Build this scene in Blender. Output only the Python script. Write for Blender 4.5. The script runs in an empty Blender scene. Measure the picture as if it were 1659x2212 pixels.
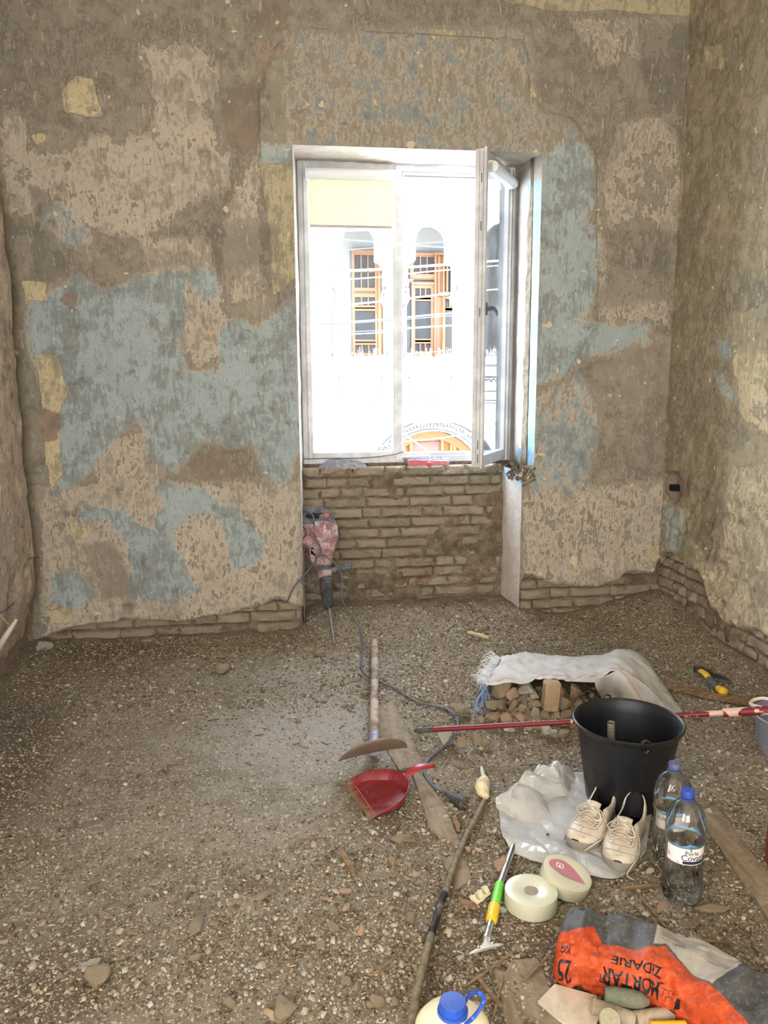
import bpy, bmesh, math, random
import numpy as np
from mathutils import Vector, Matrix, noise as mnoise
from mathutils.geometry import tessellate_polygon

random.seed(7); RNG = np.random.default_rng(11)
SC = bpy.context.scene
COL = SC.collection
PI = math.pi

# ------------------------------------------------------------------ camera
F_PX = 1699.0; PITCH = math.radians(9.9); YAW = math.radians(7.77); ROLL = math.radians(-0.32)
EYE = Vector((0, 0, 1.5))
FWD = Vector((math.sin(YAW)*math.cos(PITCH), math.cos(YAW)*math.cos(PITCH), -math.sin(PITCH)))
_rt = Vector((math.cos(YAW), -math.sin(YAW), 0)); _up = _rt.cross(FWD)
RT = _rt*math.cos(ROLL) + _up*math.sin(ROLL); UP = -_rt*math.sin(ROLL) + _up*math.cos(ROLL)
cam = bpy.data.cameras.new('camera'); cam_o = bpy.data.objects.new('camera', cam); COL.objects.link(cam_o)
cam.sensor_fit = 'VERTICAL'; cam.sensor_height = 24.0; cam.lens = 24.0*F_PX/2212.0
cam.clip_start = 0.05; cam.clip_end = 200
m = Matrix.Identity(4)
for i in range(3):
    m[i][0] = RT[i]; m[i][1] = UP[i]; m[i][2] = -FWD[i]; m[i][3] = EYE[i]
cam_o.matrix_world = m
SC.camera = cam_o
# ------------------------------------------------------------------ light and exposure
SC.view_settings.view_transform = 'Standard'; SC.view_settings.look = 'None'
SC.view_settings.gamma = 1.0; SC.view_settings.use_curve_mapping = False
SC.view_settings.exposure = 0.75
SC.cycles.max_bounces = 7; SC.cycles.diffuse_bounces = 3; SC.cycles.glossy_bounces = 3
SC.cycles.use_adaptive_sampling = True; SC.cycles.adaptive_threshold = 0.06; SC.cycles.use_denoising = True
SC.cycles.transmission_bounces = 5; SC.cycles.transparent_max_bounces = 14
SC.cycles.sample_clamp_indirect = 6.0
SC.cycles.caustics_reflective = False; SC.cycles.caustics_refractive = False
world = bpy.data.worlds.new('sky'); SC.world = world; world.use_nodes = True
wn = world.node_tree; bg = wn.nodes['Background']
bg.inputs[0].default_value = (0.70, 0.82, 1.0, 1); bg.inputs[1].default_value = 19.0
def lamp(kind, name, loc, rot, power, color=(1,1,1), size=None, size_y=None):
    l = bpy.data.lights.new(name, kind); l.energy = power; l.color = color
    if kind == 'AREA':
        l.shape = 'RECTANGLE'; l.size = size; l.size_y = size_y
    o = bpy.data.objects.new(name, l); COL.objects.link(o); o.location = loc; o.rotation_euler = rot
    return o
sun = lamp('SUN', 'sun', (0, -5, 20), (math.radians(52), 0, math.radians(28)), 11.0, (1.0, 0.96, 0.90)); sun.data.angle = 0.01
port = lamp('AREA', 'window_portal', (0.82, 4.93, 1.82), (math.radians(-90), 0, 0), 1.0, size=1.34, size_y=1.75)
port.data.cycles.is_portal = True
# area lamp added as fill before the closed rear opening, behind the photographer
rear = lamp('AREA', 'rear_fill_lamp', (-0.3, -2.12, 1.75), (math.radians(90), 0, 0), 98.0, (0.97, 0.98, 1.0), 2.0, 2.3)
# warm area lamp added before the solid left wall to light the right wall
side = lamp('AREA', 'side_fill_lamp', (-1.26, -0.35, 1.6), (math.radians(90), 0, math.radians(-90)), 58.0, (1.0, 0.93, 0.80), 1.0, 2.1)

# ------------------------------------------------------------------ measuring helpers
def ray(px, py): return FWD*F_PX + RT*(px-829.5) - UP*(py-1106)
def fl(px, py, z=0.0):
    d = ray(px, py); return EYE + d*((z-1.5)/d.z)
def aty(px, py, Y):
    d = ray(px, py); return EYE + d*(Y/d.y)
def atx(px, py, X):
    d = ray(px, py); return EYE + d*(X/d.x)

# ------------------------------------------------------------------ numpy noise
_PERM = RNG.random((64, 64, 64)).astype(np.float32)
def vnoise(x, y, z):
    x = np.asarray(x, float); y = np.asarray(y, float)+0*x; z = np.asarray(z, float)+0*x
    xi = np.floor(x).astype(int); yi = np.floor(y).astype(int); zi = np.floor(z).astype(int)
    fx = x-xi; fy = y-yi; fz = z-zi
    fx = fx*fx*(3-2*fx); fy = fy*fy*(3-2*fy); fz = fz*fz*(3-2*fz)
    def g(a, b, c): return _PERM[(xi+a) & 63, (yi+b) & 63, (zi+c) & 63]
    r = 0
    for a in (0, 1):
        for b in (0, 1):
            for c in (0, 1):
                r = r + g(a, b, c)*(fx if a else 1-fx)*(fy if b else 1-fy)*(fz if c else 1-fz)
    return r
def fbm(x, y, z=0.0, o=4, s=1.0):
    r = 0; a = 0.5; t = 0
    for k in range(o):
        r = r + a*vnoise(np.asarray(x)*s+17.3*k, np.asarray(y)*s+5.1*k, np.asarray(z)*s+9.7*k); t += a; a *= 0.5; s *= 2.03
    return r/t
def sstep(a, b, x):
    t = np.clip((x-a)/(b-a), 0, 1); return t*t*(3-2*t)
def sdf(poly, X, Z):
    P = np.array(poly, float); d = np.full(X.shape, 1e9); ins = np.zeros(X.shape, bool)
    for i in range(len(P)):
        a = P[i]; b = P[(i+1) % len(P)]; e = b-a; L = max(e@e, 1e-12)
        t = np.clip(((X-a[0])*e[0]+(Z-a[1])*e[1])/L, 0, 1)
        d = np.minimum(d, np.hypot(X-a[0]-t*e[0], Z-a[1]-t*e[1]))
        c = ((a[1] > Z) != (b[1] > Z)) & (X < (b[0]-a[0])*(Z-a[1])/((b[1]-a[1]) if abs(b[1]-a[1]) > 1e-12 else 1e-12)+a[0])
        ins ^= c
    return np.where(ins, -d, d)

# ------------------------------------------------------------------ materials
def lin(c, k=1.0):
    r = []
    for v in c[:3]:
        v = v/255.0; v = v/12.92 if v <= 0.04045 else ((v+0.055)/1.055)**2.4
        r.append(min(v*k, 0.92))
    return (r[0], r[1], r[2], 1)
class NT:
    """small wrapper that wires shader nodes"""
    def __init__(s, name, rough=0.8, spec=0.3, metallic=0.0):
        s.m = bpy.data.materials.new(name); s.m.use_nodes = True; s.t = s.m.node_tree; s.b = s.t.nodes['Principled BSDF']
        s.b.inputs['Roughness'].default_value = rough; s.b.inputs['Specular IOR Level'].default_value = spec
        s.b.inputs['Metallic'].default_value = metallic
        s._co = None
    def n(s, kind, **kw):
        nd = s.t.nodes.new(kind)
        for k, v in kw.items(): setattr(nd, k, v)
        return nd
    def link(s, a, b): s.t.links.new(a, b)
    def co(s):
        if not s._co: s._co = s.n('ShaderNodeTexCoord').outputs['Object']
        return s._co
    def mapped(s, rot=(0,0,0), scale=(1,1,1)):
        mp = s.n('ShaderNodeMapping'); s.link(s.co(), mp.inputs[0]); mp.inputs['Rotation'].default_value = rot; mp.inputs['Scale'].default_value = scale
        return mp.outputs[0]
    def noise(s, scale, detail=4, rough=0.55, dist=0.0, vec=None):
        nd = s.n('ShaderNodeTexNoise'); s.link(vec or s.co(), nd.inputs['Vector'])
        nd.inputs['Scale'].default_value = scale; nd.inputs['Detail'].default_value = detail
        nd.inputs['Roughness'].default_value = rough; nd.inputs['Distortion'].default_value = dist
        return nd.outputs[0]
    def math(s, op, a, b=None, c=None, clamp=False):
        nd = s.n('ShaderNodeMath', operation=op); nd.use_clamp = clamp
        for i, v in enumerate((a, b, c)):
            if v is None: continue
            if isinstance(v, (int, float)): nd.inputs[i].default_value = v
            else: s.link(v, nd.inputs[i])
        return nd.outputs[0]
    def step(s, v, lo, hi, to0=0.0, to1=1.0):
        nd = s.n('ShaderNodeMapRange', interpolation_type='SMOOTHSTEP'); s.link(v, nd.inputs[0])
        for i, q in zip((1, 2, 3, 4), (lo, hi, to0, to1)): nd.inputs[i].default_value = q
        return nd.outputs[0]
    def mix(s, fac, a, b, mode='MIX'):
        nd = s.n('ShaderNodeMix', data_type='RGBA', blend_type=mode)
        for i, v in ((0, fac), (6, a), (7, b)):
            if isinstance(v, (int, float)): nd.inputs[i].default_value = v
            elif isinstance(v, tuple): nd.inputs[i].default_value = v
            else: s.link(v, nd.inputs[i])
        return nd.outputs[2]
    def attr(s, name, out='Fac'):
        nd = s.n('ShaderNodeAttribute'); nd.attribute_name = name; return nd.outputs[out]
    def color(s, c):
        if isinstance(c, tuple): s.b.inputs['Base Color'].default_value = c
        else: s.link(c, s.b.inputs['Base Color'])
    def bump(s, h, strength=0.3, dist=0.005):
        nd = s.n('ShaderNodeBump'); s.link(h, nd.inputs['Height']); nd.inputs['Strength'].default_value = strength; nd.inputs['Distance'].default_value = dist
        s.link(nd.outputs[0], s.b.inputs['Normal'])
AK = 1.45      # display colour -> albedo under the room's light
def dusty(name, c, dust=(150,138,118), amount=0.35, rough=0.7, scale=14, spec=0.3, metallic=0.0, bump=0.15, k=AK, c2=None, bdist=0.003):
    """plain surface under uneven dust; the workhorse of the tools"""
    t = NT(name, rough, spec, metallic)
    a = t.noise(scale, 6, 0.6); b = t.noise(scale*6, 4, 0.6)
    base = t.mix(t.step(a, 0.35, 0.65), lin(c, k), lin(c2 or tuple(int(v*0.82) for v in c), k))
    f = t.math('MULTIPLY', t.step(t.math('ADD', t.math('MULTIPLY', a, 0.6), t.math('MULTIPLY', b, 0.4)), 0.40, 0.62), amount)
    t.color(t.mix(f, base, lin(dust, k)))
    if bump: t.bump(b, bump, bdist)
    return t.m
def plain(name, c, rough=0.5, spec=0.4, metallic=0.0, k=AK):
    t = NT(name, rough, spec, metallic); t.color(lin(c, k)); return t.m

# ------------------------------------------------------------------ mesh helpers
def wloc(p):
    v = Vector((0, 0, 0))
    while p is not None: v += p.location; p = p.parent
    return v
class MB:
    def __init__(s): s.v = []; s.f = []; s.mi = []; s.at = {}
    def add(s, vs, fs, mi=0):
        o = len(s.v); s.v += [Vector(v) for v in vs]; s.f += [tuple(i+o for i in f) for f in fs]; s.mi += [mi]*len(fs); return o
    def box(s, c, d, R=None, mi=0):
        x, y, z = [q/2 for q in d]
        vs = [Vector((a, b, e)) for a in (-x, x) for b in (-y, y) for e in (-z, z)]
        if R is not None: vs = [R @ v for v in vs]
        s.add([v+Vector(c) for v in vs], [(0,1,3,2), (4,6,7,5), (0,4,5,1), (2,3,7,6), (0,2,6,4), (1,5,7,3)], mi)
    def tube(s, pts, r, seg=12, mi=0, cap=True, flat=1.0):
        pts = [Vector(p) for p in pts]; n = len(pts); rs = r if isinstance(r, (list, tuple)) else [r]*n
        vs = []; u = None
        for i, p in enumerate(pts):
            t = (pts[min(i+1, n-1)]-pts[max(i-1, 0)])
            t = t.normalized() if t.length > 1e-9 else Vector((0,0,1))
            if u is None: u = t.cross(Vector((0,0,1)) if abs(t.z) < 0.9 else Vector((1,0,0))).normalized()
            u = (u - t*u.dot(t)).normalized(); w = t.cross(u)
            for k in range(seg):
                a = 2*PI*k/seg; vs.append(p+u*math.cos(a)*rs[i]+w*math.sin(a)*rs[i]*flat)
        fs = [(i*seg+k, i*seg+(k+1) % seg, (i+1)*seg+(k+1) % seg, (i+1)*seg+k) for i in range(n-1) for k in range(seg)]
        if cap: fs += [tuple(range(seg))[::-1], tuple(range((n-1)*seg, n*seg))]
        s.add(vs, fs, mi)
    def lathe(s, prof, c=(0,0,0), seg=48, mi=0, M=None, rmod=None, closed=False):
        vs = []; n = len(prof)
        for j, (r, z) in enumerate(prof):
            for k in range(seg):
                a = 2*PI*k/seg; rr = r*(rmod(a, z) if rmod else 1)
                v = Vector((rr*math.cos(a), rr*math.sin(a), z))
                if M is not None: v = M @ v
                vs.append(v+Vector(c))
        fs = [(j*seg+k, j*seg+(k+1) % seg, (j+1)*seg+(k+1) % seg, (j+1)*seg+k) for j in range(n-1) for k in range(seg)]
        if closed: fs += [tuple(range(seg))[::-1], tuple(range((n-1)*seg, n*seg))]
        s.add(vs, fs, mi)
    def prism(s, poly, z0, z1, M=None, mi=0, holes=()):
        """2D polygon (with holes) in local xy, extruded z0..z1"""
        loops = [list(poly)]+[list(h) for h in holes]
        tri = tessellate_polygon([[Vector((p[0], p[1], 0)) for p in l] for l in loops])
        flat = [p for l in loops for p in l]; n = len(flat)
        vs = [Vector((p[0], p[1], z0)) for p in flat]+[Vector((p[0], p[1], z1)) for p in flat]
        fs = [tuple(t) for t in tri]+[tuple(i+n for i in t)[::-1] for t in tri]
        o = 0
        for l in loops:
            L = len(l)
            fs += [(o+i, o+(i+1) % L, o+(i+1) % L+n, o+i+n) for i in range(L)]; o += L
        if M is not None: vs = [M @ v for v in vs]
        s.add(vs, fs, mi)
    def grid(s, P, mi=0, flip=False):
        """P: array (n,m,3)"""
        n, m_ = P.shape[:2]; vs = [Vector(p) for p in P.reshape(-1, 3)]
        fs = [(i*m_+j, (i+1)*m_+j, (i+1)*m_+j+1, i*m_+j+1) for i in range(n-1) for j in range(m_-1)]
        if flip: fs = [f[::-1] for f in fs]
        return s.add(vs, fs, mi)
    def build(s, name, mats, parent=None, loc=None, smooth=35, world=True, weld=False, normals=True):
        """vertices are in world coordinates when world=True; the object's origin goes to loc"""
        me = bpy.data.meshes.new(name)
        base = wloc(parent); L = Vector(loc) if loc is not None else Vector((0,0,0))
        off = (base+L) if world else Vector((0,0,0))
        me.from_pydata([v-off for v in s.v], [], s.f)
        for mm in (mats if isinstance(mats, (list, tuple)) else [mats]): me.materials.append(mm)
        if len(me.materials) > 1: me.polygons.foreach_set('material_index', s.mi)
        for k, arr in s.at.items():
            arr = np.asarray(arr, np.float32)
            if arr.ndim == 2:
                at = me.attributes.new(k, 'FLOAT_COLOR', 'POINT'); c4 = np.ones((len(arr), 4), np.float32); c4[:, :3] = arr[:, :3]; at.data.foreach_set('color', c4.ravel())
            else:
                at = me.attributes.new(k, 'FLOAT', 'POINT'); at.data.foreach_set('value', arr)
        if weld or normals:
            bm = bmesh.new(); bm.from_mesh(me)
            if weld: bmesh.ops.remove_doubles(bm, verts=bm.verts, dist=1e-5)
            if normals: bmesh.ops.recalc_face_normals(bm, faces=bm.faces)
            bm.to_mesh(me); bm.free()
        if smooth:
            me.polygons.foreach_set('use_smooth', [True]*len(me.polygons))
            if smooth < 180: me.set_sharp_from_angle(angle=math.radians(smooth))
        o = bpy.data.objects.new(name, me); COL.objects.link(o)
        if parent: o.parent = parent
        if loc is not None: o.location = L
        return o
def mod(o, kind, **kw):
    md = o.modifiers.new(kind.lower(), kind)
    for k, v in kw.items(): setattr(md, k, v)
    return md
def bev(o, w=0.004, seg=2, ang=35):
    mod(o, 'BEVEL', width=w, segments=seg, limit_method='ANGLE', angle_limit=math.radians(ang)); return o
def thing(name, label, cat, loc, group=None):
    o = bpy.data.objects.new(name, None); COL.objects.link(o); o.location = Vector(loc); o.empty_display_size = 0.05
    return tag(o, label, cat, group)
def tag(o, label, cat, group=None, kind=None):
    if label: o['label'] = label
    if cat: o['category'] = cat
    if group: o['group'] = group
    if kind: o['kind'] = kind
    return o
def struct(o): o['kind'] = 'structure'; return o
def spline(pts, n=8):
    """Catmull-Rom through 3D points"""
    P = [Vector(p) for p in pts]; P = [P[0]*2-P[1]]+P+[P[-1]*2-P[-2]]; out = []
    for i in range(1, len(P)-2):
        a, b, c, d = P[i-1:i+3]
        for k in range(n):
            t = k/n; out.append(0.5*((2*b)+(c-a)*t+(2*a-5*b+4*c-d)*t*t+(3*b-a-3*c+d)*t**3))
    out.append(P[-2]); return out
def patch(ctrl, nu, nv):
    """smooth surface through a grid of control points -> array (nu, nv, 3)"""
    rows = [[list(p) for p in spline(r, max(1, round(nv/(len(r)-1))))] for r in ctrl]
    cols = [spline([r[j] for r in rows], max(1, round(nu/(len(rows)-1)))) for j in range(len(rows[0]))]
    return np.array([[list(c) for c in col] for col in cols]).transpose(1, 0, 2)
def text_mesh(body, size=1.0, extrude=0.0, bold=False, shear=0.0, space=1.0):
    cu = bpy.data.curves.new('lettering', 'FONT'); cu.body = body; cu.size = size; cu.extrude = extrude
    cu.align_x = 'CENTER'; cu.align_y = 'CENTER'; cu.resolution_u = 3; cu.shear = shear; cu.space_character = space
    if bold: cu.offset = 0.018*size
    o = bpy.data.objects.new('lettering', cu); COL.objects.link(o)
    me = bpy.data.meshes.new_from_object(o); 
    bm = bmesh.new(); bm.from_mesh(me); bmesh.ops.triangulate(bm, faces=bm.faces)
    bmesh.ops.subdivide_edges(bm, edges=[e for e in bm.edges if e.calc_length() > size*0.15], cuts=2)
    bmesh.ops.triangulate(bm, faces=[f for f in bm.faces if len(f.verts) > 4])
    vs = [v.co.copy() for v in bm.verts]; bm.verts.index_update(); fs = [tuple(v.index for v in f.verts) for f in bm.faces]; bm.free()
    bpy.data.objects.remove(o); bpy.data.curves.remove(cu); bpy.data.meshes.remove(me)
    return vs, fs
def add_mapped(mb, vf, fn, mi=0):
    mb.add([fn(v) for v in vf[0]], vf[1], mi)
def rock_mesh(name, mat, seed, dims=(1,1,1), n=14, bevel=0.06, sub=False):
    r = random.Random(seed); bm = bmesh.new()
    for _ in range(n):
        v = Vector((r.gauss(0,1), r.gauss(0,1), r.gauss(0,1))).normalized()*r.uniform(0.42, 0.55)
        bm.verts.new((v.x*dims[0], v.y*dims[1], v.z*dims[2]))
    res = bmesh.ops.convex_hull(bm, input=bm.verts)
    junk = [e for e in res['geom_interior'] if isinstance(e, bmesh.types.BMVert)]
    if junk: bmesh.ops.delete(bm, geom=junk, context='VERTS')
    bmesh.ops.bevel(bm, geom=bm.edges[:], offset=bevel*min(dims), segments=1, affect='EDGES', profile=0.5)
    if sub:
        bmesh.ops.triangulate(bm, faces=bm.faces)
        bmesh.ops.subdivide_edges(bm, edges=bm.edges[:], cuts=2, use_grid_fill=True)
        for v in bm.verts:
            d = mnoise.fractal(v.co*5+Vector((seed*3.1,0,0)), 0.9, 2.0, 4); v.co += v.co.normalized()*d*0.05
    bmesh.ops.recalc_face_normals(bm, faces=bm.faces)
    me = bpy.data.meshes.new(name); bm.to_mesh(me); bm.free(); me.materials.append(mat)
    if sub:
        me.polygons.foreach_set('use_smooth', [True]*len(me.polygons)); me.set_sharp_from_angle(angle=math.radians(28))
    return me
# ================================================================== THE ROOM
XL, XR, YB, ZC = -1.355, 2.32, 4.46, 3.9
X1, X2, XN, ZT = 0.13, 1.50, 1.43, 2.70      # window opening; XN: right jamb of the niche under the sill
YF, YP, ZS = 4.885, 4.76, 0.925              # window frame plane, brick parapet face, sill height

def floor_h(x, y):
    x = np.asarray(x, float); y = np.asarray(y, float)
    h = 0.030*(fbm(x, y, 3.0, 4, 1.6)-0.5)+0.014*(fbm(x, y, 7.0, 3, 9.0)-0.5)+0.008*(fbm(x, y, 9.0, 3, 26.0)-0.5)
    dl = np.clip(1-(x-XL)/0.45, 0, 1); db = np.clip(1-(YB-y)/0.40, 0, 1); dr = np.clip(1-(XR-x)/0.55, 0, 1)
    h = h+0.030*dl**2+0.022*db**2+0.06*dr**2
    nic = sstep(0.02, 0.25, x)*sstep(1.75, 1.35, x)*sstep(4.05, 4.55, y); h = h+0.085*nic
    cor = np.exp(-((x-2.25)**2/0.16+(y-4.35)**2/0.12)); h = h+0.10*cor
    heap = np.exp(-((x-0.25)**2/0.5+(y-1.9)**2/0.10)); h = h+0.012*heap*fbm(x, y, 2.0, 3, 14.0)
    return h
def fz(x, y): return float(floor_h(np.array([x]), np.array([y]))[0])
def onf(px, py, dz=0.0):
    """point of the floor that shows at a picture position"""
    p = fl(px, py)
    for _ in range(3): p = fl(px, py, fz(p.x, p.y)+dz)
    return p

# ---- plaster material with layers of old paint (the layers are patches of their own, held in point attributes)
def plaster(name, cols, nscale=1.0, scratch=0.9, rot=(0, 0, 0), bumpk=0.55, k=AK):
    t = NT(name, 0.92, 0.12)
    n1 = t.noise(3.2*nscale, 6, 0.62, 0.6); n2 = t.noise(11*nscale, 6, 0.65, 0.3); n3 = t.noise(70, 3, 0.6); n4 = t.noise(260, 1, 0.6)
    sc = t.noise(1.0, 4, 0.6, 1.2, t.mapped(rot, (34, 34, 9)))          # scraper strokes
    n5 = t.noise(33*nscale, 4, 0.6, 0.5)
    mixn = t.math('ADD', t.math('ADD', t.math('MULTIPLY', n1, 0.30), t.math('MULTIPLY', n2, 0.30)), t.math('ADD', t.math('MULTIPLY', sc, 0.27), t.math('MULTIPLY', n5, 0.13)))
    alt = t.noise(5.5*nscale, 6, 0.68, 0.9)
    fine = t.math('ADD', t.math('MULTIPLY', n3, 0.6), t.math('MULTIPLY', n4, 0.4))
    base = t.mix(t.step(n1, 0.30, 0.70), lin(cols['base'], k), lin(cols['base2'], k))
    base = t.mix(t.math('MULTIPLY', t.step(n2, 0.45, 0.62), 0.55), base, lin(cols['base3'], k))
    base = t.mix(t.math('MULTIPLY', t.step(sc, 0.52, 0.60), 0.35), base, lin(cols.get('scr', cols['beige']), k))
    height = t.math('ADD', t.math('MULTIPLY', fine, 0.45), t.math('MULTIPLY', t.step(n2, .44, .54), .40))
    def layer(attr, nz, c, c2, amt=2.5, edge=0.03, h=0.25, alpha=1.0, rimc=None):
        nonlocal base
        v = t.math('ADD', t.attr(attr), t.math('MULTIPLY', t.math('SUBTRACT', nz, 0.5), amt))
        f = t.step(v, 0.5-edge, 0.5+edge)
        rim = t.math('MULTIPLY', t.step(v, 0.5-edge*3.5, 0.5-edge), t.math('SUBTRACT', 1.0, f))
        cc = t.mix(t.step(alt, 0.35, 0.65), lin(c, k), lin(c2, k))
        base = t.mix(t.math('MULTIPLY', rim, 0.8 if rimc else 0.45), base, lin(rimc or tuple(int(q*0.72) for q in cols['base']), k))
        base = t.mix(t.math('MULTIPLY', f, alpha), base, cc)
        
    layer('beige', mixn, cols['beige'], cols['beige2'])
    layer('blue', mixn, cols['blue'], cols['blue2'], 2.0, rimc=cols['beige2'])
    layer('cream', t.math('ADD', t.math('MULTIPLY', n2, 0.6), t.math('MULTIPLY', alt, 0.4)), cols['cream'], cols['cream2'], 1.3)
    layer('red', n2, (138, 116, 102), (148, 128, 112), 2.4)
    layer('mortar', n2, (130, 116, 102), (126, 112, 98), 0.7, 0.03, -0.3)
    layer('pale', n2, (166, 155, 126), (160, 150, 124), 0.35, 0.02, 0.4)
    layer('soot_and_dark', mixn, (92, 88, 82), (108, 102, 92), 3.6, 0.07, -0.2, 0.62)
    st = t.noise(1.0, 2, 0.55, 0.8, t.mapped(rot, (70, 70, 17))); sm = t.step(st, 0.615, 0.66); sm = t.math('MULTIPLY', sm, t.step(alt, 0.40, 0.52))
    base = t.mix(t.math('MULTIPLY', sm, 0.6), base, lin(cols['base3'], k))
    st2 = t.noise(1.0, 2, 0.55, 0.8, t.mapped((rot[0], -rot[1]+0.2, 0.3), (55, 55, 12))); sm2 = t.math('MULTIPLY', t.step(st2, 0.63, 0.67), t.step(alt, 0.56, 0.46))
    base = t.mix(t.math('MULTIPLY', sm2, 0.55), base, lin(cols['beige2'], k))
    # small chips of cream undercoat and pock marks
    fl_ = t.noise(15*nscale, 2, 0.4, 0.4); fl2 = t.noise(42*nscale, 2, 0.4)
    base = t.mix(t.step(fl_, 0.715, 0.73), base, lin((186, 172, 142), k))
    pk = t.step(fl2, 0.74, 0.78); base = t.mix(t.math('MULTIPLY', pk, 0.55), base, lin((100, 88, 76), k))
    pass
    # mottled fine grain
    base = t.mix(0.42, base, t.mix(t.step(fine, 0.36, 0.64), lin((120, 112, 100), k), lin((178, 168, 150), k)), 'MIX') if False else t.mix(t.math('MULTIPLY', t.step(n3, 0.42, 0.60), 0.13), base, lin((104, 96, 84), k))
    t.color(base); t.bump(height, bumpk, 0.006)
    return t.m
BACKC = dict(base=(137,129,116), base2=(126,119,105), base3=(116,108,97), beige=(163,153,137), beige2=(172,160,144),
             blue=(140,151,152), blue2=(150,160,160), cream=(184,172,138), cream2=(172,156,126))
m_back = plaster('old_wall_plaster', BACKC, rot=(0, math.radians(38), 0))
RIGHTC = dict(BACKC, base=(146,136,114), base2=(134,125,104), base3=(122,112,92), beige=(170,158,134), beige2=(180,166,140), scr=(164,154,132))
m_right = plaster('side_wall_plaster', RIGHTC, 1.15, rot=(math.radians(-35), 0, 0), bumpk=0.8)
LEFTC = dict(BACKC, base=(186,170,156), base2=(174,160,146), base3=(158,142,130), beige=(196,180,166), beige2=(190,176,164), blue=(160,160,156), blue2=(168,166,160))
m_left = plaster('left_wall_plaster', LEFTC, 1.3, rot=(0, 0, 0), bumpk=0.9)

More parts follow.
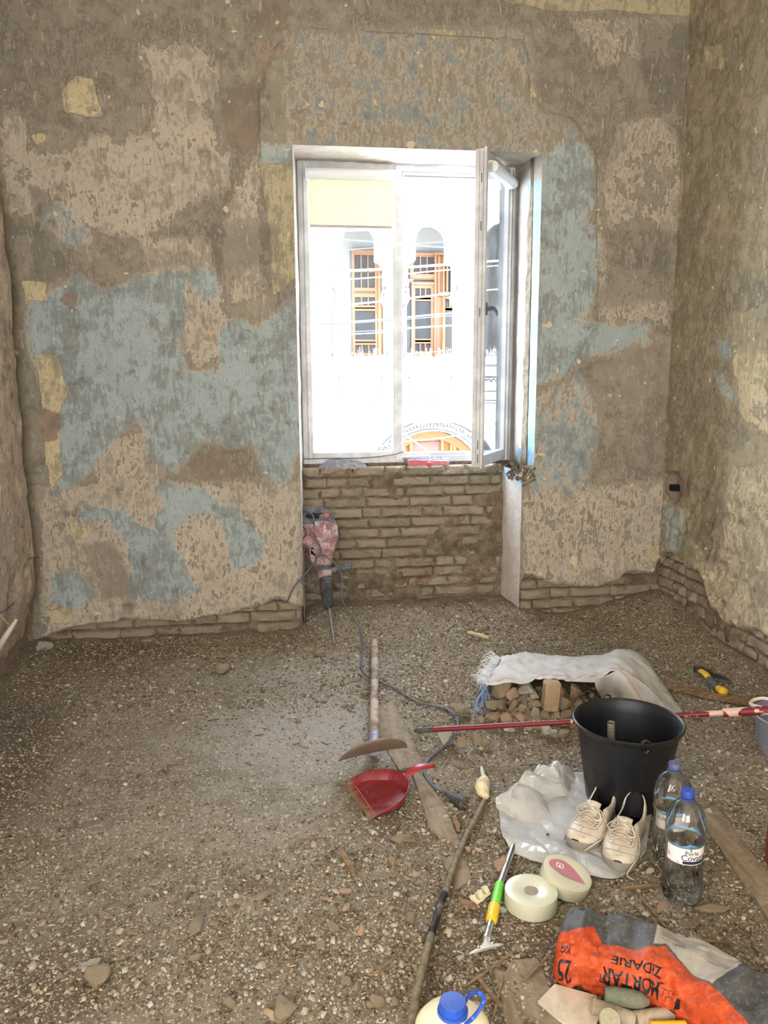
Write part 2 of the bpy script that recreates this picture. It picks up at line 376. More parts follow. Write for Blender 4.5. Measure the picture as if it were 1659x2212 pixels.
AT = ('beige', 'blue', 'cream', 'red', 'mortar', 'pale', 'soot_and_dark')
def to_xz(poly, Y=YB): return [(lambda p: (p.x, p.z))(aty(a, b, Y)) for a, b in poly]
def to_yz(poly, X): return [(lambda p: (p.y, p.z))(atx(a, b, X)) for a, b in poly]
def fields(specs, A, B, conv, floor0):
    out = {k: np.full(A.shape, floor0.get(k, 0.0)) for k in AT}
    for ch, w, top, poly in specs:
        d = sdf(conv(poly), A, B)
        out[ch] = np.maximum(out[ch], np.clip(0.5-d/(2*w), 0, top))
    return out
BACK_SPEC = [
 # old pale blue paint
 ('blue', .10, .80, [(60,650),(110,630),(170,600),(230,640),(300,595),(400,590),(400,660),(380,740),(405,800),(420,860),(340,960),(290,900),(240,960),(205,1010),(120,1070),(110,880),(60,740)]),
 ('blue', .10, .80, [(400,800),(470,800),(470,730),(500,690),(560,700),(640,650),(650,960),(620,1050),(580,1030),(550,960),(430,950),(380,1020),(330,985),(300,900),(380,860)]),
 ('blue', .09, .78, [(340,1040),(430,1050),(520,1110),(575,1165),(570,1210),(500,1235),(480,1120),(420,1110),(375,1160),(430,1280),(380,1300),(290,1290),(280,1180),(225,1120),(170,1125),(190,1095),(260,1100),(330,1150),(350,1100)]),
 ('blue', .06, .72, [(110,1240),(165,1240),(205,1290),(150,1325),(112,1300)]),
 ('blue', .06, .72, [(400,590),(460,580),(480,640),(440,650)]),
 ('blue', .06, .70, [(560,310),(628,312),(628,350),(560,355)]),
 ('blue', .12, .72, [(1165,345),(1220,300),(1270,320),(1290,420),(1265,480),(1300,520),(1290,600),(1260,700),(1400,700),(1405,745),(1260,770),(1220,810),(1155,830)]),
 ('blue', .14, .52, [(1150,860),(1250,820),(1290,900),(1260,1050),(1150,1060)]),
 ('blue', .20, .455, [(620,80),(860,80),(1130,75),(1150,240),(1250,300),(1240,340),(630,320)]),
 ('blue', .10, .50, [(90,440),(180,440),(200,520),(110,530)]),
 # beige scraped plaster
 ('beige', .14, .66, [(300,95),(430,100),(480,160),(440,230),(490,330),(440,420),(340,500),(290,500),(250,430),(150,390),(130,330),(200,290),(330,290),(330,200)]),
 ('beige', .12, .66, [(0,240),(50,250),(70,320),(140,330),(150,400),(70,470),(0,460)]),
 ('beige', .12, .66, [(320,330),(500,330),(490,400),(420,430),(300,520),(130,480),(140,340)]),
 ('beige', .10, .66, [(300,510),(450,520),(460,585),(330,600)]),
 ('beige', .12, .60, [(560,330),(560,640),(500,660),(480,520),(520,380)]),
 ('beige', .16, .62, [(80,1050),(650,1040),(650,1330),(90,1390)]),
 ('beige', .14, .60, [(300,600),(480,620),(520,760),(420,800),(370,720)]),
 ('beige', .10, .60, [(200,960),(320,930),(360,1000),(340,1140),(200,1090)]),
 ('beige', .12, .54, [(1230,40),(1460,40),(1440,120),(1300,140)]),
 ('beige', .12, .56, [(1340,270),(1460,240),(1470,500),(1380,470),(1280,500)]),
 ('beige', .14, .58, [(1130,1060),(1440,1040),(1440,1240),(1300,1280),(1130,1260)]),
 ('beige', .12, .56, [(1290,560),(1440,600),(1440,700),(1290,690)]),
 ('beige', .10, .60, [(1130,1190),(1420,1200),(1350,1270),(1140,1262)]),
 # cream undercoat
 ('cream', .03, .80, [(78,765),(120,765),(135,800),(148,850),(132,880),(130,960),(136,1020),(110,1060),(100,1000),(92,900),(85,820)]),
 ('cream', .03, .80, [(135,195),(165,165),(200,170),(222,250),(180,250),(140,240)]),
 ('cream', .02, .75, [(100,1310),(150,1315),(160,1345),(110,1348)]),
 ('cream', .02, .75, [(150,1110),(195,1150),(185,1165),(165,1160),(160,1180),(152,1140)]),
 ('cream', .02, .75, [(45,605),(100,610),(100,650),(60,650)]),
 ('cream', .02, .75, [(1395,1190),(1440,1170),(1440,1210),(1410,1215)]),
 ('cream', .02, .75, [(920,62),(985,66),(985,82),(925,76)]),
 ('cream', .015, .75, [(65,290),(100,288),(98,305),(80,312)]),
 # smooth painted strip left of the window, band under the ceiling
 ('pale', .015, .9, [(562,358),(632,356),(640,600),(590,640),(578,470)]),
 ('pale', .02, .9, [(1090,-120),(1090,6),(1130,8),(1180,22),(1260,25),(1320,20),(1400,30),(1489,34),(1500,-120)]),
 # bare smooth mortar
 ('mortar', .015, .9, [(412,1015),(425,990),(470,975),(510,978),(525,1030),(500,1032),(440,1040),(410,1025)]),
 ('mortar', .02, .9, [(570,-100),(628,-100),(622,30),(600,70),(585,100),(570,60)]),
 ('mortar', .03, .8, [(500,190),(560,180),(555,320),(500,330),(480,250)]),
 ('red', .02, .75, [(92,880),(130,890),(128,950),(95,955),(86,920)]),
 ('red', .02, .62, [(130,640),(168,640),(160,670),(135,662)]),
 ('red', .05, .55, [(560,60),(620,60),(600,130),(560,180)]),
 ('red', .03, .60, [(1135,1240),(1155,1250),(1150,1290),(1135,1290)]),
 # dark stains and damp; the last one darkens the small hole
 ('soot_and_dark', .06, .72, [(68,480),(110,500),(150,560),(120,610),(75,590)]),
 ('soot_and_dark', .03, .68, [(60,400),(95,410),(120,450),(80,470)]),
 ('soot_and_dark', .10, .58, [(450,500),(570,490),(590,560),(480,580)]),
 ('soot_and_dark', .10, .56, [(1320,560),(1440,540),(1440,640),(1300,660)]),
 ('soot_and_dark', .10, .54, [(1380,60),(1480,60),(1470,300),(1400,200)]),
 ('soot_and_dark', .06, .56, [(180,1180),(240,1170),(290,1270),(230,1290)]),
 ('soot_and_dark', .02, .78, [(265,1305),(285,1305),(285,1325),(265,1325)]),
]
PANEL = to_xz([(625,60),(1128,84),(1142,120),(1145,200),(1180,242),(1235,250),(1290,330),(1290,700),(1165,900),(1160,1000),(630,1000),(600,640),(588,590),(578,470),(560,330),(556,210),(590,110)])
STEP2 = to_xz([(1142,90),(1500,60),(1500,500),(1290,330),(1240,248),(1180,242),(1146,200)])
def back_relief(X, Z):
    d = sdf(PANEL, X, Z)+0.02*(fbm(X, Z, 1.0, 4, 14)-0.5)
    r = 0.012*sstep(0.008, -0.008, d)
    r = r-0.010*np.exp(-(d/0.006)**2)*sstep(2.0, 2.3, Z)
    r = r+0.010*(fbm(X, Z, 5.0, 4, 2.2)-0.5)+0.006*(fbm(X, Z, 8.0, 4, 11)-0.5)
    for ch, w, top, poly in BACK_SPEC:
        if ch == 'mortar': r = r-0.008*sstep(0.01, -0.01, sdf(to_xz(poly), X, Z))
    hx = to_xz([(275,1315)])[0]; r = r-0.03*np.exp(-((X-hx[0])**2+(Z-hx[1])**2)/0.0004)
    return r
EDGE_L = to_xz([(60,1392),(90,1384),(110,1372),(140,1362),(200,1351),(250,1347),(262,1341),(330,1342),(390,1347),(440,1336),(500,1326),(560,1311),(600,1293),(640,1312),(655,1312)])
EDGE_R = to_xz([(1100,1290),(1112,1296),(1120,1275),(1135,1247),(1150,1246),(1200,1264),(1290,1270),(1340,1256),(1350,1240),(1395,1238),(1413,1244),(1420,1215),(1440,1205)])
def edge_at(x):
    E = EDGE_L if x < 0.6 else EDGE_R
    xs = [p[0] for p in E]; zs = [p[1] for p in E]
    return float(np.interp(x, xs, zs))+0.012*(float(fbm(np.array([x]), np.array([2.2]), 0., 4, 30.0)[0])-0.5)
def wall_strip(mb, x0, x1, z1, edge=True, zstart=None, zend=None):
    n = max(2, int((x1-x0)/0.0125)+1); xs = np.linspace(x0, x1, n)
    lo = np.linspace(0, 1, 28); hi = np.concatenate([np.linspace(0.55, ZT, 150), np.linspace(ZT, ZC, 80)[1:]])
    if zend is not None: hi = hi[hi <= zend]
    P = []
    for x in xs:
        if edge:
            e = edge_at(x); z = np.concatenate([e+(0.55-e)*lo[:-1], hi])
        else: z = hi[hi >= zstart-1e-6]
        P.append(np.stack([np.full(len(z), x), z], 1))
    P = np.array(P); X = P[..., 0]; Z = P[..., 1]; Y = YB-back_relief(X, Z)
    Y = Y+0.02*sstep(0.02, 0.0, Z-np.array([edge_at(x) for x in xs])[:, None])*(1 if edge else 0)
    G = np.stack([X, Y, Z], -1)
    if edge:   # broken lower lip of the plaster, 5 cm thick
        lip = np.stack([G[:, 0, 0], np.full(n, YB+0.06), G[:, 0, 2]+0.012], -1)[:, None, :]
        G = np.concatenate([lip, G], 1)
    mb.grid(G); return G.reshape(-1, 3)
mb = MB()
pts = [wall_strip(mb, XL-0.08, X1, ZC), wall_strip(mb, X1, X2, ZC, False, ZT), wall_strip(mb, XN, X2, None, zend=0.97), wall_strip(mb, X2, XR+0.08, ZC)]
pts = np.concatenate(pts)
F = fields(BACK_SPEC, pts[:, 0], pts[:, 2], to_xz, {'beige': 0.36, 'blue': 0.18, 'cream': 0.12, 'soot_and_dark': 0.30, 'red': 0.10})
mb.at = F
wall_back = struct(mb.build('wall_back', m_back, smooth=40, normals=False))

# ---- reveals of the window opening
def reveal_mat(kk):
    mw = NT('whitewashed_reveal', 0.9, 0.15)
    _n = mw.noise(9, 7, 0.6, 0.4); _n2 = mw.noise(60, 5, 0.6)
    _b = mw.mix(mw.step(_n, 0.35, 0.65), lin((196,190,180), kk), lin((184,172,160), kk))
    _b = mw.mix(mw.math('MULTIPLY', mw.step(_n2, 0.56, 0.66), 0.5), _b, lin((150,132,118), kk))
    _v = mw.math('ADD', mw.attr('blue'), mw.math('MULTIPLY', mw.math('SUBTRACT', _n, 0.5), 1.2))
    _b = mw.mix(mw.step(_v, 0.46, 0.54), _b, mw.mix(mw.step(_n, 0.4, 0.6), lin((158,188,202), kk), lin((176,202,212), kk)))
    _v = mw.math('ADD', mw.attr('deep'), mw.math('MULTIPLY', mw.math('SUBTRACT', _n, 0.5), 1.2))
    _b = mw.mix(mw.step(_v, 0.40, 0.60), _b, lin((112,156,206), kk))
    mw.color(_b); mw.bump(_n2, 0.5, 0.006)
    return mw.m
m_reveal = reveal_mat(0.75); m_reveal_lift = reveal_mat(1.4)  # light level put into the colour: whitewash darkened on right reveal, lifted elsewhere
def reveal(p00, p01, p10, p11, nu, nv, name, amp=0.008, nrm=(1,0,0), chans=None):
    u = np.linspace(0, 1, nu)[:, None, None]; v = np.linspace(0, 1, nv)[None, :, None]
    a, b, c, d = [np.array(q, float) for q in (p00, p01, p10, p11)]
    G = (1-u)*((1-v)*a+v*b)+u*((1-v)*c+v*d)
    w = (sstep(0, .08, u)*sstep(1.0, .96, u))
    G = G+np.array(nrm)*amp*2*(fbm(G[..., 0]+G[..., 1], G[..., 2], 4.0, 4, 9)[..., None]-0.5)*w
    mb = MB(); mb.grid(G)
    U = np.broadcast_to(u, (nu, nv, 1)).ravel(); V = np.broadcast_to(v, (nu, nv, 1)).ravel()
    mb.at = {'blue': chans[0](U, V) if chans else np.zeros(len(U)), 'deep': chans[1](U, V) if chans else np.zeros(len(U))}
    return struct(mb.build(name, m_reveal if name == 'trim_2' else m_reveal_lift, smooth=50, normals=False))
rel = back_relief(np.array([X1, X2, 0.8, XN]), np.array([1.5, 1.5, ZT, 0.6]))
# u runs from the room into the wall, v upwards
reveal((X1, YB-0.012, 0.03), (X1, YB-0.012, ZT), (0.162, YF+.02, 0.03), (0.162, YF+.02, ZT+0.03), 14, 110, 'trim_1', chans=(lambda U, V: 0.1+0.0*U, lambda U, V: 0*U))
reveal((X2+.004, YB-0.012, 0.90), (X2, YB-0.012, ZT), (1.475, YF+.02, 0.90), (1.475, YF+.02, ZT+0.03), 20, 90, 'trim_2', amp=.003,
       chans=(lambda U, V: np.clip(0.95-np.abs(U-0.25)*1.7, 0, .8)*(V < .93), lambda U, V: np.clip(0.85-np.abs(V-0.07)*9-np.abs(U-.3)*1.2, 0, 1)))
reveal((XN, YB-0.010, 0.10), (XN, YB-0.010, 0.93), (1.405, YP+.03, 0.10), (1.405, YP+.03, 0.93), 14, 50, 'trim_3', chans=(lambda U, V: 0.1+0.4*sstep(.55, .9, V), lambda U, V: 0*U))
reveal((X1, YB-0.010, ZT), (X2, YB-0.010, ZT), (0.15, YF+.02, ZT+0.03), (1.48, YF+.02, ZT+0.03), 14, 70, 'trim_4', nrm=(0,0,1))

# ---- bricks
mbk = NT('dusty_old_brick', 0.95, 0.1)
_n = mbk.noise(6, 6, 0.6, 0.3); _n2 = mbk.noise(45, 6, 0.65); _n3 = mbk.noise(160, 3)
_c = mbk.mix(mbk.step(mbk.attr('tone'), 0.0, 1.0), lin((140,127,110)), lin((162,148,128)))
_c = mbk.mix(mbk.step(mbk.math('ADD', _n, mbk.math('MULTIPLY', mbk.attr('tone'), 0.1)), 0.64, 0.74), _c, lin((134,98,82)))
_c = mbk.mix(mbk.math('MULTIPLY', mbk.step(_n2, 0.42, 0.62), 0.6), _c, lin((166,154,134)))
_c = mbk.mix(mbk.math('MULTIPLY', mbk.step(_n2, 0.62, 0.72), 0.6), _c, lin((98,84,68)))
mbk.color(_c); mbk.bump(_n2, 0.8, 0.008); m_brick = mbk.m
mmo = NT('lime_mortar', 0.97, 0.08); _n = mmo.noise(18, 8, 0.65, 0.3); _n2 = mmo.noise(90, 5, 0.6)
mmo.color(mmo.mix(mmo.step(_n, 0.35, 0.65), lin((112,98,82)), lin((148,134,114)))); mmo.bump(mmo.math('ADD', _n, _n2), 0.9, 0.012); m_mortar = mmo.m
def brickwork(name, a0, a1, z0, z1, place, seed, smear=None, parent=None, thick=0.05, gaps=0.03):
    """courses of separate old bricks, joined; place(a, depth, z) -> world"""
    r = random.Random(seed); mb = MB(); tone = []
    H = 0.0645; row = 0; z = z0
    while z < z1-0.01:
        h = H*r.uniform(0.95, 1.03)-0.0045; a = a0-r.uniform(0, 0.13) if row % 2 else a0-r.uniform(0, .05)
        while a < a1:
            L = r.choice([0.13, 0.13, 0.26, 0.26, 0.20]); L = L*r.uniform(0.94, 1.04)
            b0 = max(a, a0); b1 = min(a+L, a1)
            if b1-b0 > 0.03:
                gone = r.random() < gaps
                dep = (-0.05 if gone else r.uniform(-0.008, 0.010)); nu = max(4, int((b1-b0)/0.02)); nv = 5
                sd = r.uniform(0, 50); g = []
                slope = r.uniform(-.02, .02)
                for i in range(nu+1):
                    rowp = []
                    for j in range(nv+1):
                        u = i/nu; v = j/nv; ex = min(u*nu, (1-u)*nu, 1.0); ez = min(v*nv, (1-v)*nv, 1.0)
                        rowp.append((b0+(b1-b0-0.004)*u, z+h*v+slope*(b0+(b1-b0)*u-(b0+b1)/2), dep-0.018*(1-min(ex, ez))+0.016*(mnoise.fractal(Vector((b0*3+u*(b1-b0)*14+sd, v*1.1, sd)), 0.9, 2, 3))))
                    g.append(rowp)
                G = np.array(g)
                # returns into the joint
                def ring(o, dd):
                    return o
                GG = np.zeros((nu+3, nv+3, 3)); GG[1:-1, 1:-1] = G
                GG[0, 1:-1] = G[0]; GG[-1, 1:-1] = G[-1]; GG[:, 0] = GG[:, 1]; GG[:, -1] = GG[:, -2]
                GG[0, :, 2] = -thick; GG[-1, :, 2] = -thick; GG[:, 0, 2] = -thick; GG[:, -1, 2] = -thick
                GG[0, :, 0] += 0.004; GG[-1, :, 0] -= 0.004; GG[:, 0, 1] += 0.003; GG[:, -1, 1] -= 0.003
                W = np.array([[place(q[0], q[2], q[1]) for q in rr] for rr in GG])
                mb.grid(W, flip=True); tone += [r.random()]*((nu+3)*(nv+3))
            a += L
        z += H; row += 1
    mb.at = {'tone': tone}
    o = mb.build(name, m_brick, parent=parent, smooth=55)
    # mortar bed behind the bricks, swelling over them where smeared
    na = max(8, int((a1-a0)/0.012)); nz = max(6, int((z1-z0)/0.012))
    A, Z = np.meshgrid(np.linspace(a0, a1, na), np.linspace(z0, z1, nz), indexing='ij')
    D = -0.022+0.022*(fbm(A, Z, seed*1.0, 4, 16)-0.5)
    if smear is not None: D = D+smear(A, Z)
    W = np.array([[place(A[i, j], D[i, j], Z[i, j]) for j in range(nz)] for i in range(na)])
    mb2 = MB(); mb2.grid(W, flip=True)
    o2 = mb2.build(name.replace('brick', 'mortar'), m_mortar, parent=parent, smooth=60)
    return o, o2
def smearP(A, Z):
    f = 0.030*sstep(0.40, 0.66, fbm(A, Z, 1.5, 4, 4.0)+0.28*sstep(1.05, 1.35, A)*sstep(0.15, 0.3, Z)*sstep(.85, .7, Z)-0.06)
    return f
b, m_ = brickwork('wall_niche_brick', X1+0.01, 1.41, -0.02, ZS-0.01, lambda a, d, z: (a, YP-d, z), 5, smearP)
struct(b); struct(m_)
b, m_ = brickwork('wall_base_brick', XL, X1-0.005, -0.06, 0.33, lambda a, d, z: (a, YB+0.035-d, z), 9, None)
struct(b); struct(m_)
b, m_ = brickwork('wall_corner_brick', XN+0.005, XR+0.10, -0.06, 0.50, lambda a, d, z: (a, YB+0.04-d, z), 12, None)
struct(b); struct(m_)

# ---- sill: rough top of the parapet with the broken corner on its right
def sillz(x, y): return ZS-0.012+0.028*(fbm(x, y, 2.0, 4, 14)-0.5)+0.012*(fbm(x, y, 6.0, 3, 50)-0.5)
xs = np.linspace(X1, 1.5, 150); ys = np.linspace(YP-0.006, YF+0.05, 16); X, Y = np.meshgrid(xs, ys, indexing='ij')
Z = sillz(X, Y)+0.03*np.clip((X-1.25)/0.2, 0, 1); Z[:, 0] -= 0.02; Y = Y+0.0; Y[:, 0] += 0.004*np.sin(X[:, 0]*40)
mb = MB(); mb.grid(np.stack([X, Y, Z], -1), flip=True)
xs = np.linspace(1.426, 1.515, 30); ys = np.linspace(YB-0.012, YP+0.03, 50); X, Y = np.meshgrid(xs, ys, indexing='ij')
Z = 0.955+0.11*(fbm(X, Y, 8.0, 4, 12)-0.5)-0.10*sstep(1.44, 1.385, X)-0.10*sstep(YB+0.05, YB-0.01, Y)*sstep(1.51, 1.43, X)
mb.grid(np.stack([X, Y, Z], -1), flip=True)
ux = np.linspace(0, 1, 30)   # ragged front face of the broken corner
xs = 1.428+0.087*ux; G = []
for k in range(14):
    v = k/13; zz = 0.955+0.11*(fbm(xs, np.full(30, YB-0.012), 8.0, 4, 12)-0.5)-0.10*sstep(1.44, 1.385, xs)-0.10*sstep(1.51, 1.43, xs)
    z = zz*(1-v)+v*(0.84+0.04*ux); G.append(np.stack([xs, YB-0.010+0.02*math.sin(PI*v)+0.02*(fbm(xs, z, 3.0, 4, 18)-0.5), z], -1))
mb.grid(np.array(G))
rc_ = random.Random(5)
for k in range(46):
    u = rc_.random(); c_ = Vector((1.395+.115*u, YB-.004+.27*rc_.random()**1.6, .90+.075*rc_.random()-.03*(1-u))) if k > 6 else Vector((1.18+.2*rc_.random(), YP+.02+.08*rc_.random(), ZS+.02))
    s0_ = rc_.uniform(.018, .052); hull = bmesh.new()
    for _ in range(11): q = Vector((rc_.gauss(0, 1), rc_.gauss(0, 1), rc_.gauss(0, .8))).normalized()*s0_*rc_.uniform(.45, .6); hull.verts.new(c_+q)
    bmesh.ops.convex_hull(hull, input=hull.verts); hull.verts.index_update()
    mb.add([v_.co.copy() for v_ in hull.verts], [tuple(v_.index for v_ in f_.verts) for f_ in hull.faces]); hull.free()
struct(mb.build('trim_5', m_mortar, smooth=30))

# ---- left wall: lumpy, bulging towards the room, its corner cut back
ys = np.concatenate([np.linspace(-2.2, 2.9, 40), np.linspace(2.93, YB+0.06, 130)]); zs = np.linspace(-0.05, ZC, 320)
Y, Z = np.meshgrid(ys, zs, indexing='ij')
bul = 0.075*sstep(4.42, 4.28, Y)*sstep(0.05, .4, Z)*sstep(3.2, 2.2, Z)-0.03*sstep(0.5, 0.0, Z)
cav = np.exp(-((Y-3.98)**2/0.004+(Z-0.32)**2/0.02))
X = XL+bul+0.035*(fbm(Y, Z, 3.0, 4, 3.0)-0.5)+0.02*(fbm(Y, Z, 6.0, 4, 14)-0.5)-0.09*cav-0.02
X = X*1.0; X = np.where(Y > YB-0.02, XL-0.03, X)
mb = MB(); mb.grid(np.stack([X, Y, Z], -1), flip=False)
yy, zz = Y.ravel(), Z.ravel()
base = fields([], yy, zz, None, {'beige': 0.42, 'blue': 0.30, 'cream': 0.18, 'soot_and_dark': 0.30, 'red': 0.22})
base['soot_and_dark'] = np.maximum(base['soot_and_dark'], 0.9*np.exp(-((yy-3.98)**2/0.003+(zz-0.32)**2/0.015)))  # cavity coloured darkest at its middle
base['mortar'] = 0.75*sstep(0.25, 0.0, zz)+0.9*sstep(4.33, 4.40, yy)  # darker tone along the cut-back corner and at the wall foot
base['mortar'] = np.clip(base['mortar'], 0, .9)
mb.at = base
struct(mb.build('wall_left', m_left, smooth=50, normals=False))

# ---- right wall with broken plaster over rubble masonry at its foot
RB = [(1425,1205),(1445,1196),(1468,1210),(1478,1232),(1510,1235),(1538,1320),(1560,1345),(1600,1362),(1640,1368),(1672,1395),(1760,1440)]
RBp = [(lambda p: (p.y, p.z))(atx(a, b, XR)) for a, b in RB][::-1]
RBp = sorted(RBp)
ys = np.concatenate([np.linspace(-2.2, 3.1, 40), np.linspace(3.12, YB+0.05, 112)])
X0, P = [], []
for y in ys:
    e = float(np.interp(y, [p[0] for p in RBp], [p[1] for p in RBp]))+0.03*(float(fbm(np.array([y]), np.array([.7]), 0, 4, 20)[0])-0.5)
    z = np.concatenate([e+(0.6-e)*np.linspace(0, 1, 30)[:-1], np.linspace(0.6, ZC, 250)]); P.append(np.stack([np.full(len(z), y), z, z-e], 1))
P = np.array(P); Y = P[..., 0]; Z = P[..., 1]; E_ = P[..., 2]
sock = atx(1455, 1052, XR); sd_ = np.hypot(Y-sock.y, (Z-sock.z)*0.85)
R = 0.03*(fbm(Y, Z, 3.0, 4, 2.4)-0.5)+0.030*(fbm(Y, Z, 6.0, 4, 9)-0.5)*sstep(1.7, 0.7, Z)+0.014*(fbm(Y, Z, 8.0, 4, 14)-0.5)
R = R-0.05*sstep(0.085, 0.065, sd_)-0.03*sstep(.02, 0, E_)
# sharp gouges left by the plaster hammer
gx = fbm(Y*1.0+Z*0.6, Z*1.0, 2.0, 3, 12); R = R-0.016*sstep(0.60, 0.68, gx)*sstep(1.3, .7, Z)
wgt = sstep(YB, YB-0.03, Y)
X = XR-R*wgt
G = np.stack([X, Y, Z], -1); lip = G[:, :1].copy(); lip[..., 0] += 0.07; G = np.concatenate([lip, G], 1)
keep = None
mb = MB(); mb.grid(G, flip=True)
yy, zz = G[..., 1].ravel(), G[..., 2].ravel()
RS = [
 ('blue', .03, .75, [(1550,735),(1580,735),(1580,775),(1552,772)]),
 ('blue', .04, .62, [(1590,840),(1650,860),(1659,890),(1600,870)]),
 ('blue', .05, .60, [(1540,800),(1560,810),(1600,880),(1560,850)]),
 ('blue', .05, .62, [(1432,1085),(1475,1100),(1470,1190),(1440,1185)]),
 ('soot_and_dark', .04, .70, [(1480,1150),(1560,1110),(1570,1130),(1500,1170)]),
 ('soot_and_dark', .05, .62, [(1560,620),(1659,600),(1659,760),(1590,760)]),
 ('soot_and_dark', .05, .66, [(1640,1240),(1659,1230),(1659,1310),(1640,1310)]),
 ('cream', .10, .58, [(1580,680),(1659,660),(1659,930),(1600,900)]),  # warm pool of light at the wall's right end, put into the colour
 ('pale', .02, .85, [(1489,-120),(1489,45),(1500,45),(1530,-10),(1545,-120)]),
 ('pale', .006, .85, [(1489,20),(1494,20),(1480,330),(1468,500),(1463,500),(1474,330)]),
 ('beige', .10, .62, [(1480,1200),(1560,1220),(1620,1380),(1560,1350)]),
 ('beige', .14, .62, [(1580,1000),(1680,1000),(1680,1400),(1600,1370),(1560,1200)]),
 ('mortar', .03, .75, [(1437,1020),(1480,1015),(1490,1060),(1470,1085),(1437,1080)]),
 ('cream', .02, .62, [(1520,100),(1560,95),(1570,150),(1530,150)]),
]
Fr = fields(RS, yy, zz, lambda p: to_yz(p, XR), {'beige': 0.40, 'blue': 0.22, 'cream': 0.24, 'soot_and_dark': 0.36, 'red': 0.12})
Fr['pale'] = np.maximum(Fr['pale'], 0)
mb.at = Fr
# an added gap behind the photographer, closed by the side panel below
hole = [i for i, f in enumerate(mb.f) if all((-1.05 < mb.v[j].y < -0.05 and mb.v[j].z < 2.55) for j in f)]
mb.f = [f for i, f in enumerate(mb.f) if i not in set(hole)]; mb.mi = [0]*len(mb.f)
struct(mb.build('wall_right', m_right, smooth=50, normals=False))
b, m_ = brickwork('wall_foot_brick', 2.6, YB+0.06, -0.06, 0.48, lambda a, d, z: (XR+0.045-d-0.02, a, z), 31, lambda A, Z: 0.02*sstep(.4, .7, fbm(A, Z, 4., 3, 7)), gaps=0.0)
struct(b); struct(m_)
# socket recess by the corner; a solid black box paints its dark depth
mb = MB(); mb.box((XR+0.032, sock.y+0.035, sock.z-0.01), (0.06, 0.04, 0.035))
tag(mb.build('socket_hole', plain('hole_black', (30,28,26), 0.9, 0.1), loc=None, smooth=0), None, None, None, 'structure')

# ---- floor, ceiling and the unseen rear wall with its added opening
mf = NT('dusty_earth_floor', 0.95, 0.1)
_a = mf.noise(1.6, 6, 0.6, 0.4); _b2 = mf.noise(9, 8, 0.65, 0.2); _c2 = mf.noise(60, 6, 0.7); _d = mf.noise(300, 3, 0.6)
_e = mf.math('ADD', mf.math('MULTIPLY', _b2, 0.5), mf.math('MULTIPLY', _c2, 0.5))
_col = mf.mix(mf.step(_a, 0.35, 0.65), lin((124,110,92)), lin((146,132,113)))
_col = mf.mix(mf.step(_e, 0.42, 0.60), _col, lin((158,146,128)))
_col = mf.mix(mf.math('MULTIPLY', mf.step(_c2, 0.55, 0.66), 0.65), _col, lin((96,82,66)))
_dust = mf.math('MULTIPLY', mf.step(mf.math('ADD', mf.attr('dust'), mf.math('MULTIPLY', _e, 0.5)), 0.45, 0.95), 0.8)
_col = mf.mix(_dust, _col, lin((174,166,156)))
_soil = mf.math('MULTIPLY', mf.step(mf.math('ADD', mf.attr('soil'), mf.math('MULTIPLY', _e, 0.6)), 0.50, 0.95), 0.75)
_col = mf.mix(_soil, _col, lin((92,76,60)))
for sc_, th, cc in ((140, 0.14, (206,196,176)), (70, 0.10, (196,186,160)), (210, 0.16, (170,156,134)), (95, 0.10, (100,84,66))):
    vo = mf.n('ShaderNodeTexVoronoi'); vo.inputs['Scale'].default_value = sc_; mf.link(mf.co(), vo.inputs['Vector'])
    sep = mf.n('ShaderNodeSeparateColor'); mf.link(vo.outputs['Color'], sep.inputs[0])
    pick = mf.math('GREATER_THAN', sep.outputs[0], 1.0-th*1.6); near = mf.math('LESS_THAN', vo.outputs['Distance'], 0.42)
    _col = mf.mix(mf.math('MULTIPLY', mf.math('MULTIPLY', pick, near), 0.85), _col, lin(cc))
mf.color(_col); mf.bump(mf.math('ADD', _c2, mf.math('MULTIPLY', _d, 0.5)), 0.9, 0.012)
m_floor = mf.m
def blob(x, y, cx, cy, rx, ry): return np.exp(-(((x-cx)/rx)**2+((y-cy)/ry)**2))
def floor_fields(x, y):
    dust = 0.75*blob(x, y, .1, 3.2, .55, .45)+0.5*blob(x, y, .35, 3.9, .9, .3)+0.45*blob(x, y, 1.75, 2.4, .3, .6)+0.35*blob(x, y, .0, 2.4, .6, .4)
    soil = 0.8*blob(x, y, -1.2, 3.0, .35, 1.0)+0.55*blob(x, y, -.9, 4.3, .5, .15)+0.5*blob(x, y, -.6, 1.8, .25, .3)+0.45*blob(x, y, .5, 2.45, .35, .3)+0.5*blob(x, y, .55, 1.7, .5, .3)+0.5*blob(x, y, 1.5, 1.6, .4, .5)
    return dust, soil
xs = np.linspace(XL-0.06, XR+0.1, 300); ys = np.concatenate([np.linspace(-2.2, 1.15, 30), np.linspace(1.17, 4.78, 300)])
X, Y = np.meshgrid(xs, ys, indexing='ij'); Z = floor_h(X, Y)
mb = MB(); mb.grid(np.stack([X, Y, Z], -1), flip=True); du, so = floor_fields(X.ravel(), Y.ravel()); mb.at = {'dust': du, 'soil': so}
struct(mb.build('floor', m_floor, smooth=60, normals=False))
m_ceil = plain('ceiling_white', (196,190,174), 0.9, 0.1)
mb = MB(); mb.box(((XL+XR)/2, 1.3, ZC+0.05), (XR-XL+0.6, 7.4, 0.1)); struct(mb.build('ceiling', m_ceil, smooth=0))
mb = MB(); cx = (XL+XR)/2; wx0, wx1, wz0, wz1 = -1.1, 0.9, 0.6, 2.9
mb.box(((XL-0.3+wx0)/2, -2.3, ZC/2), (wx0-XL+0.3, 0.2, ZC)); mb.box(((XR+0.3+wx1)/2, -2.3, ZC/2), (XR+0.3-wx1, 0.2, ZC))
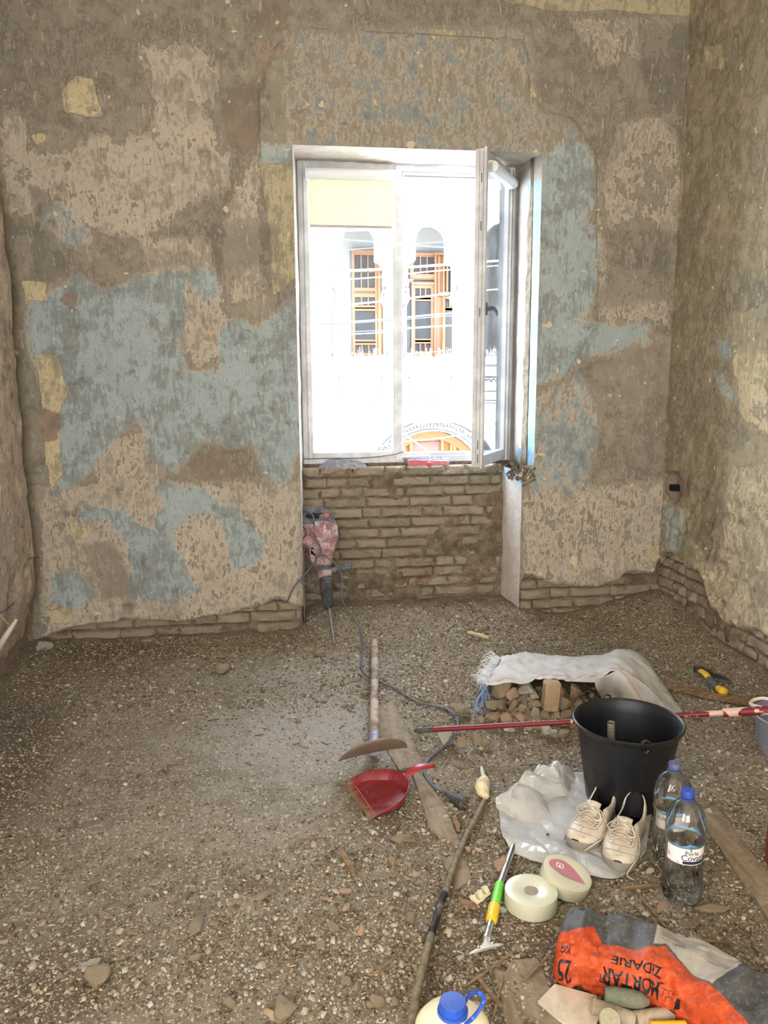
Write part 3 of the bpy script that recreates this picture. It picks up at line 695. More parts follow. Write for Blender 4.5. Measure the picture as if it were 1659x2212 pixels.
mb.box(((wx0+wx1)/2, -2.3, wz0/2), (wx1-wx0, 0.2, wz0)); mb.box(((wx0+wx1)/2, -2.3, (ZC+wz1)/2), (wx1-wx0, 0.2, ZC-wz1))
struct(mb.build('wall_rear', m_ceil, smooth=0))
# outer shell of the front wall; backing boxes and slab added against light leaks
mb = MB(); y0, y1 = YF+0.06, YF+0.20
mb.box(((-2.2+0.14)/2, (y0+y1)/2+.0, 2), (2.34, y1-y0, 5)); mb.box(((1.5+3.2)/2, (y0+y1)/2, 2), (1.7, y1-y0, 5))
mb.box((-0.82, 4.70, 1.95), (1.80, 0.26, 4.1)); mb.box((2.06, 4.70, 1.95), (1.14, 0.26, 4.1)); mb.box((0.81, 4.70, 3.34), (1.50, 0.26, 1.16))
mb.box((XL-0.25, 1.2, 1.9), (0.2, 7.4, 4.2)); mb.box((XR+0.28, 1.2, 1.9), (0.2, 7.4, 4.2)); mb.box((0.5, 1.25, -0.27), (4.8, 7.8, 0.24)); mb.box((0.8, YF+.03, 0.86), (1.5, .1, .19))
mb.box((0.8, (y0+y1)/2, 3.65), (1.5, y1-y0, 1.82)); mb.box((0.8, (y0+y1)/2, 0.20), (1.5, y1-y0, 1.42))
struct(mb.build('wall_outer', m_mortar, smooth=0))
# ---- opaque panels added to close the unseen openings and keep the sun out
mb = MB(); mb.box(((wx0+wx1)/2, -2.34, (wz0+wz1)/2), (wx1-wx0+.1, 0.02, wz1-wz0+.1)); struct(mb.build('rear_block_panel', m_ceil, smooth=0))
mb = MB(); mb.box((XR+0.05, -0.55, 1.25), (0.02, 1.3, 2.7)); struct(mb.build('side_block_panel', m_ceil, smooth=0))

# ================================================================== WINDOW
m_pvc = dusty('dusty_white_pvc', (212,213,218), (186,180,172), 0.25, 0.45, 5, 0.4, bump=0.03)
m_gasket = plain('dark_gasket', (70,72,76), 0.6)
def glass_mat(name, tint=(0.95,0.98,0.97), gl=0.10, dust=0.05, rough=0.02):
    t = NT(name); tr = t.n('ShaderNodeBsdfTransparent'); tr.inputs[0].default_value = (*tint, 1)
    g = t.n('ShaderNodeBsdfGlossy'); g.inputs['Roughness'].default_value = rough
    d = t.n('ShaderNodeBsdfDiffuse'); d.inputs[0].default_value = (.8,.8,.78,1)
    f = t.n('ShaderNodeFresnel'); f.inputs[0].default_value = 1.5
    a = t.n('ShaderNodeMixShader'); t.link(t.math('ADD', t.math('MULTIPLY', f.outputs[0], 0.9), gl-0.04, clamp=True), a.inputs[0]); t.link(tr.outputs[0], a.inputs[1]); t.link(g.outputs[0], a.inputs[2])
    b = t.n('ShaderNodeMixShader'); n = t.noise(6, 6, 0.7)
    t.link(t.math('MULTIPLY', t.step(n, 0.40, 0.75), dust*2), b.inputs[0]); t.link(a.outputs[0], b.inputs[1]); t.link(d.outputs[0], b.inputs[2])
    t.link(b.outputs[0], t.t.nodes['Material Output'].inputs[0]); return t.m
m_pane = glass_mat('window_glass', (0.97,0.985,0.98), 0.03, 0.05)
W0, W1 = 0.165, 1.478            # frame outer edges
WB, WT = 0.955, 2.735
win = struct(thing('window_1', 'white plastic two-part window in the deep opening', 'window', (0.82, YF, WB)))
del win['category']
def rails(mb, x0, x1, z0, z1, w, y0, y1):
    for a, b, c, d in ((x0, x0+w[0], z0, z1), (x1-w[1], x1, z0, z1), (x0+w[0], x1-w[1], z0, z0+w[2]), (x0+w[0], x1-w[1], z1-w[3], z1)):
        mb.box(((a+b)/2, (y0+y1)/2, (c+d)/2), (b-a, y1-y0, d-c))
mb = MB(); rails(mb, W0, W1, WB, WT, (.032, .05, .04, .05), YF-.01, YF+.06)
rails(mb, W0-.02, W1+.02, WB-.02, WT+.02, (.03, .03, .03, .03), YF+.02, YF+.07)
mb.box((0.762, YF+.02, (WB+WT)/2), (.044, .07, WT-WB-.02)); fr = bev(mb.build('window_frame', m_pvc, win, smooth=0), .004)
mb = MB(); rails(mb, .197, .745, .990, 2.690, (.030, .018, .036, .030), YF-.022, YF+.05)
bev(mb.build('fixed_sash', m_pvc, win, smooth=0), .005)
mb = MB(); rails(mb, .780, 1.435, .985, 2.690, (.012, .012, .030, .034), YF-.004, YF+.05)
mb.box((0.784, YF-.007, 1.85), (.004, .006, 1.68), mi=1); mb.box((1.10, YF-.007, 2.662), (.6, .006, .004), mi=1)
bev(mb.build('opening_rebate', [m_pvc, m_gasket], win, smooth=0), .002)
mb = MB(); mb.box((.477, YF+.02, 1.85), (.51, .004, 1.66)); mb.build('pane', m_pane, win, smooth=0)
# open casement, hinged on the right jamb and swung into the room
hinge = Vector((1.432, YF-.02, 0)); free = aty(1036, 660, 4.40); free.z = 0
dirv = (free-hinge); dirv.z = 0; SW = dirv.length; dirv.normalize(); nrm = Vector((-dirv.y, dirv.x, 0))
if nrm.x > 0: nrm = -nrm              # nrm points towards the room side of the sash when closed ... the left now
def cs(u, t, z): return hinge+dirv*u+nrm*t+Vector((0, 0, z))
def cbox(mb, u0, u1, z0, z1, t0, t1, mi=0):
    vs = [cs(u, t, z) for u in (u0, u1) for t in (t0, t1) for z in (z0, z1)]
    mb.add(vs, [(0,1,3,2), (4,6,7,5), (0,4,5,1), (2,3,7,6), (0,2,6,4), (1,5,7,3)], mi)
SB, STt = .972, 2.700
mb = MB()
for a, b, c, d in ((0, .058, SB, STt), (SW-.058, SW, SB, STt), (.058, SW-.058, SB, SB+.062), (.058, SW-.058, STt-.058, STt)):
    cbox(mb, a, b, c, d, -.02, .035)
cbox(mb, SW-.012, SW+.010, SB-.006, STt+.006, -.032, -.018); cbox(mb, -.01, .02, SB-.006, STt+.006, -.032, -.018)
cbox(mb, SW-.03, SW+.008, SB-.006, SB+.01, -.032, -.018)
for z in (1.02, 1.10, 1.84, 2.3, 2.55): cbox(mb, SW-.001, SW+.002, z-.025, z+.025, -.004, .001, 1)
for t_ in (-.012, .010): cbox(mb, SW-.001, SW+.0015, SB+.01, STt-.01, t_, t_+.0015, 1)
cas = bev(mb.build('open_casement', [m_pvc, m_gasket], win, smooth=0), .004)
mb = MB(); cbox(mb, .05, SW-.05, SB+.055, STt-.05, .005, .009); mb.build('pane', m_pane, cas, smooth=0)
m_handle = plain('grey_handle', (112,106,108), 0.5, k=.8)
mb = MB(); hz = 1.86; 
cbox(mb, SW-.046, SW-.016, hz-.035, hz+.035, -.034, -.020)
hp = cs(SW-.031, -.050, hz); mb.tube([cs(SW-.031, -.030, hz), hp, cs(SW-.045, -.056, hz+.004), cs(SW-.075, -.058, hz+.004), cs(SW-.130, -.056, hz-.006), cs(SW-.165, -.052, hz-.024)], [.013,.013,.013,.013,.012,.009], 10)
bev(mb.build('handle', m_handle, cas, smooth=40), .003)
# roller blinds: cassette, fabric and bottom bar
m_blind = NT('yellow_blind_fabric', 0.9, 0.1); m_blind.color(lin((224,221,196)))
_tr = m_blind.n('ShaderNodeBsdfTranslucent'); _tr.inputs[0].default_value = lin((232,228,200), 0.92)
_mx = m_blind.n('ShaderNodeMixShader'); _mx.inputs[0].default_value = 0.45; m_blind.link(m_blind.b.outputs[0], _mx.inputs[1]); m_blind.link(_tr.outputs[0], _mx.inputs[2])
m_blind.link(_mx.outputs[0], m_blind.t.nodes['Material Output'].inputs[0]); m_blind = m_blind.m
m_cas = plain('white_cassette', (214,214,216), 0.35)
bl = thing('roller_blind', 'pale yellow roller blind partly lowered over the closed left sash', 'blind', (.475, YF-.05, 2.37))
mb = MB(); mb.tube([(.215, YF-.055, 2.655), (.735, YF-.055, 2.655)], .030, 20); mb.box((.475, YF-.033, 2.655), (.52, .03, .066))
mb.box((.212, YF-.05, 2.655), (.006, .06, .07)); mb.box((.738, YF-.05, 2.655), (.006, .06, .07)); mb.build('cassette', m_cas, bl)
mb = MB(); mb.box((.475, YF-.038, 2.495), (.485, .0015, .26)); mb.build('fabric', m_blind, bl, smooth=0)
mb = MB(); mb.box((.475, YF-.038, 2.362), (.485, .010, .014)); o = mb.build('bottom_bar', plain('bar_grey', (150,140,142), .4), bl, smooth=0)
bl2 = thing('roller_blind', 'white rolled-up blind cassette fixed along the top of the open casement', 'blind', cs(SW*.5, -.03, 2.6))
mb = MB(); mb.tube([cs(.055, -.048, 2.615), cs(SW-.055, -.048, 2.615)], .030, 18); cbox(mb, .055, SW-.055, 2.585, 2.648, -.046, -.02)
mb.build('cassette', m_cas, bl2)
# beaded chain guide on the right jamb
mb = MB(); mb.tube([(1.452, YF-.035, 2.3), (1.455, YF-.035, 1.35)], .0018, 6); mb.box((1.457, YF-.03, 1.62), (.016, .012, .035))
tag(mb.build('blind_chain', plain('chain_white', (190,188,186), .5), loc=(1.455, YF-.035, 1.35)), 'thin white blind chain hanging beside the right window jamb', 'chain')

# ================================================================== STREET SIDE
FY = 18.0
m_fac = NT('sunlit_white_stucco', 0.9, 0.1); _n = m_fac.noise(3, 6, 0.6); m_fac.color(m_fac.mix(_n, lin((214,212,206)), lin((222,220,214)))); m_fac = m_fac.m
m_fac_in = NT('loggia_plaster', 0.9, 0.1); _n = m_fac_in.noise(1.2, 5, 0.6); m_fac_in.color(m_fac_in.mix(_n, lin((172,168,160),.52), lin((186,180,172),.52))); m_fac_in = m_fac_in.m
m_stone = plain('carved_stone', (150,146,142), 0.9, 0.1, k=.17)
m_wood_o = NT('varnished_orange_wood', 0.5, 0.4); _n = m_wood_o.noise(1.0, 5, .6, 0, m_wood_o.mapped((0,0,0), (30, 30, 3)))
m_wood_o.color(m_wood_o.mix(_n, lin((196,132,84),.27), lin((218,156,104),.27))); m_wood_o = m_wood_o.m
m_dark_pane = plain('dark_glass', (84,82,80), 0.45, 0.1, k=.42)
fac = thing('town_house', 'sunlit white town house with trefoil loggia arches across the street', 'building', (3.2, FY, -4))
def trefoil(cx, zt=4.80, zb=1.90, r=.385, w=.57):
    P = []; zc = zt-r
    for k in range(0, 13): a = PI*k/12; P.append((cx+r*math.cos(a), zc+r*math.sin(a)))
    P.append((cx-r, 4.02))
    L = []
    for k in range(0, 9): a = math.radians(100)+math.radians(95)*k/8; L.append((cx-w+.20+.20*math.cos(a), 3.80+.20*math.sin(a)))
    P += L; P += [(cx-w, 3.45), (cx-w+.06, 3.2), (cx-w-.02, 3.02), (cx-w-.02, zb)]
    mir = [(2*cx-a, b) for a, b in P[13:]][::-1]
    return P[:13][::1]+P[13:]+mir
ARC = [1.925, 3.545, 5.19, 0.30, 6.85]
def xzM(Y): return Matrix(((1,0,0,0), (0,0,1,Y), (0,1,0,0), (0,0,0,1)))     # local (x, z, depth) -> world
ax, az, ar = 3.60, -1.10, 1.30
arch_hole = [(ax+ar*math.cos(PI*k/24), az+ar*math.sin(PI*k/24)) for k in range(25)]+[(ax-ar, -4), (ax+ar, -4)]
mb = MB(); mb.prism([(-7, -4.5), (13, -4.5), (13, 7.6), (-7, 7.6)], 0, .38, xzM(FY), holes=[trefoil(c)[::-1] for c in ARC]+[arch_hole[::-1]])
mb.build('facade_wall', m_fac, fac, smooth=0)
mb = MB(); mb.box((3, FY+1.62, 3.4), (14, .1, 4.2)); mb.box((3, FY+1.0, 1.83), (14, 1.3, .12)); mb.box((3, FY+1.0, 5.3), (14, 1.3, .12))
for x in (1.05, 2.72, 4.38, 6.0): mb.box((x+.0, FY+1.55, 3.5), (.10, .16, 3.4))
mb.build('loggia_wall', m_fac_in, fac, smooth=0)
mb = MB()     # archivolts round each trefoil opening
for c in ARC:
    P = trefoil(c); Q = [Vector((a, FY-.03, b)) for a, b in P[13:]]
    full = [Vector((a, FY-.02, b)) for a, b in trefoil(c)]
    n = len(full); left = full[13:13+14]
    path = ([Vector((2*c-v.x, v.y, v.z)) for v in left[::-1]][:]+full[:13]+left)
    mb.tube(path, .045, 8, flat=1.0)
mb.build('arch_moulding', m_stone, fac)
for i in range(len(ARC)-1 if False else 4):
    c0 = sorted(ARC)[i]; c1 = sorted(ARC)[i+1]; c = (c0+c1)/2; rr = random.Random(i); mb = MB()
    mb.lathe([(.20, 2.0), (.20, 2.14), (.16, 2.2), (.15, 2.9), (.17, 3.0)], (c, FY-.02, 0), 20)
    for k in range(26):
        a = rr.uniform(0, 2*PI); z = rr.uniform(3.02, 3.42); rad = .15+.14*(z-3.0)/.4
        mb.lathe([(0.001, -.05), (.035, -.02), (.03, .03), (.001, .055)], (c+rad*math.cos(a), FY-.05-rad*.5*abs(math.sin(a)), z), 8)
    mb.box((c, FY-.03, 3.48), (.56, .30, .09)); mb.build('capital', m_stone if False else m_fac, fac)
def wood_unit(name, x0, x1, z0, z1, rows, Y, fw=.07, parent=None):
    """rows: (z0, z1, ncols, nrows) groups of panes"""
    mb = MB(); zs = sorted(set([z0]+[q for r_ in rows for q in r_[:2]]+[z1]))
    mb.box(((x0+x1)/2, Y+.03, (z0+z1)/2), (x1-x0, .02, z1-z0))
    mb.box((x0+fw/2, Y, (z0+z1)/2), (fw, .09, z1-z0)); mb.box((x1-fw/2, Y, (z0+z1)/2), (fw, .09, z1-z0))
    for r_ in rows:
        for z in (r_[0]-.04, r_[1]+.04): mb.box(((x0+x1)/2, Y-.002, z), (x1-x0-2*fw+.02, .08, .08))
        for k in range(1, r_[2]): xx = x0+fw+(x1-x0-2*fw)*k/r_[2]; mb.box((xx, Y, (r_[0]+r_[1])/2), (.03, .06, r_[1]-r_[0]))
        for k in range(1, r_[3]): zz = r_[0]+(r_[1]-r_[0])*k/r_[3]; mb.box(((x0+x1)/2, Y, zz), (x1-x0-2*fw, .06, .03))
    mb.box(((x0+x1)/2, Y-.02, z1-.03), (x1-x0+.02, .12, .06)); mb.box(((x0+x1)/2, Y-.02, z0+.05), (x1-x0+.02, .12, .10))
    o = mb.build(name, m_wood_o, parent, smooth=0)
    for r_ in rows:
        mb = MB(); mb.box(((x0+x1)/2, Y+.012, (r_[0]+r_[1])/2), (x1-x0-2*fw+.01, .01, r_[1]-r_[0]+.01)); mb.build('pane', m_dark_pane, o, smooth=0)
    return o
WY = FY+1.45
def gx(px, Y=WY): return aty(px, 660, Y).x
def gz(py, Y=WY): return aty(900, py, Y).z
wood_unit('window', gx(760), gx(816), gz(775), gz(543), [(gz(623), gz(553), 3, 2), (gz(665), gz(643), 3, 1), (gz(738), gz(668), 1, 1), (gz(762), gz(741), 3, 1)], WY, .07, fac)
wood_unit('window', gx(816), gx(832), gz(775), gz(543), [], WY-.05, .06, fac)
wood_unit('window', gx(885), gx(944), gz(602), gz(547), [(gz(597), gz(555), 3, 1)], WY, .09, fac)
wood_unit('balcony_door', gx(890), gx(936), gz(775), gz(610), [(gz(643), gz(623), 3, 1), (gz(735), gz(647), 1, 1), (gz(759), gz(739), 3, 1)], WY, .07, fac)
wood_unit('door_post', gx(936), gx(958), gz(775), gz(547), [], WY-.08, .05, fac)
wood_unit('window', gx(958), gx(984), gz(775), gz(640), [(gz(665), gz(646), 2, 1), (gz(762), gz(671), 1, 1)], WY, .04, fac)
wood_unit('door_post', gx(944), gx(966), gz(640), gz(547), [], WY-.06, .05, fac)
wood_unit('balcony_door', gx(868), gx(889), gz(775), gz(604), [(gz(762), gz(612), 1, 1)], WY-.12, .03, fac)
mb = MB()
mb.box((3, FY-.14, 1.80), (16, .34, .14)); mb.box((3, FY-.06, 1.62), (16, .16, .10))
mb.box((3, FY-.10, 6.0), (16, .25, .18)); mb.box((3, FY-.05, 0.45), (16, .1, .10))
mb.build('cornice', m_fac, fac, smooth=0)
for c in ARC[:3]:
    mb = MB()
    for k in range(16):
        rr = random.Random(k+int(c*10)); mb.box((c-.45+.9*k/15, FY-.02, 1.36+rr.uniform(-.02, .02)), (.04, .05, rr.uniform(.02, .05)))
    for a, b, c_, d in ((c-.5, c+.5, 1.42, 1.45), (c-.5, c+.5, 1.10, 1.12), (c-.5, c-.48, 1.1, 1.45), (c+.48, c+.5, 1.1, 1.45)): mb.box(((a+b)/2, FY-.015, (c_+d)/2), (b-a, .05, d-c_))
    mb.build('relief_panel', m_stone, fac, smooth=0)
m_wood_s = dusty('sunlit_orange_wood', (200,128,74), (214,150,96), .5, .6, 3, .1, bump=0, k=.20)
# big arched doorway at street level
mb = MB()
for r0, r1, d in ((1.30, 1.36, .02), (1.37, 1.56, -.03), (1.57, 1.64, -.06)):
    P0 = [(ax+r1*math.cos(PI*k/36), az+r1*math.sin(PI*k/36)) for k in range(37)]+[(ax+r0*math.cos(PI*k/36), az+r0*math.sin(PI*k/36)) for k in range(36, -1, -1)]
    mb.prism(P0, -.05+d, .05, xzM(FY))
for k in range(58):
    a = PI*(k+.5)/58; rr = random.Random(k); rm = 1.465+rr.uniform(-.03, .03)
    R_ = Matrix.Rotation(-(a+rr.uniform(-.9, .9)), 3, 'Y')
    mb.box((ax+rm*math.cos(a), FY-.10, az+rm*math.sin(a)), (.075, .05, .035), R_)
bev(mb.build('door_archivolt', m_stone, fac, smooth=0), .008, 1)
mb = MB()
P0 = [(ax+1.28*math.cos(PI*k/36), az+1.28*math.sin(PI*k/36)) for k in range(37)]; P1 = [(ax+1.10*math.cos(PI*k/36), az+1.10*math.sin(PI*k/36)) for k in range(36, -1, -1)]
mb.prism(P0+P1, .0, .08, xzM(FY+.28)); 
for x in (-.62, -.45, .30, .52, .60): mb.box((ax+x, FY+.32, -1.0), (.07, .08, 2*math.sqrt(1.2-x*x)-0.15))
mb.box((ax, FY+.40, -1.9), (2.6, .04, 4.2)); mb.build('street_door', m_wood_s, fac, smooth=0)
mb = MB(); mb.box((ax-.08, FY+.36, -.75), (.72, .03, 1.35)); mb.box((ax+.8, FY+.36, -.95), (.25, .03, .9)); mb.build('pane', plain('brown_glass', (130,96,84),   .5, .1, k=.25), fac, smooth=0)
# dry grass along the loggia ledge
for c in ARC[:3]:
    rr = random.Random(int(c*7)); mb = MB()
    for k in range(40):
        x = c-.5+rr.random(); l = rr.uniform(.06, .26); mb.tube([(x, FY-.02, 1.86), (x+rr.uniform(-.06, .06), FY-.02, 1.86+l)], .006, 3)
    tag(mb.build('dry_grass', plain('straw', (226,220,204), .9), loc=(c, FY-.02, 1.86)), ['dry weeds growing along the ledge of the arch seen past the closed sash', 'dry weeds growing along the ledge of the arch seen through the open half', 'dry weeds growing along the ledge seen through the casement glass'][ARC.index(c)], 'grass', None, 'stuff')
mb = MB(); mb.box((3, 12, -4.6), (40, 13, .2)); struct(mb.build('street', plain('pale_paving', (200,196,188), .9), smooth=0))
# overhead cables
m_cw = plain('sunlit_cable', (232,230,226), .5); m_cd = plain('blue_grey_cable', (84,88,100), .8, .1, k=.5)
CAB = [
 (m_cd, .016, [(600,505),(667,511),(813,523),(980,536),(1077,541),(1160,548)], 'thin dark cable highest across the street, sloping down to the right'),
 (m_cd, .011, [(600,556),(735,541),(815,535),(892,528),(968,521),(1120,508)], 'thin dark cable rising to the right across the heads of the arches'),
 (m_cw, .020, [(600,510),(740,499),(808,496),(905,490),(950,487),(1120,476)], 'white cable just under the tops of the loggia arches'),
 (m_cw, .026, [(600,591),(721,586),(831,581),(874,578),(983,570),(1120,560)], 'thick white cable crossing the shoulders of the arches'),
 (m_cw, .013, [(600,611),(721,605),(825,598),(874,592),(977,582),(1120,570)], 'thin pale cable just below the thick white one'),
 (m_cw, .019, [(600,671),(762,657),(832,650),(874,646),(980,633),(1120,621)], 'white cable crossing the upper part of the wooden doors'),
 (m_cd, .024, [(600,703),(712,698),(845,689),(874,686),(990,675),(1120,668)], 'thick blue-grey cable bundle at the height of the casement handle'),
 (m_cd, .012, [(600,707),(712,701),(845,692),(874,690),(990,681),(1120,676)], 'thin blue cable hanging just under the thick bundle'),
 (m_cd, .012, [(600,722),(712,718),(845,713),(874,711),(990,703),(1120,697)], 'thin blue-grey cable crossing the lower door panes'),
 (m_cw, .010, [(600,730),(712,724),(845,717),(874,709),(990,702),(1120,698)], 'thin white cable sagging across the lower door panes'),
 (m_cd, .010, [(600,780),(700,775),(830,768),(900,763),(975,757),(1120,748)], 'thin cable along the weedy ledge of the loggia'),
 (m_cd, .016, [(600,868),(680,870),(780,870),(850,867),(905,862),(1010,864),(1100,866)], 'slack grey cable across the blank white wall'),
 (m_cd, .012, [(600,870),(690,878),(780,879),(850,872),(905,864),(1010,868),(1100,873)], 'second slack cable looping under the first on the blank wall'),
 (m_cw, .014, [(740,975),(800,968),(874,954),(940,948),(1010,937),(1120,922)], 'white cable crossing in front of the street door arch'),
 (m_cw, .014, [(850,915),(874,938),(900,957),(925,975),(960,1000)], 'short white cable falling steeply across the street door arch'),
]
for mt, r_, pts_, lab in CAB:
    P = spline([aty(a, b, 11.5) for a, b in pts_], 5); mb = MB(); mb.tube(P, r_*.62, 6)
    tag(mb.build('overhead_cable', mt, loc=P[0]), lab, 'cable')
# ================================================================== TOOLS BY THE WINDOW
m_red_h = dusty('dusty_veiled_red_housing', (120,78,78), (158,140,138), 1.0, 0.6, 16, bump=0.08)  # dust, raised to carry the pale window veil in the colour as well
m_grey_h = dusty('dusty_dark_grey_housing', (64,68,76), (130,128,128), 0.55, 0.6, 20, bump=0.08)
m_black_r = dusty('dusty_black_rubber', (44,46,50), (120,114,104), 0.40, 0.65, 18, bump=0.08)
m_steel = dusty('dusty_steel', (130,130,130), (140,128,112), 0.4, 0.4, 20, 0.5, 0.8, bump=0.05)
m_pale_txt = plain('pale_lettering', (206,186,176), 0.7)
m_vent = plain('vent_dark', (52,34,34), 0.8)
tip = onf(722, 1386); tip.z -= 0.015
top = aty(700, 1100, 4.70)
hz_ = (top-tip).normalized(); hy_ = (Vector((0,1,0))-hz_*hz_.y).normalized(); hx_ = hy_.cross(hz_)
H0 = thing('demolition_hammer', 'red and grey electric demolition hammer standing on its chisel against the brick under the window', 'power tool', tip)
ks = (top-tip).length/1890.0           # metres per unit of the front drawing (1890 units tall)
def hp_(X, Y, d=0.0): return tip+hx_*((X-670)*ks)+hz_*((2080-Y)*ks)+hy_*d
HM = Matrix.Identity(4)
for i in range(3): HM[i][0] = hx_[i]; HM[i][1] = hz_[i]; HM[i][2] = -hy_[i]; HM[i][3] = tip[i]
def hpoly(pts): return [((X-670)*ks, (2080-Y)*ks) for X, Y in pts]
mb = MB(); c = 620
mb.tube([hp_(668, 2070), hp_(650, 1800), hp_(640, 1560)], [.0095, .0095, .0095], 6); mb.tube([hp_(672, 2085), hp_(670, 2040)], [.012, .010], 4, flat=.4)
mb.build('chisel', m_steel, H0)
axis = [(1610, 38), (1600, 46), (1560, 66), (1480, 76), (1350, 80), (1345, 84), (1320, 84), (1315, 76), (1300, 76), (1295, 84), (1275, 84), (1270, 76), (1255, 76), (1250, 84), (1225, 84), (1180, 80)]
mb = MB(); mb.tube([hp_(c+18*(1-(Y-1180)/430.)*0+(Y-1180)*.03, Y) for Y, r in axis], [r*ks for Y, r in axis], 24); mb.build('chuck', m_black_r, H0)
mb = MB(); mb.tube([hp_(c, 1195), hp_(c-8, 1150), hp_(c-12, 1112)], [80*ks, 98*ks, 100*ks], 24); mb.build('front_collar', m_red_h, H0)
mb = MB(); mb.tube([hp_(c-20, 1112), hp_(c-20, 1048)], [104*ks, 104*ks], 24); mb.tube([hp_(c+40, 1090), hp_(770, 1085), hp_(800, 1078)], [38*ks, 40*ks, 40*ks], 14)
mb.tube([hp_(790, 1080), hp_(820, 1068), hp_(900, 1050), hp_(955, 1045), hp_(975, 1044)], [34*ks, 48*ks, 50*ks, 52*ks, 30*ks], 16); mb.build('side_handle', m_grey_h, H0)
mb = MB(); mb.prism(hpoly([(500,1060),(700,1060),(716,990),(730,900),(790,760),(826,640),(826,520),(800,480),(720,450),(650,425),(510,432),(505,600),(560,760),(590,900),(520,980)]), -.010, .062, HM)
gear = bev(mb.build('gear_housing', m_red_h, H0, smooth=40), .016, 3)
mb = MB(); mb.prism(hpoly([(520,1060),(600,1060),(600,600),(560,440),(330,446),(222,500),(212,560),(240,650),(300,705),(400,730),(440,800),(440,950),(470,1010)]), -.055, .040, HM)
motor = bev(mb.build('motor_housing', m_red_h, H0, smooth=40), .014, 3)
mb = MB()
for k in range(12): a = math.radians(52-k*10); cx_, cy_ = 290, 560; mb.box(hp_(cx_+115*math.cos(a), cy_-115*math.sin(a), -.041), (.016, .004, .0035), Matrix.Rotation(a, 3, 'Y').inverted().inverted())
mb.box(hp_(292, 580, -.042), (.026, .004, .030)); mb.build('air_vent', m_vent, motor, smooth=0)
for q in range(4):
    pass
mb = MB()
for x in (415, 440, 465): mb.tube([hp_(x, 450, -.040), hp_(x+4, 620, -.041)], .0022, 6)
mb.build('housing_rib', m_red_h, motor, smooth=60); mb = MB()
for x in (768, 788, 808): mb.tube([hp_(x, 500, -.061), hp_(x-6, 700, -.060)], .0022, 6)
mb.build('housing_rib', m_red_h, gear, smooth=60)
mb = MB(); mb.prism(hpoly([(188,420),(235,320),(270,262),(330,232),(420,250),(500,360),(640,368),(730,420),(822,530),(820,480),(800,400),(770,310),(715,240),(640,205),(560,192),(380,188),(300,200),(262,236),(240,300),(215,400),(225,470),(330,455),(510,440),(660,432),(828,545),(815,470),(760,420),(738,380),(590,360),(410,350),(405,300),(330,232)][:1]+
    [(235,325),(268,250),(300,208),(380,188),(560,192),(640,205),(715,240),(770,310),(800,400),(824,530),(725,462),(655,432),(510,440),(330,458),(222,480)]), -.035, .042, HM,
    holes=[hpoly([(415,292),(415,345),(470,372),(585,372),(600,330),(590,296),(500,286)])[::-1]])
bev(mb.build('rear_handle', m_grey_h, H0, smooth=40), .012, 3)
mb = MB(); mb.box(hp_(693, 345, -.043), (60*ks, .006, 70*ks)); bev(mb.build('switch', plain('orange_red_switch', (190,82,62), .5), H0, smooth=0), .002)
mb = MB(); mb.box(hp_(470, 820, -.041), (42*ks, .003, 60*ks)); mb.box(hp_(490, 880, -.041), (34*ks, .003, 18*ks)); mb.build('rating_plate', m_vent, motor, smooth=0)
vf = text_mesh('4S', .016); mb = MB(); add_mapped(mb, vf, lambda v: hp_(468, 822, -.0435)+hx_*v.x+hz_*v.y); mb.build('lettering', m_pale_txt, motor, smooth=0, normals=False)
vf = text_mesh('HILTI', .019, bold=True); mb = MB(); add_mapped(mb, vf, lambda v: hp_(650, 545, -.0632)-hz_*(v.x*1.0)+hx_*v.y); mb.build('lettering', m_pale_txt, gear, smooth=0, normals=False); mb = MB()
for a, b, c_, d in ((640, 690, 770, 776), (640, 690, 905, 911), (640, 645, 770, 911), (686, 690, 770, 911)): mb.box(hp_((a+b)/2, (c_+d)/2, -.0625), ((b-a)*ks, .001, (d-c_)*ks))
mb.build('badge_outline', m_pale_txt, gear, smooth=0, normals=False)
# mains cable: loops round the machine, then across the floor
cp = [hp_(250, 330, .0), hp_(310, 268, -.050), hp_(380, 250, -.055), hp_(460, 290, -.058), hp_(510, 350, -.060), hp_(520, 460, -.060), hp_(512, 580, -.052), hp_(525, 690, -.052), hp_(565, 800, -.070), hp_(582, 880, -.074), hp_(575, 940, -.076)]
cp2 = [hp_(500, 1010, -.045), hp_(520, 945, -.078), hp_(600, 950, -.082), hp_(680, 1005, -.082), hp_(760, 1090, -.075), hp_(815, 1190, -.06), hp_(826, 1290, -.05), hp_(805, 1420, -.05), hp_(795, 1510, -.05)]
cp2 += [aty(752, 1320, 4.30), aty(768, 1338, 4.24), onf(779, 1362, .02), onf(783, 1400, .012), onf(781, 1440, .009), onf(790, 1458, .007), onf(799, 1462, .006), onf(808, 1466, .005), onf(818, 1472, .006), onf(857, 1490, .009), onf(900, 1516, .009), onf(941, 1526, .009), onf(968, 1534, .009), onf(988, 1556, .022), onf(985, 1581, .062), onf(975, 1596, .03), onf(960, 1613, .010), onf(927, 1639, .009), onf(916, 1663, .004), onf(924, 1685, .006), onf(941, 1702, .009), onf(965, 1714, .012)]
m_cord = dusty('dusty_grey_cable', (72,76,86), (128,124,118), 0.35, 0.6, 30, bump=0)
mb = MB(); mb.tube(spline(cp, 6), .0052, 10); mb.tube(spline(cp2, 6), .0052, 10)
l1 = [hp_(225, 400, -.02), hp_(150, 500, -.02), hp_(95, 590, -.02), hp_(100, 650, -.02), hp_(140, 660, -.02), hp_(175, 600, -.02), hp_(200, 470, -.02)]
mb.tube(spline(l1, 6), .007, 8, flat=.6)
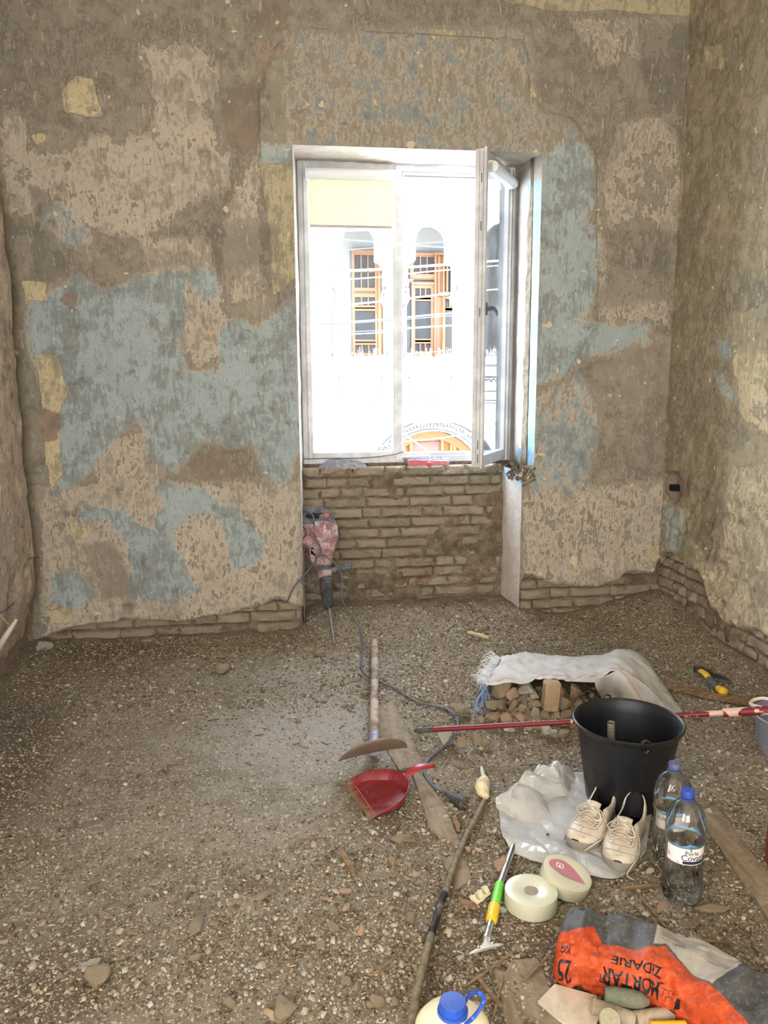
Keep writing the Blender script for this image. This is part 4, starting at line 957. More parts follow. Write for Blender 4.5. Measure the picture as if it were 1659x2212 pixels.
l2 = [hp_(500, 1000, -.045), hp_(440, 1060, -.04), hp_(380, 1150, -.05), hp_(280, 1260, -.06), hp_(200, 1370, -.065), hp_(120, 1545, -.075)]
mb.tube(spline(l2, 6), [.0065]*(len(spline(l2, 6))-6)+[.007]*6, 8, flat=.7)
l3 = [hp_(470, 1010, -.03), hp_(400, 1130, -.03), hp_(420, 1240, -.04), hp_(370, 1305, -.05), hp_(305, 1285, -.06), hp_(275, 1240, -.06)]
mb.tube(spline(l3, 6), .0055, 8)
cord = mb.build('mains_cable', m_cord, H0)
q0, q1 = onf(965, 1714, .014), onf(1004, 1738, .018)
mb = MB(); dd = (q1-q0); mb.tube([q0-dd*.15, q0+dd*.1, q0+dd*.3, q0+dd*.55, q0+dd*.62, q0+dd*.95, q1], [.006, .010, .013, .016, .020, .021, .015], 16)
mb.build('plug', m_black_r, cord)
mb = MB(); s_ = dd.normalized().cross(Vector((0,0,1)))
for k in (-1, 1): mb.tube([q1+s_*.009*k, q1+s_*.009*k+dd.normalized()*.02], .0024, 8)
mb.build('plug_pin', plain('brass', (180,150,90), .35, .5, .8), cord)

# ---- long-handled mixing hoe
m_handle_w = NT('worn_wooden_handle', 0.75, 0.2); _n = m_handle_w.noise(7, 6, 0.6, 0.5); _n2 = m_handle_w.noise(60, 4)
m_handle_w.color(m_handle_w.mix(m_handle_w.step(_n, .42, .58), lin((176,160,142)), lin((128,104,86)))); m_handle_w.bump(_n2, .15, .002); m_handle_w = m_handle_w.m
m_blade = dusty('rusty_blade', (128,110,92), (150,136,118), 0.35, 0.5, 9, 0.4, 0.35, bump=0.1)
m_socket = dusty('lilac_painted_socket', (120,116,138), (150,142,134), 0.3, 0.5, 12)
a = onf(809, 1386, .035); b = onf(809, 1592, .055); d = (b-a).normalized(); s_ = onf(808, 1618, .060)
SH = thing('mixing_hoe', 'long wooden handled mixing hoe lying across the middle of the floor, blade turned up', 'hoe', (a+s_)/2)
mb = MB(); P = [a+(b-a)*t for t in np.linspace(0, 1, 12)]; mb.tube(P, [.015]+[.0195+.001*math.sin(i) for i in range(10)]+[.020], 16); mb.build('wooden_handle', m_handle_w, SH)
mb = MB(); mb.tube([b-d*.01, b+d*.04, s_], [.0225, .0225, .028], 16); mb.box(b+d*.02+Vector((0,0,.022)), (.006, .006, .004)); mb.build('socket', m_socket, SH)
bl_, br_ = onf(730, 1644, .055), onf(880, 1614, .085); mid = s_
G = []
for i in range(25):
    u = i/24; e = bl_+(br_-bl_)*u; row_ = []
    wv = math.sin(PI*u)**.55
    up_ = Vector((0, -.150, .122))      # the blade rises towards the photographer
    for j in range(9):
        v = j/8; q = e+up_*(v*wv)+Vector((0, 0, -.022*math.sin(PI*v)*wv-.010*math.sin(PI*u)))
        q += Vector((0, .03*(1-(2*u-1)**2), .006*(1-(2*u-1)**2)))
        row_.append(list(q))
    G.append(row_)
mb = MB(); mb.grid(np.array(G)); o = mb.build('blade', m_blade, SH, smooth=60); mod(o, 'SOLIDIFY', thickness=.003, offset=0)

# ---- red dustpan
m_pan = NT('dusty_red_plastic', 0.5, 0.4); _n = m_pan.noise(8, 5); _n2 = m_pan.noise(160, 3)
_c = m_pan.mix(_n, lin((124,36,44)), lin((140,46,54))); _c = m_pan.mix(m_pan.math('MULTIPLY', m_pan.step(_n2, .5, .62), .16), _c, lin((190,150,130)))
_c = m_pan.mix(m_pan.math('MULTIPLY', m_pan.step(m_pan.math('ADD', m_pan.attr('lip'), m_pan.math('MULTIPLY', _n, .3)), .55, 1.15), .75), _c, lin((134,122,92))); m_pan.color(_c); m_pan = m_pan.m
L0, L1 = onf(748, 1699, .006), onf(797, 1773, .006)
rim_px = [(748,1697,.006),(752,1688,.020),(775,1673,.038),(800,1664,.046),(822,1661,.050),(845,1661,.052),(862,1667,.054),(876,1677,.055),(884,1686,.055),(882,1704,.052),(872,1722,.048),(855,1737,.042),(832,1750,.034),(806,1766,.016),(797,1773,.006)]
rim = spline([onf(a, b, h) for a, b, h in rim_px], 4); n = len(rim); cen = (onf(800,1700)+onf(850,1705))/2; lm = (L0+L1)/2
G = []; lipv = []
for i, p in enumerate(rim):
    base = Vector((p.x, p.y, 0)); ins = base+(Vector((cen.x, cen.y, 0))-base).normalized()*.014; t = i/(n-1)
    fl0 = L0+(L1-L0)*t; fl0.z = 0
    row_ = [p]
    zf = fz(p.x, p.y)+.008
    row_.append(Vector((ins.x, ins.y, zf+.004)))
    for k in range(1, 9):
        q = ins.lerp(Vector((fl0.x, fl0.y, 0)), k/8); row_.append(Vector((q.x, q.y, zf+.003*(1-k/8))))
    G.append([list(q) for q in row_]); 
    for q in row_: lipv.append(max(0, 1-((Vector((q.x, q.y, 0))-Vector((L0.x, L0.y, 0))).cross((L1-L0).normalized()).length)/.075))
DP = thing('dustpan', 'dark red plastic dustpan lying on the dirt in front of the hoe blade', 'dustpan', cen)
mb = MB(); mb.grid(np.array(G)); mb.at = {'lip': lipv}; o = mb.build('pan', m_pan, DP, smooth=50); mod(o, 'SOLIDIFY', thickness=.0028, offset=0)
ha = onf(880, 1674, .052); hb = onf(905, 1658, .072); hc = onf(938, 1655, .066)
G = []
for p, w_ in zip(spline([ha-Vector((.02, 0, .004)), ha, hb, hc], 5), [.022, .018, .013, .012, .012, .013, .015, .017, .018, .019, .0195, .0195, .019, .017, .014, .006]):
    s2 = (hc-ha).normalized().cross(Vector((0,0,1))).normalized()
    G.append([list(p+s2*w_*math.cos(PI*k/8)+Vector((0,0,.008*math.sin(PI*k/8)))) for k in range(9)])
mb = MB(); mb.grid(np.array(G)); o = mb.build('handle', plain('red_plastic', (134,36,44), .4), DP, smooth=60); mod(o, 'SOLIDIFY', thickness=.004, offset=0)
mb = MB(); mb.tube([onf(768, 1697, .011), onf(809, 1758, .011)], .0011, 6); mb.build('lip_ridge', plain('worn_ridge', (196,120,110), .5), DP)

# ---- brush head and cloth on the sill
bc = aty(924, 1001, YP+.045); bc.z = ZS+.028
BR = thing('brush_head', 'red broom head with grey bristles lying on the brick window sill', 'brush', bc)
mb = MB(); w_, h_ = .130, .021
P = [(w_*(1 if a > 0 else -1)*0+(w_-.018)*(1 if math.cos(t) > 0 else -1)+.018*math.cos(t), h_*math.sin(t)) for t, a in [(2*PI*k/32+.01, 0) for k in range(32)]]
mb.prism([(x, y) for x, y in P], -.008, .010, Matrix(((1,0,0,bc.x), (0,0,1,bc.y-.01), (-.05,1,0,bc.z), (0,0,0,1)))); bev(mb.build('head_body', dusty('dusty_pink_red', (190,84,92), (196,150,146), .5, .5, 9), BR, smooth=40), .004, 2)
mb = MB(); mb.tube([bc+Vector((.004, -.035, -.004)), bc+Vector((.004, -.012, -.002))], [.014, .017], 16); mb.build('handle_socket', plain('red_socket', (172,70,78), .5), BR)
mb = MB(); rr = random.Random(3)
for k in range(900):
    x = rr.uniform(-.15, .15); e = abs(x)/.15; z = rr.uniform(-.020, .022)*(1-e*.3)
    p = bc+Vector((x*.86, .0, z*.8)); q = bc+Vector((x+rr.uniform(-.01, .01), rr.uniform(.03, .06), z*1.3+.012+rr.uniform(-.006, .010)))
    q.z = max(q.z, ZS+.012); mb.tube([p, q], [.0012, .0009], 3, cap=False)
tag(mb.build('bristles', dusty('grey_lilac_bristles', (120,118,140), (160,150,140), .3, .8), BR, smooth=60), None, None, None, 'stuff')
cc = aty(742, 1008, YP+.03)
pts_ = []; mb = MB()
def cloth_h(u, v): return .055*math.sin(PI*min(1, max(0, u)))**.6*math.sin(PI*v)**.7*(0.65+.6*float(fbm(np.array([u*5]), np.array([v*4]), 2., 3, 1.0)[0]))
G = []
for i in range(60):
    u = i/59; row_ = []
    for j in range(26):
        v = j/25; x = cc.x-.155+.30*u; y = YP-.004+.105*v+.012*math.sin(u*7)
        wd = math.sin(PI*u)**.35
        y = YP+.05+(y-YP-.05)*(.35+.65*wd)
        z = ZS+.012+cloth_h(u, v)+.040*(float(fbm(np.array([u*9+v*7]), np.array([v*3-u*3]), 3., 3, 1.5)[0])-.5)
        row_.append((x, y, z))
    G.append(row_)
mb.grid(np.array(G)); tag(mb.build('cloth', dusty('dusty_grey_cloth', (112,114,126), (168,162,158), .5, .95, 8, bump=.3), loc=(cc.x, YP+.05, ZS), smooth=180), 'crumpled dusty grey work gloves or rag on the brick window sill', 'cloth')
bpy.data.objects['cloth']['label'] = 'crumpled dusty grey rag lying on the brick window sill'
mb = MB(); P = spline([aty(655, 992, YF-.03), aty(700, 990, YF-.06), aty(745, 991, YF-.08), aty(800, 988, YF-.06), aty(850, 982, YF-.035), aty(873, 975, YF-.02)], 8)
mb.tube(P, .0022, 6); tag(mb.build('wire', plain('black_wire', (60,60,66), .6), loc=P[0]), 'thin black wire strung along the foot of the window frame', 'wire')

# ================================================================== MIDDLE OF THE FLOOR
# red telescopic pole resting on the debris and on the rim of the second bucket
m_redpole = NT('chipped_red_paint', 0.45, 0.4); _n = m_redpole.noise(14, 3, .5, .4, m_redpole.mapped((0,0,0), (1, 1, 1))); 
m_redpole.color(m_redpole.mix(m_redpole.step(m_redpole.math('ADD', _n, m_redpole.math('MULTIPLY', m_redpole.attr('wear'), .30)), .64, .67), lin((116,28,38)), lin((206,176,158)))); m_redpole = m_redpole.m
pa = fl(903, 1578, .055); pm = fl(1357, 1553, .16); pb = fl(1680, 1533, .295)
pdir = (pb-pa).normalized()
PO = thing('telescopic_pole', 'long red telescopic pole lying behind the black bucket', 'pole', (pa+pb)/2)
def wtube(mb, P, r, seg, wear): 
    n0 = len(mb.v); mb.tube(P, r, seg); return [wear]*(len(mb.v)-n0)
k1 = (fl(1560, 1540, .25)-pa).length
mb = MB(); W_ = []; N = 40
for i in range(N):
    t0 = .06+(k1-.06)*i/N; t1 = .06+(k1-.06)*(i+1)/N; W_ += wtube(mb, [pa+pdir*t0, pa+pdir*t1], .0105, 14, .0+.8*min(1, max(0, (t0/k1-.80)*5)))
mb.at = {'wear': W_}; mb.build('inner_tube', m_redpole, PO, weld=True)
mb = MB(); W_ = wtube(mb, [pa+pdir*(k1+(( (pb-pa).length-k1)*i/10)) for i in range(11)], .0165, 16, .42); mb.at = {'wear': W_}; mb.build('outer_tube', m_redpole, PO)
mb = MB(); mb.tube([pa-pdir*.015, pa, pa+pdir*.03, pa+pdir*.065], [.008, .0115, .012, .012], 14); mb.build('tip', m_black_r, PO)
mb = MB(); q = pa+pdir*(k1+.05); mb.tube([q, q+Vector((0, -.018, 0))], .007, 12); mb.build('button', plain('dark_red_button', (96,20,28), .4), PO)

# black bucket
def solve_bucket():
    best = None
    for zz in np.arange(.20, .36, .01):
        L_ = fl(1239, 1556, zz); R_ = fl(1474, 1556, zz); B_ = fl(1357, 1504, zz); F_ = fl(1357, 1611, zz)
        rx = (R_-L_).length/2; ry = (B_-F_).length/2; e = abs(rx-ry)
        if best is None or e < best[0]: best = (e, zz, (B_+F_)/2, (rx+ry)/2)
    return best
_, bz, bc_, brad = solve_bucket(); print('bucket', bz, bc_, brad)
bz = min(max(bz, .25), .31); bc_ = (fl(1357, 1504, bz)+fl(1357, 1611, bz))/2; brad = (fl(1474, 1556, bz)-fl(1239, 1556, bz)).length/2
fb = fz(bc_.x, bc_.y)
m_bucket = dusty('dusty_black_bucket', (22,23,25), (76,72,66), 0.12, 0.40, 5, 0.35, bump=0.04)
m_bucket_in = dusty('speckled_bucket_inside', (18,20,26), (90,90,90), 0.06, 0.45, 60, 0.4, bump=0.03)
BK = thing('bucket', 'large black plastic builder bucket standing among the tools', 'bucket', (bc_.x, bc_.y, fb))
r0 = brad*.70; h = bz-fb; rt = brad
out = [(0.001, 0.0), (r0-.006, 0.0), (r0, .006)]+[(r0+(rt-.012-r0)*t, .006+(h-.006)*t) for t in np.linspace(.05, .93, 10)]+[(rt-.009, h*.93), (rt-.004, h*.95), (rt, h*.975), (rt+.001, h*.99), (rt-.004, h+.001), (rt-.010, h-.004), (rt-.013, h*.96)]
mb = MB(); mb.lathe(out, (bc_.x, bc_.y, fb), 64); mb.build('bucket_body', m_bucket, BK, smooth=50)
inn = [(rt-.013, h*.96), (rt-.018, h*.93)]+[(rt-.018-(rt-r0-.012)*t, h*.93-(h*.93-.012)*t) for t in np.linspace(.1, 1, 8)]+[(0.001, .012)]
mb = MB(); mb.lathe(inn, (bc_.x, bc_.y, fb), 64); mb.build('bucket_inside', m_bucket_in, BK, smooth=50)
ears = [fl(1313, 1509, bz), fl(1398, 1611, bz)]
for e in ears:
    mb = MB(); dv = Vector((e.x-bc_.x, e.y-bc_.y, 0)).normalized(); tn = Vector((-dv.y, dv.x, 0)); p = Vector((bc_.x, bc_.y, bz-.004))+dv*(rt-.002)
    mb.tube([p-tn*.014, p-tn*.012+Vector((0,0,.010)), p+Vector((0,0,.016)), p+tn*.012+Vector((0,0,.010)), p+tn*.014], .0042, 8); mb.tube([p-tn*.010+Vector((0,0,-.02)), p+Vector((0,0,-.028)), p+tn*.010+Vector((0,0,-.02))], .006, 8)
    mb.build('handle_ear', m_bucket, BK)
# corrugated conduit standing in the bucket
ct = aty(1320, 1560, bc_.y-.02); cb = Vector((ct.x+.012, ct.y-.01, fb+.016)); mb = MB(); P = []; Rr = []
for k in range(70):
    t = k/69; P.append(cb+(ct-cb)*t); Rr.append(.0135 if k % 2 else .0118)
mb.tube(P, Rr, 16, cap=False); mb.tube(P[:-1], .0105, 12, cap=False)
tag(mb.build('corrugated_conduit', dusty('grey_conduit', (96,92,84), (120,110,96), .3, .6), loc=cb), 'short grey corrugated pipe standing upright inside the black bucket', 'pipe')
m_rock = dusty('pale_rubble', (138,122,100), (160,146,124), 0.7, 0.95, 20, 0.1, bump=0.7, bdist=.006)
m_rock2 = dusty('pinkish_rubble', (146,118,100), (166,146,126), 0.5, 0.95, 20, 0.1, bump=0.5, bdist=.004)
m_rock3 = dusty('grey_rubble', (146,140,130), (170,163,150), 0.5, 0.95, 20, 0.1, bump=0.4, bdist=.004)
m_brickpc = dusty('brick_fragment', (146,122,98), (170,152,126), 0.6, 0.95, 14, 0.1, bump=0.5, bdist=.004)
def stone(name, me, p, s, rz, lab, cat, grp=None, tilt=(0,0)):
    o = bpy.data.objects.new(name, me); COL.objects.link(o); o.location = p; o.scale = (s, s, s); o.rotation_euler = (tilt[0], tilt[1], rz)
    return tag(o, lab, cat, grp)
RK = [rock_mesh('stone_shape', [m_rock, m_rock2, m_rock3, m_rock][i % 4], 20+i, (1, .8, .7), 13, .05, True) for i in range(8)]
rp = aty(1352, 1606, bc_.y-.02); stone('stone', RK[0], (rp.x, rp.y, fb+.06), .075, .5, 'dusty lump of plaster lying at the bottom of the black bucket', 'stone')
mb = MB(); rr = random.Random(8); 
for k in range(120):
    a = rr.uniform(0, 2*PI); r_ = r0*math.sqrt(rr.random())*.9; mb.box((bc_.x+r_*math.cos(a), bc_.y+r_*math.sin(a), fb+.02+rr.random()*.025), (rr.uniform(.01, .035), rr.uniform(.01, .03), rr.uniform(.008, .02)), Matrix.Rotation(rr.uniform(0, 3), 3, 'Z') @ Matrix.Rotation(rr.uniform(-.5, .5), 3, 'X'))
tag(mb.build('rubble', m_rock, loc=(bc_.x, bc_.y, fb+.014), smooth=0), 'layer of small rubble covering the bottom of the black bucket', 'rubble', None, 'stuff')

# second bucket, mostly beyond the right edge
b2 = Vector((aty(1642, 1550, 2.66).x+.155, 2.66, 0)); b2.z = fz(b2.x, b2.y)
e = aty(1642, 1550, 2.66); R2 = b2.x-e.x; h2 = e.z-b2.z; print('bucket2', e, R2, h2)
BB = thing('bucket', 'bluish grey plastic bucket carrying the end of the red pole', 'bucket', b2); m_b2 = dusty('bluish_grey_plastic', (112,118,134), (160,154,146), 0.4, 0.5, 7)
mb = MB(); mb.lathe([(.001, 0), (R2*.8, 0), (R2*.98, h2*.9), (R2, h2*.93), (R2+.004, h2*.97), (R2, h2), (R2-.006, h2*.97), (R2*.78, .02), (.001, .02)], b2, 56); mb.build('bucket_body', m_b2, BB)
ringc = fl(1652, 1522, e.z+.02); mb = MB(); mb.tube([ringc+Vector((.05*math.cos(t), .055*math.sin(t), .006*math.sin(2*t))) for t in np.linspace(0, 2*PI, 24)], .007, 8, cap=False)
tag(mb.build('plastic_ring', plain('off_white_plastic', (196,184,176), .5), loc=ringc), 'off-white plastic ring resting on the red pole above the grey bucket', 'ring')
mb = MB(); lp = onf(1655, 1868); mb.box((lp.x+.022, lp.y, lp.z+.20), (.035, .035, .40)); bev(tag(mb.build('wooden_post', dusty('dark_red_wood', (96,44,30), (110,80,60), .2, .5), loc=(lp.x+.022, lp.y, lp.z), smooth=0), 'slim dark reddish wooden post standing at the edge of the picture beside the bare floorboard', 'post'), .004)
# split lath behind the pole
m_lath = NT('weathered_wood', 0.8, 0.15); _n = m_lath.noise(1, 6, .6, .3, m_lath.mapped((0,0,0), (6, 60, 60))); m_lath.color(m_lath.mix(m_lath.step(_n, .35, .65), lin((150,124,94)), lin((112,88,64)))); m_lath.bump(_n, .2, .002); m_lath = m_lath.m
P = [onf(1418, 1484, .01), onf(1450, 1484, .015), onf(1480, 1490, .018), onf(1530, 1502, .02), onf(1600, 1514, .024), onf(1675, 1524, .03)]
G = []
for i, p in enumerate(spline(P, 6)):
    w_ = .016+.010*min(1, i/14.); t_ = .018
    G.append([list(p+Vector((0, dy*w_, dz*t_*.5))) for dy, dz in ((-1, -1), (-1, 1), (1, 1), (1, -1), (-1, -1))])
mb = MB(); mb.grid(np.array(G)); mb.f += [tuple(range(4)), tuple(range(len(mb.v)-5, len(mb.v)-1))]; mb.mi += [0, 0]
tag(mb.build('wooden_lath', m_lath, loc=P[2], smooth=30), 'split weathered wooden lath on the floor between hatchet and red pole', 'lath')
# small hatchet
m_yel = dusty('yellow_grip', (226,170,40), (200,170,110), .2, .5, 20); m_gg = dusty('blue_grey_grip', (70,78,92), (120,116,110), .3, .6, 20)
a = onf(1513, 1449, .035); b = onf(1532, 1466, .040); c = onf(1548, 1484, .035); d = onf(1560, 1493, .030); e = onf(1567, 1497, .028)
AX = thing('hatchet', 'small hatchet with yellow and grey handle lying by the right wall', 'hatchet', c)
mb = MB(); mb.tube(spline([a, (a*.5+b*.5)+Vector((0,0,.006)), b], 5), [.012]+[.017]*8+[.0165]*2, 12, flat=.7); mb.build('handle', m_yel, AX); mb = MB(); mb.tube(spline([c+(d-c)*.2, d, e], 4), [.015, .016, .018, .020, .022, .023, .022, .019, .010], 14); mb.build('handle_butt', m_yel, AX)
mb = MB(); mb.tube(spline([b, b*.5+c*.5, c+(d-c)*.4], 5), [.0168]+[.018]*9+[.016], 12, flat=.75); mb.build('rubber_grip', m_gg, AX)
hd = onf(1572, 1466, .02); mb = MB(); ha = a+Vector((-.02, .015, 0))
G = [[list(p+Vector((0, 0, dz*t_))+n_*w_) for dz, n_ in ((-1, Vector((0,-1,0))), (1, Vector((0,-1,0))), (1, Vector((0,1,0))), (-1, Vector((0,1,0))), (-1, Vector((0,-1,0))))] for p, t_, w_ in ((ha, .012, .015), (a+Vector((.02, .0, 0)), .014, .016), (a.lerp(hd, .45), .009, .014), (a.lerp(hd, .8), .004, .024), (hd, .001, .030))]
mb.grid(np.array(G)); mb.f += [(0,1,2,3), tuple(range(20, 24))]; mb.mi += [0, 0]; mb.build('axe_head', dusty('dark_forged_steel', (58,60,70), (110,104,96), .3, .5, 14, .4, .5), AX, smooth=30)
# ================================================================== WOVEN SACK WITH RUBBLE
m_sack = NT('white_woven_sack', 0.75, 0.25)
_w = m_sack.n('ShaderNodeTexWave'); _w.wave_type = 'BANDS'; _w.bands_direction = 'X'; _w.inputs['Scale'].default_value = 160; m_sack.link(m_sack.co(), _w.inputs[0])
_w2 = m_sack.n('ShaderNodeTexWave'); _w2.wave_type = 'BANDS'; _w2.bands_direction = 'Z'; _w2.inputs['Scale'].default_value = 160; m_sack.link(m_sack.co(), _w2.inputs[0])
_n = m_sack.noise(7, 5, .6)
_c = m_sack.mix(m_sack.step(_n, .4, .7), lin((226,224,222)), lin((206,198,186)))
_c = m_sack.mix(m_sack.math('MULTIPLY', m_sack.step(m_sack.attr('stripe'), .45, .6), .55), _c, lin((206,120,104)))
m_sack.color(_c); m_sack.bump(m_sack.math('MULTIPLY', _w.outputs[1], _w2.outputs[1]), .12, .001)
_tr = m_sack.n('ShaderNodeBsdfTranslucent'); _tr.inputs[0].default_value = lin((206,190,164)); _mx = m_sack.n('ShaderNodeMixShader'); _mx.inputs[0].default_value = .28
m_sack.link(m_sack.b.outputs[0], _mx.inputs[1]); m_sack.link(_tr.outputs[0], _mx.inputs[2]); m_sack.link(_mx.outputs[0], m_sack.t.nodes['Material Output'].inputs[0]); m_sack = m_sack.m
def Y(px, py, y): return aty(px, py, y)
sk = onf(1230, 1520)
SKT = thing('woven_sack', 'white woven sack lying open behind the black bucket with rubble spilling out', 'sack', sk)
ctrl = [
 [Y(1052,1478,3.20), Y(1090,1474,3.17), Y(1125,1474,3.16), Y(1180,1467,3.16), Y(1235,1466,3.16), Y(1290,1467,3.16), Y(1340,1447,3.17), Y(1400,1483,3.12), onf(1468,1546,.01)],
 [Y(1060,1458,3.26), Y(1095,1456,3.26), Y(1130,1462,3.22), Y(1185,1450,3.24), Y(1240,1452,3.22), Y(1290,1448,3.22), Y(1338,1438,3.22), Y(1395,1474,3.17), onf(1472,1543,.01)],
 [Y(1078,1432,3.40), Y(1105,1430,3.38), Y(1140,1424,3.40), Y(1190,1434,3.36), Y(1245,1432,3.36), Y(1295,1424,3.38), Y(1345,1414,3.38), Y(1400,1450,3.30), onf(1474,1540,.01)],
 [Y(1082,1418,3.50), Y(1112,1414,3.50), Y(1145,1408,3.52), Y(1195,1416,3.48), Y(1245,1417,3.48), Y(1295,1412,3.50), Y(1358,1400,3.50), Y(1402,1434,3.38), onf(1474,1537,.005)],
 [Y(1082,1424,3.56), Y(1112,1420,3.56), Y(1145,1418,3.58), Y(1195,1424,3.55), Y(1245,1424,3.55), Y(1300,1420,3.58), Y(1365,1412,3.58), Y(1408,1440,3.44), onf(1475,1534,.0)],
 [onf(1085,1470), onf(1115,1462), onf(1150,1458), onf(1200,1456), onf(1250,1452), onf(1305,1446), onf(1370,1442), onf(1415,1470), onf(1476,1532)]]
G = patch(ctrl, 50, 96)
w = (fbm(G[..., 0]*1.2, G[..., 1], G[..., 2], 4, 9)-.5)*.034-np.abs(vnoise(G[..., 0]*22+G[..., 1]*9, G[..., 1]*26, G[..., 2]*12)-.5)*.030; G[..., 2] += w; G[..., 1] += (fbm(G[..., 0], G[..., 1]*2, 5+G[..., 2], 3, 12)-.5)*.02
nu_, nv_ = G.shape[:2]; U_, V_ = np.meshgrid(np.linspace(0, 1, nu_), np.linspace(0, 1, nv_), indexing='ij')
st = np.exp(-((U_-.10)/.022)**2)+.8*np.exp(-((U_-.16)/.014)**2)*(V_ > .5)
mb = MB(); mb.grid(G); mb.at = {'stripe': st.ravel()}; o = mb.build('sack_top', m_sack, SKT, smooth=180); mod(o, 'SOLIDIFY', thickness=.0015, offset=0)
ctrl = [[Y(1285,1467,3.16), Y(1312,1458,3.165), Y(1342,1447,3.17), Y(1372,1462,3.14), Y(1400,1483,3.12), Y(1435,1514,3.11), onf(1469,1547,.01)],
        [Y(1288,1488,3.17), Y(1318,1482,3.20), Y(1345,1480,3.13), Y(1372,1500,3.08), Y(1400,1520,3.07), Y(1430,1538,3.09), onf(1468,1552,.005)],
        [onf(1300,1508,.03), onf(1330,1512,.03), onf(1348,1530,.03), onf(1372,1545,.02), onf(1400,1552,.02), onf(1430,1556,.01), onf(1466,1556)],
        [onf(1300,1528), onf(1330,1545), onf(1350,1560), onf(1372,1568), onf(1400,1568), onf(1430,1566), onf(1464,1560)]]
G = patch(ctrl, 30, 60); G[..., 1] += (fbm(G[..., 0], G[..., 1], G[..., 2], 3, 14)-.5)*.018
nu_, nv_ = G.shape[:2]; U_, V_ = np.meshgrid(np.linspace(0, 1, nu_), np.linspace(0, 1, nv_), indexing='ij')
mb = MB(); mb.grid(G); mb.at = {'stripe': np.exp(-((U_-(V_-.30)*1.25)/.030)**2).ravel()*(V_ > .30).ravel()}; o = mb.build('sack_side', m_sack, SKT, smooth=180); mod(o, 'SOLIDIFY', thickness=.0015, offset=0)
mb = MB(); mb2 = MB(); rr = random.Random(4)
for k in range(260):
    t = rr.random(); a = Y(1052+30*t, 1480-60*t, 3.20+.32*t)
    b = onf(rr.uniform(1022, 1056)+20*t, rr.uniform(1470, 1500)-50*t*.8, rr.uniform(.0, .05)) if rr.random() < .7 else a+Vector((-rr.uniform(.02, .09), rr.uniform(-.03, .02), rr.uniform(-.02, .04)))
    m_ = (a+b)/2+Vector((rr.uniform(-.03, .0), rr.uniform(-.02, .02), rr.uniform(.0, .03)))
    (mb).tube(spline([a, m_, b], 3), .0009, 3, cap=False)
for k in range(16):
    a = Y(1048+rr.uniform(-6, 6), 1490+rr.uniform(-12, 5), 3.2); b = onf(1034+rr.uniform(-12, 24), 1536+rr.uniform(-14, 16), .006); m_ = (a+b)/2+Vector((rr.uniform(-.03, .03), rr.uniform(-.02, .02), rr.uniform(.0, .02)))
    mb2.tube(spline([a, m_, b], 3), .0013, 3, cap=False)
tag(mb.build('frayed_threads', plain('white_thread', (216,216,222), .7), SKT), None, None, None, 'stuff'); tag(mb2.build('blue_threads', plain('blue_thread', (112,146,196), .7), SKT), None, None, None, 'stuff')

# rubble in and around the sack: every larger lump a stone of its own
SR = [(1082,1492,52,0,.5,(1,.85,.8),'largest rounded pale stone at the mouth of the woven sack'),(1108,1500,30,1,.2,None,'pinkish angular stone right of the largest one in the sack'),
 (1135,1495,40,2,.9,None,'slab-like pale grey stone standing up in the sack mouth'),(1158,1492,38,2,1.4,None,'second upright pale slab leaning in the sack mouth'),
 (1112,1524,30,0,.1,None,'blocky stone in the middle of the spilled sack rubble'),(1083,1524,26,0,1.0,None,'small square stone under the largest one in the sack'),(1064,1522,32,0,2.0,None,'tan stone at the left end of the spilled rubble'),
 (1153,1524,32,0,3.0,None,'round pale stone in front of the upright slabs'),(1065,1548,38,1,.4,(1.2,.8,.6),'reddish stone at the lower left of the spilled rubble'),(1094,1552,32,1,.9,None,'flat reddish stone beside the red pole'),
 (1122,1552,28,1,2.2,None,'small reddish stone just above the red pole'),(1155,1548,34,2,.3,(.7,.6,1.3),'pale upright wedge of plaster behind the red pole'),(1176,1548,26,0,1.8,None,'rounded stone right of the pale wedge behind the pole'),
 (1222,1542,34,0,.7,None,'tan stone between the upright brick and the bucket'),(1218,1520,34,0,2.8,None,'stone in the shade under the sack'),(1196,1585,30,2,.8,None,'pale stone in front of the red pole, left of the bucket'),
 (1180,1572,32,2,1.9,None,'grey-white stone under the red pole, left of the bucket'),(1216,1584,26,0,.2,None,'small stone nearest the rim of the black bucket'),(1100,1574,26,2,.4,(1.3,.8,.5),'grey tile fragment below the red pole'),
 (965,1592,40,2,.6,(1,.7,1.1),'pale pointed stone standing by the loop of the cable'),(998,1606,34,0,.2,None,'brown rounded stone below the cable loop'),(1030,1596,34,0,1.2,None,'brown stone below the red pole'),(1048,1600,26,0,2.1,None,'brown stone beside a larger one below the red pole'),
 (995,1532,38,0,.3,(1.3,.7,.5),'flat brown stone left of the frayed sack'),(1200,1490,44,1,.7,None,'dark stone in the back of the sack'),(1240,1492,36,1,1.7,None,'dark stone deep in the sack beside the inner fold'),(1130,1478,36,0,1.4,None,'stone half hidden under the sack edge'),
 (1140,1540,22,0,1.1,None,'small wedge of stone among the sack rubble'),(1250,1526,26,0,1.1,None,'small tan stone touching the sack side')]
for i, (px, py, s, mt, rz, dims, lab) in enumerate(SR):
    me = rock_mesh('stone_shape', [m_rock, m_rock2, m_rock3][mt], 60+i, dims or (1, .85, .8), 13, .05, True)
    ins = 1040 < px < 1270 and py < 1560; zz = .035 if not ins else (.10 if py < 1505 else .065 if py < 1530 else .04)
    p = onf(px, py, zz); sc_ = s*p.y*1.03/F_PX*1.35
    p.z = max(p.z, fz(p.x, p.y)+.40*sc_*.7)
    stone('stone', me, p, sc_, rz, lab, 'stone', None, (random.uniform(-.4, .4), random.uniform(-.4, .4)))
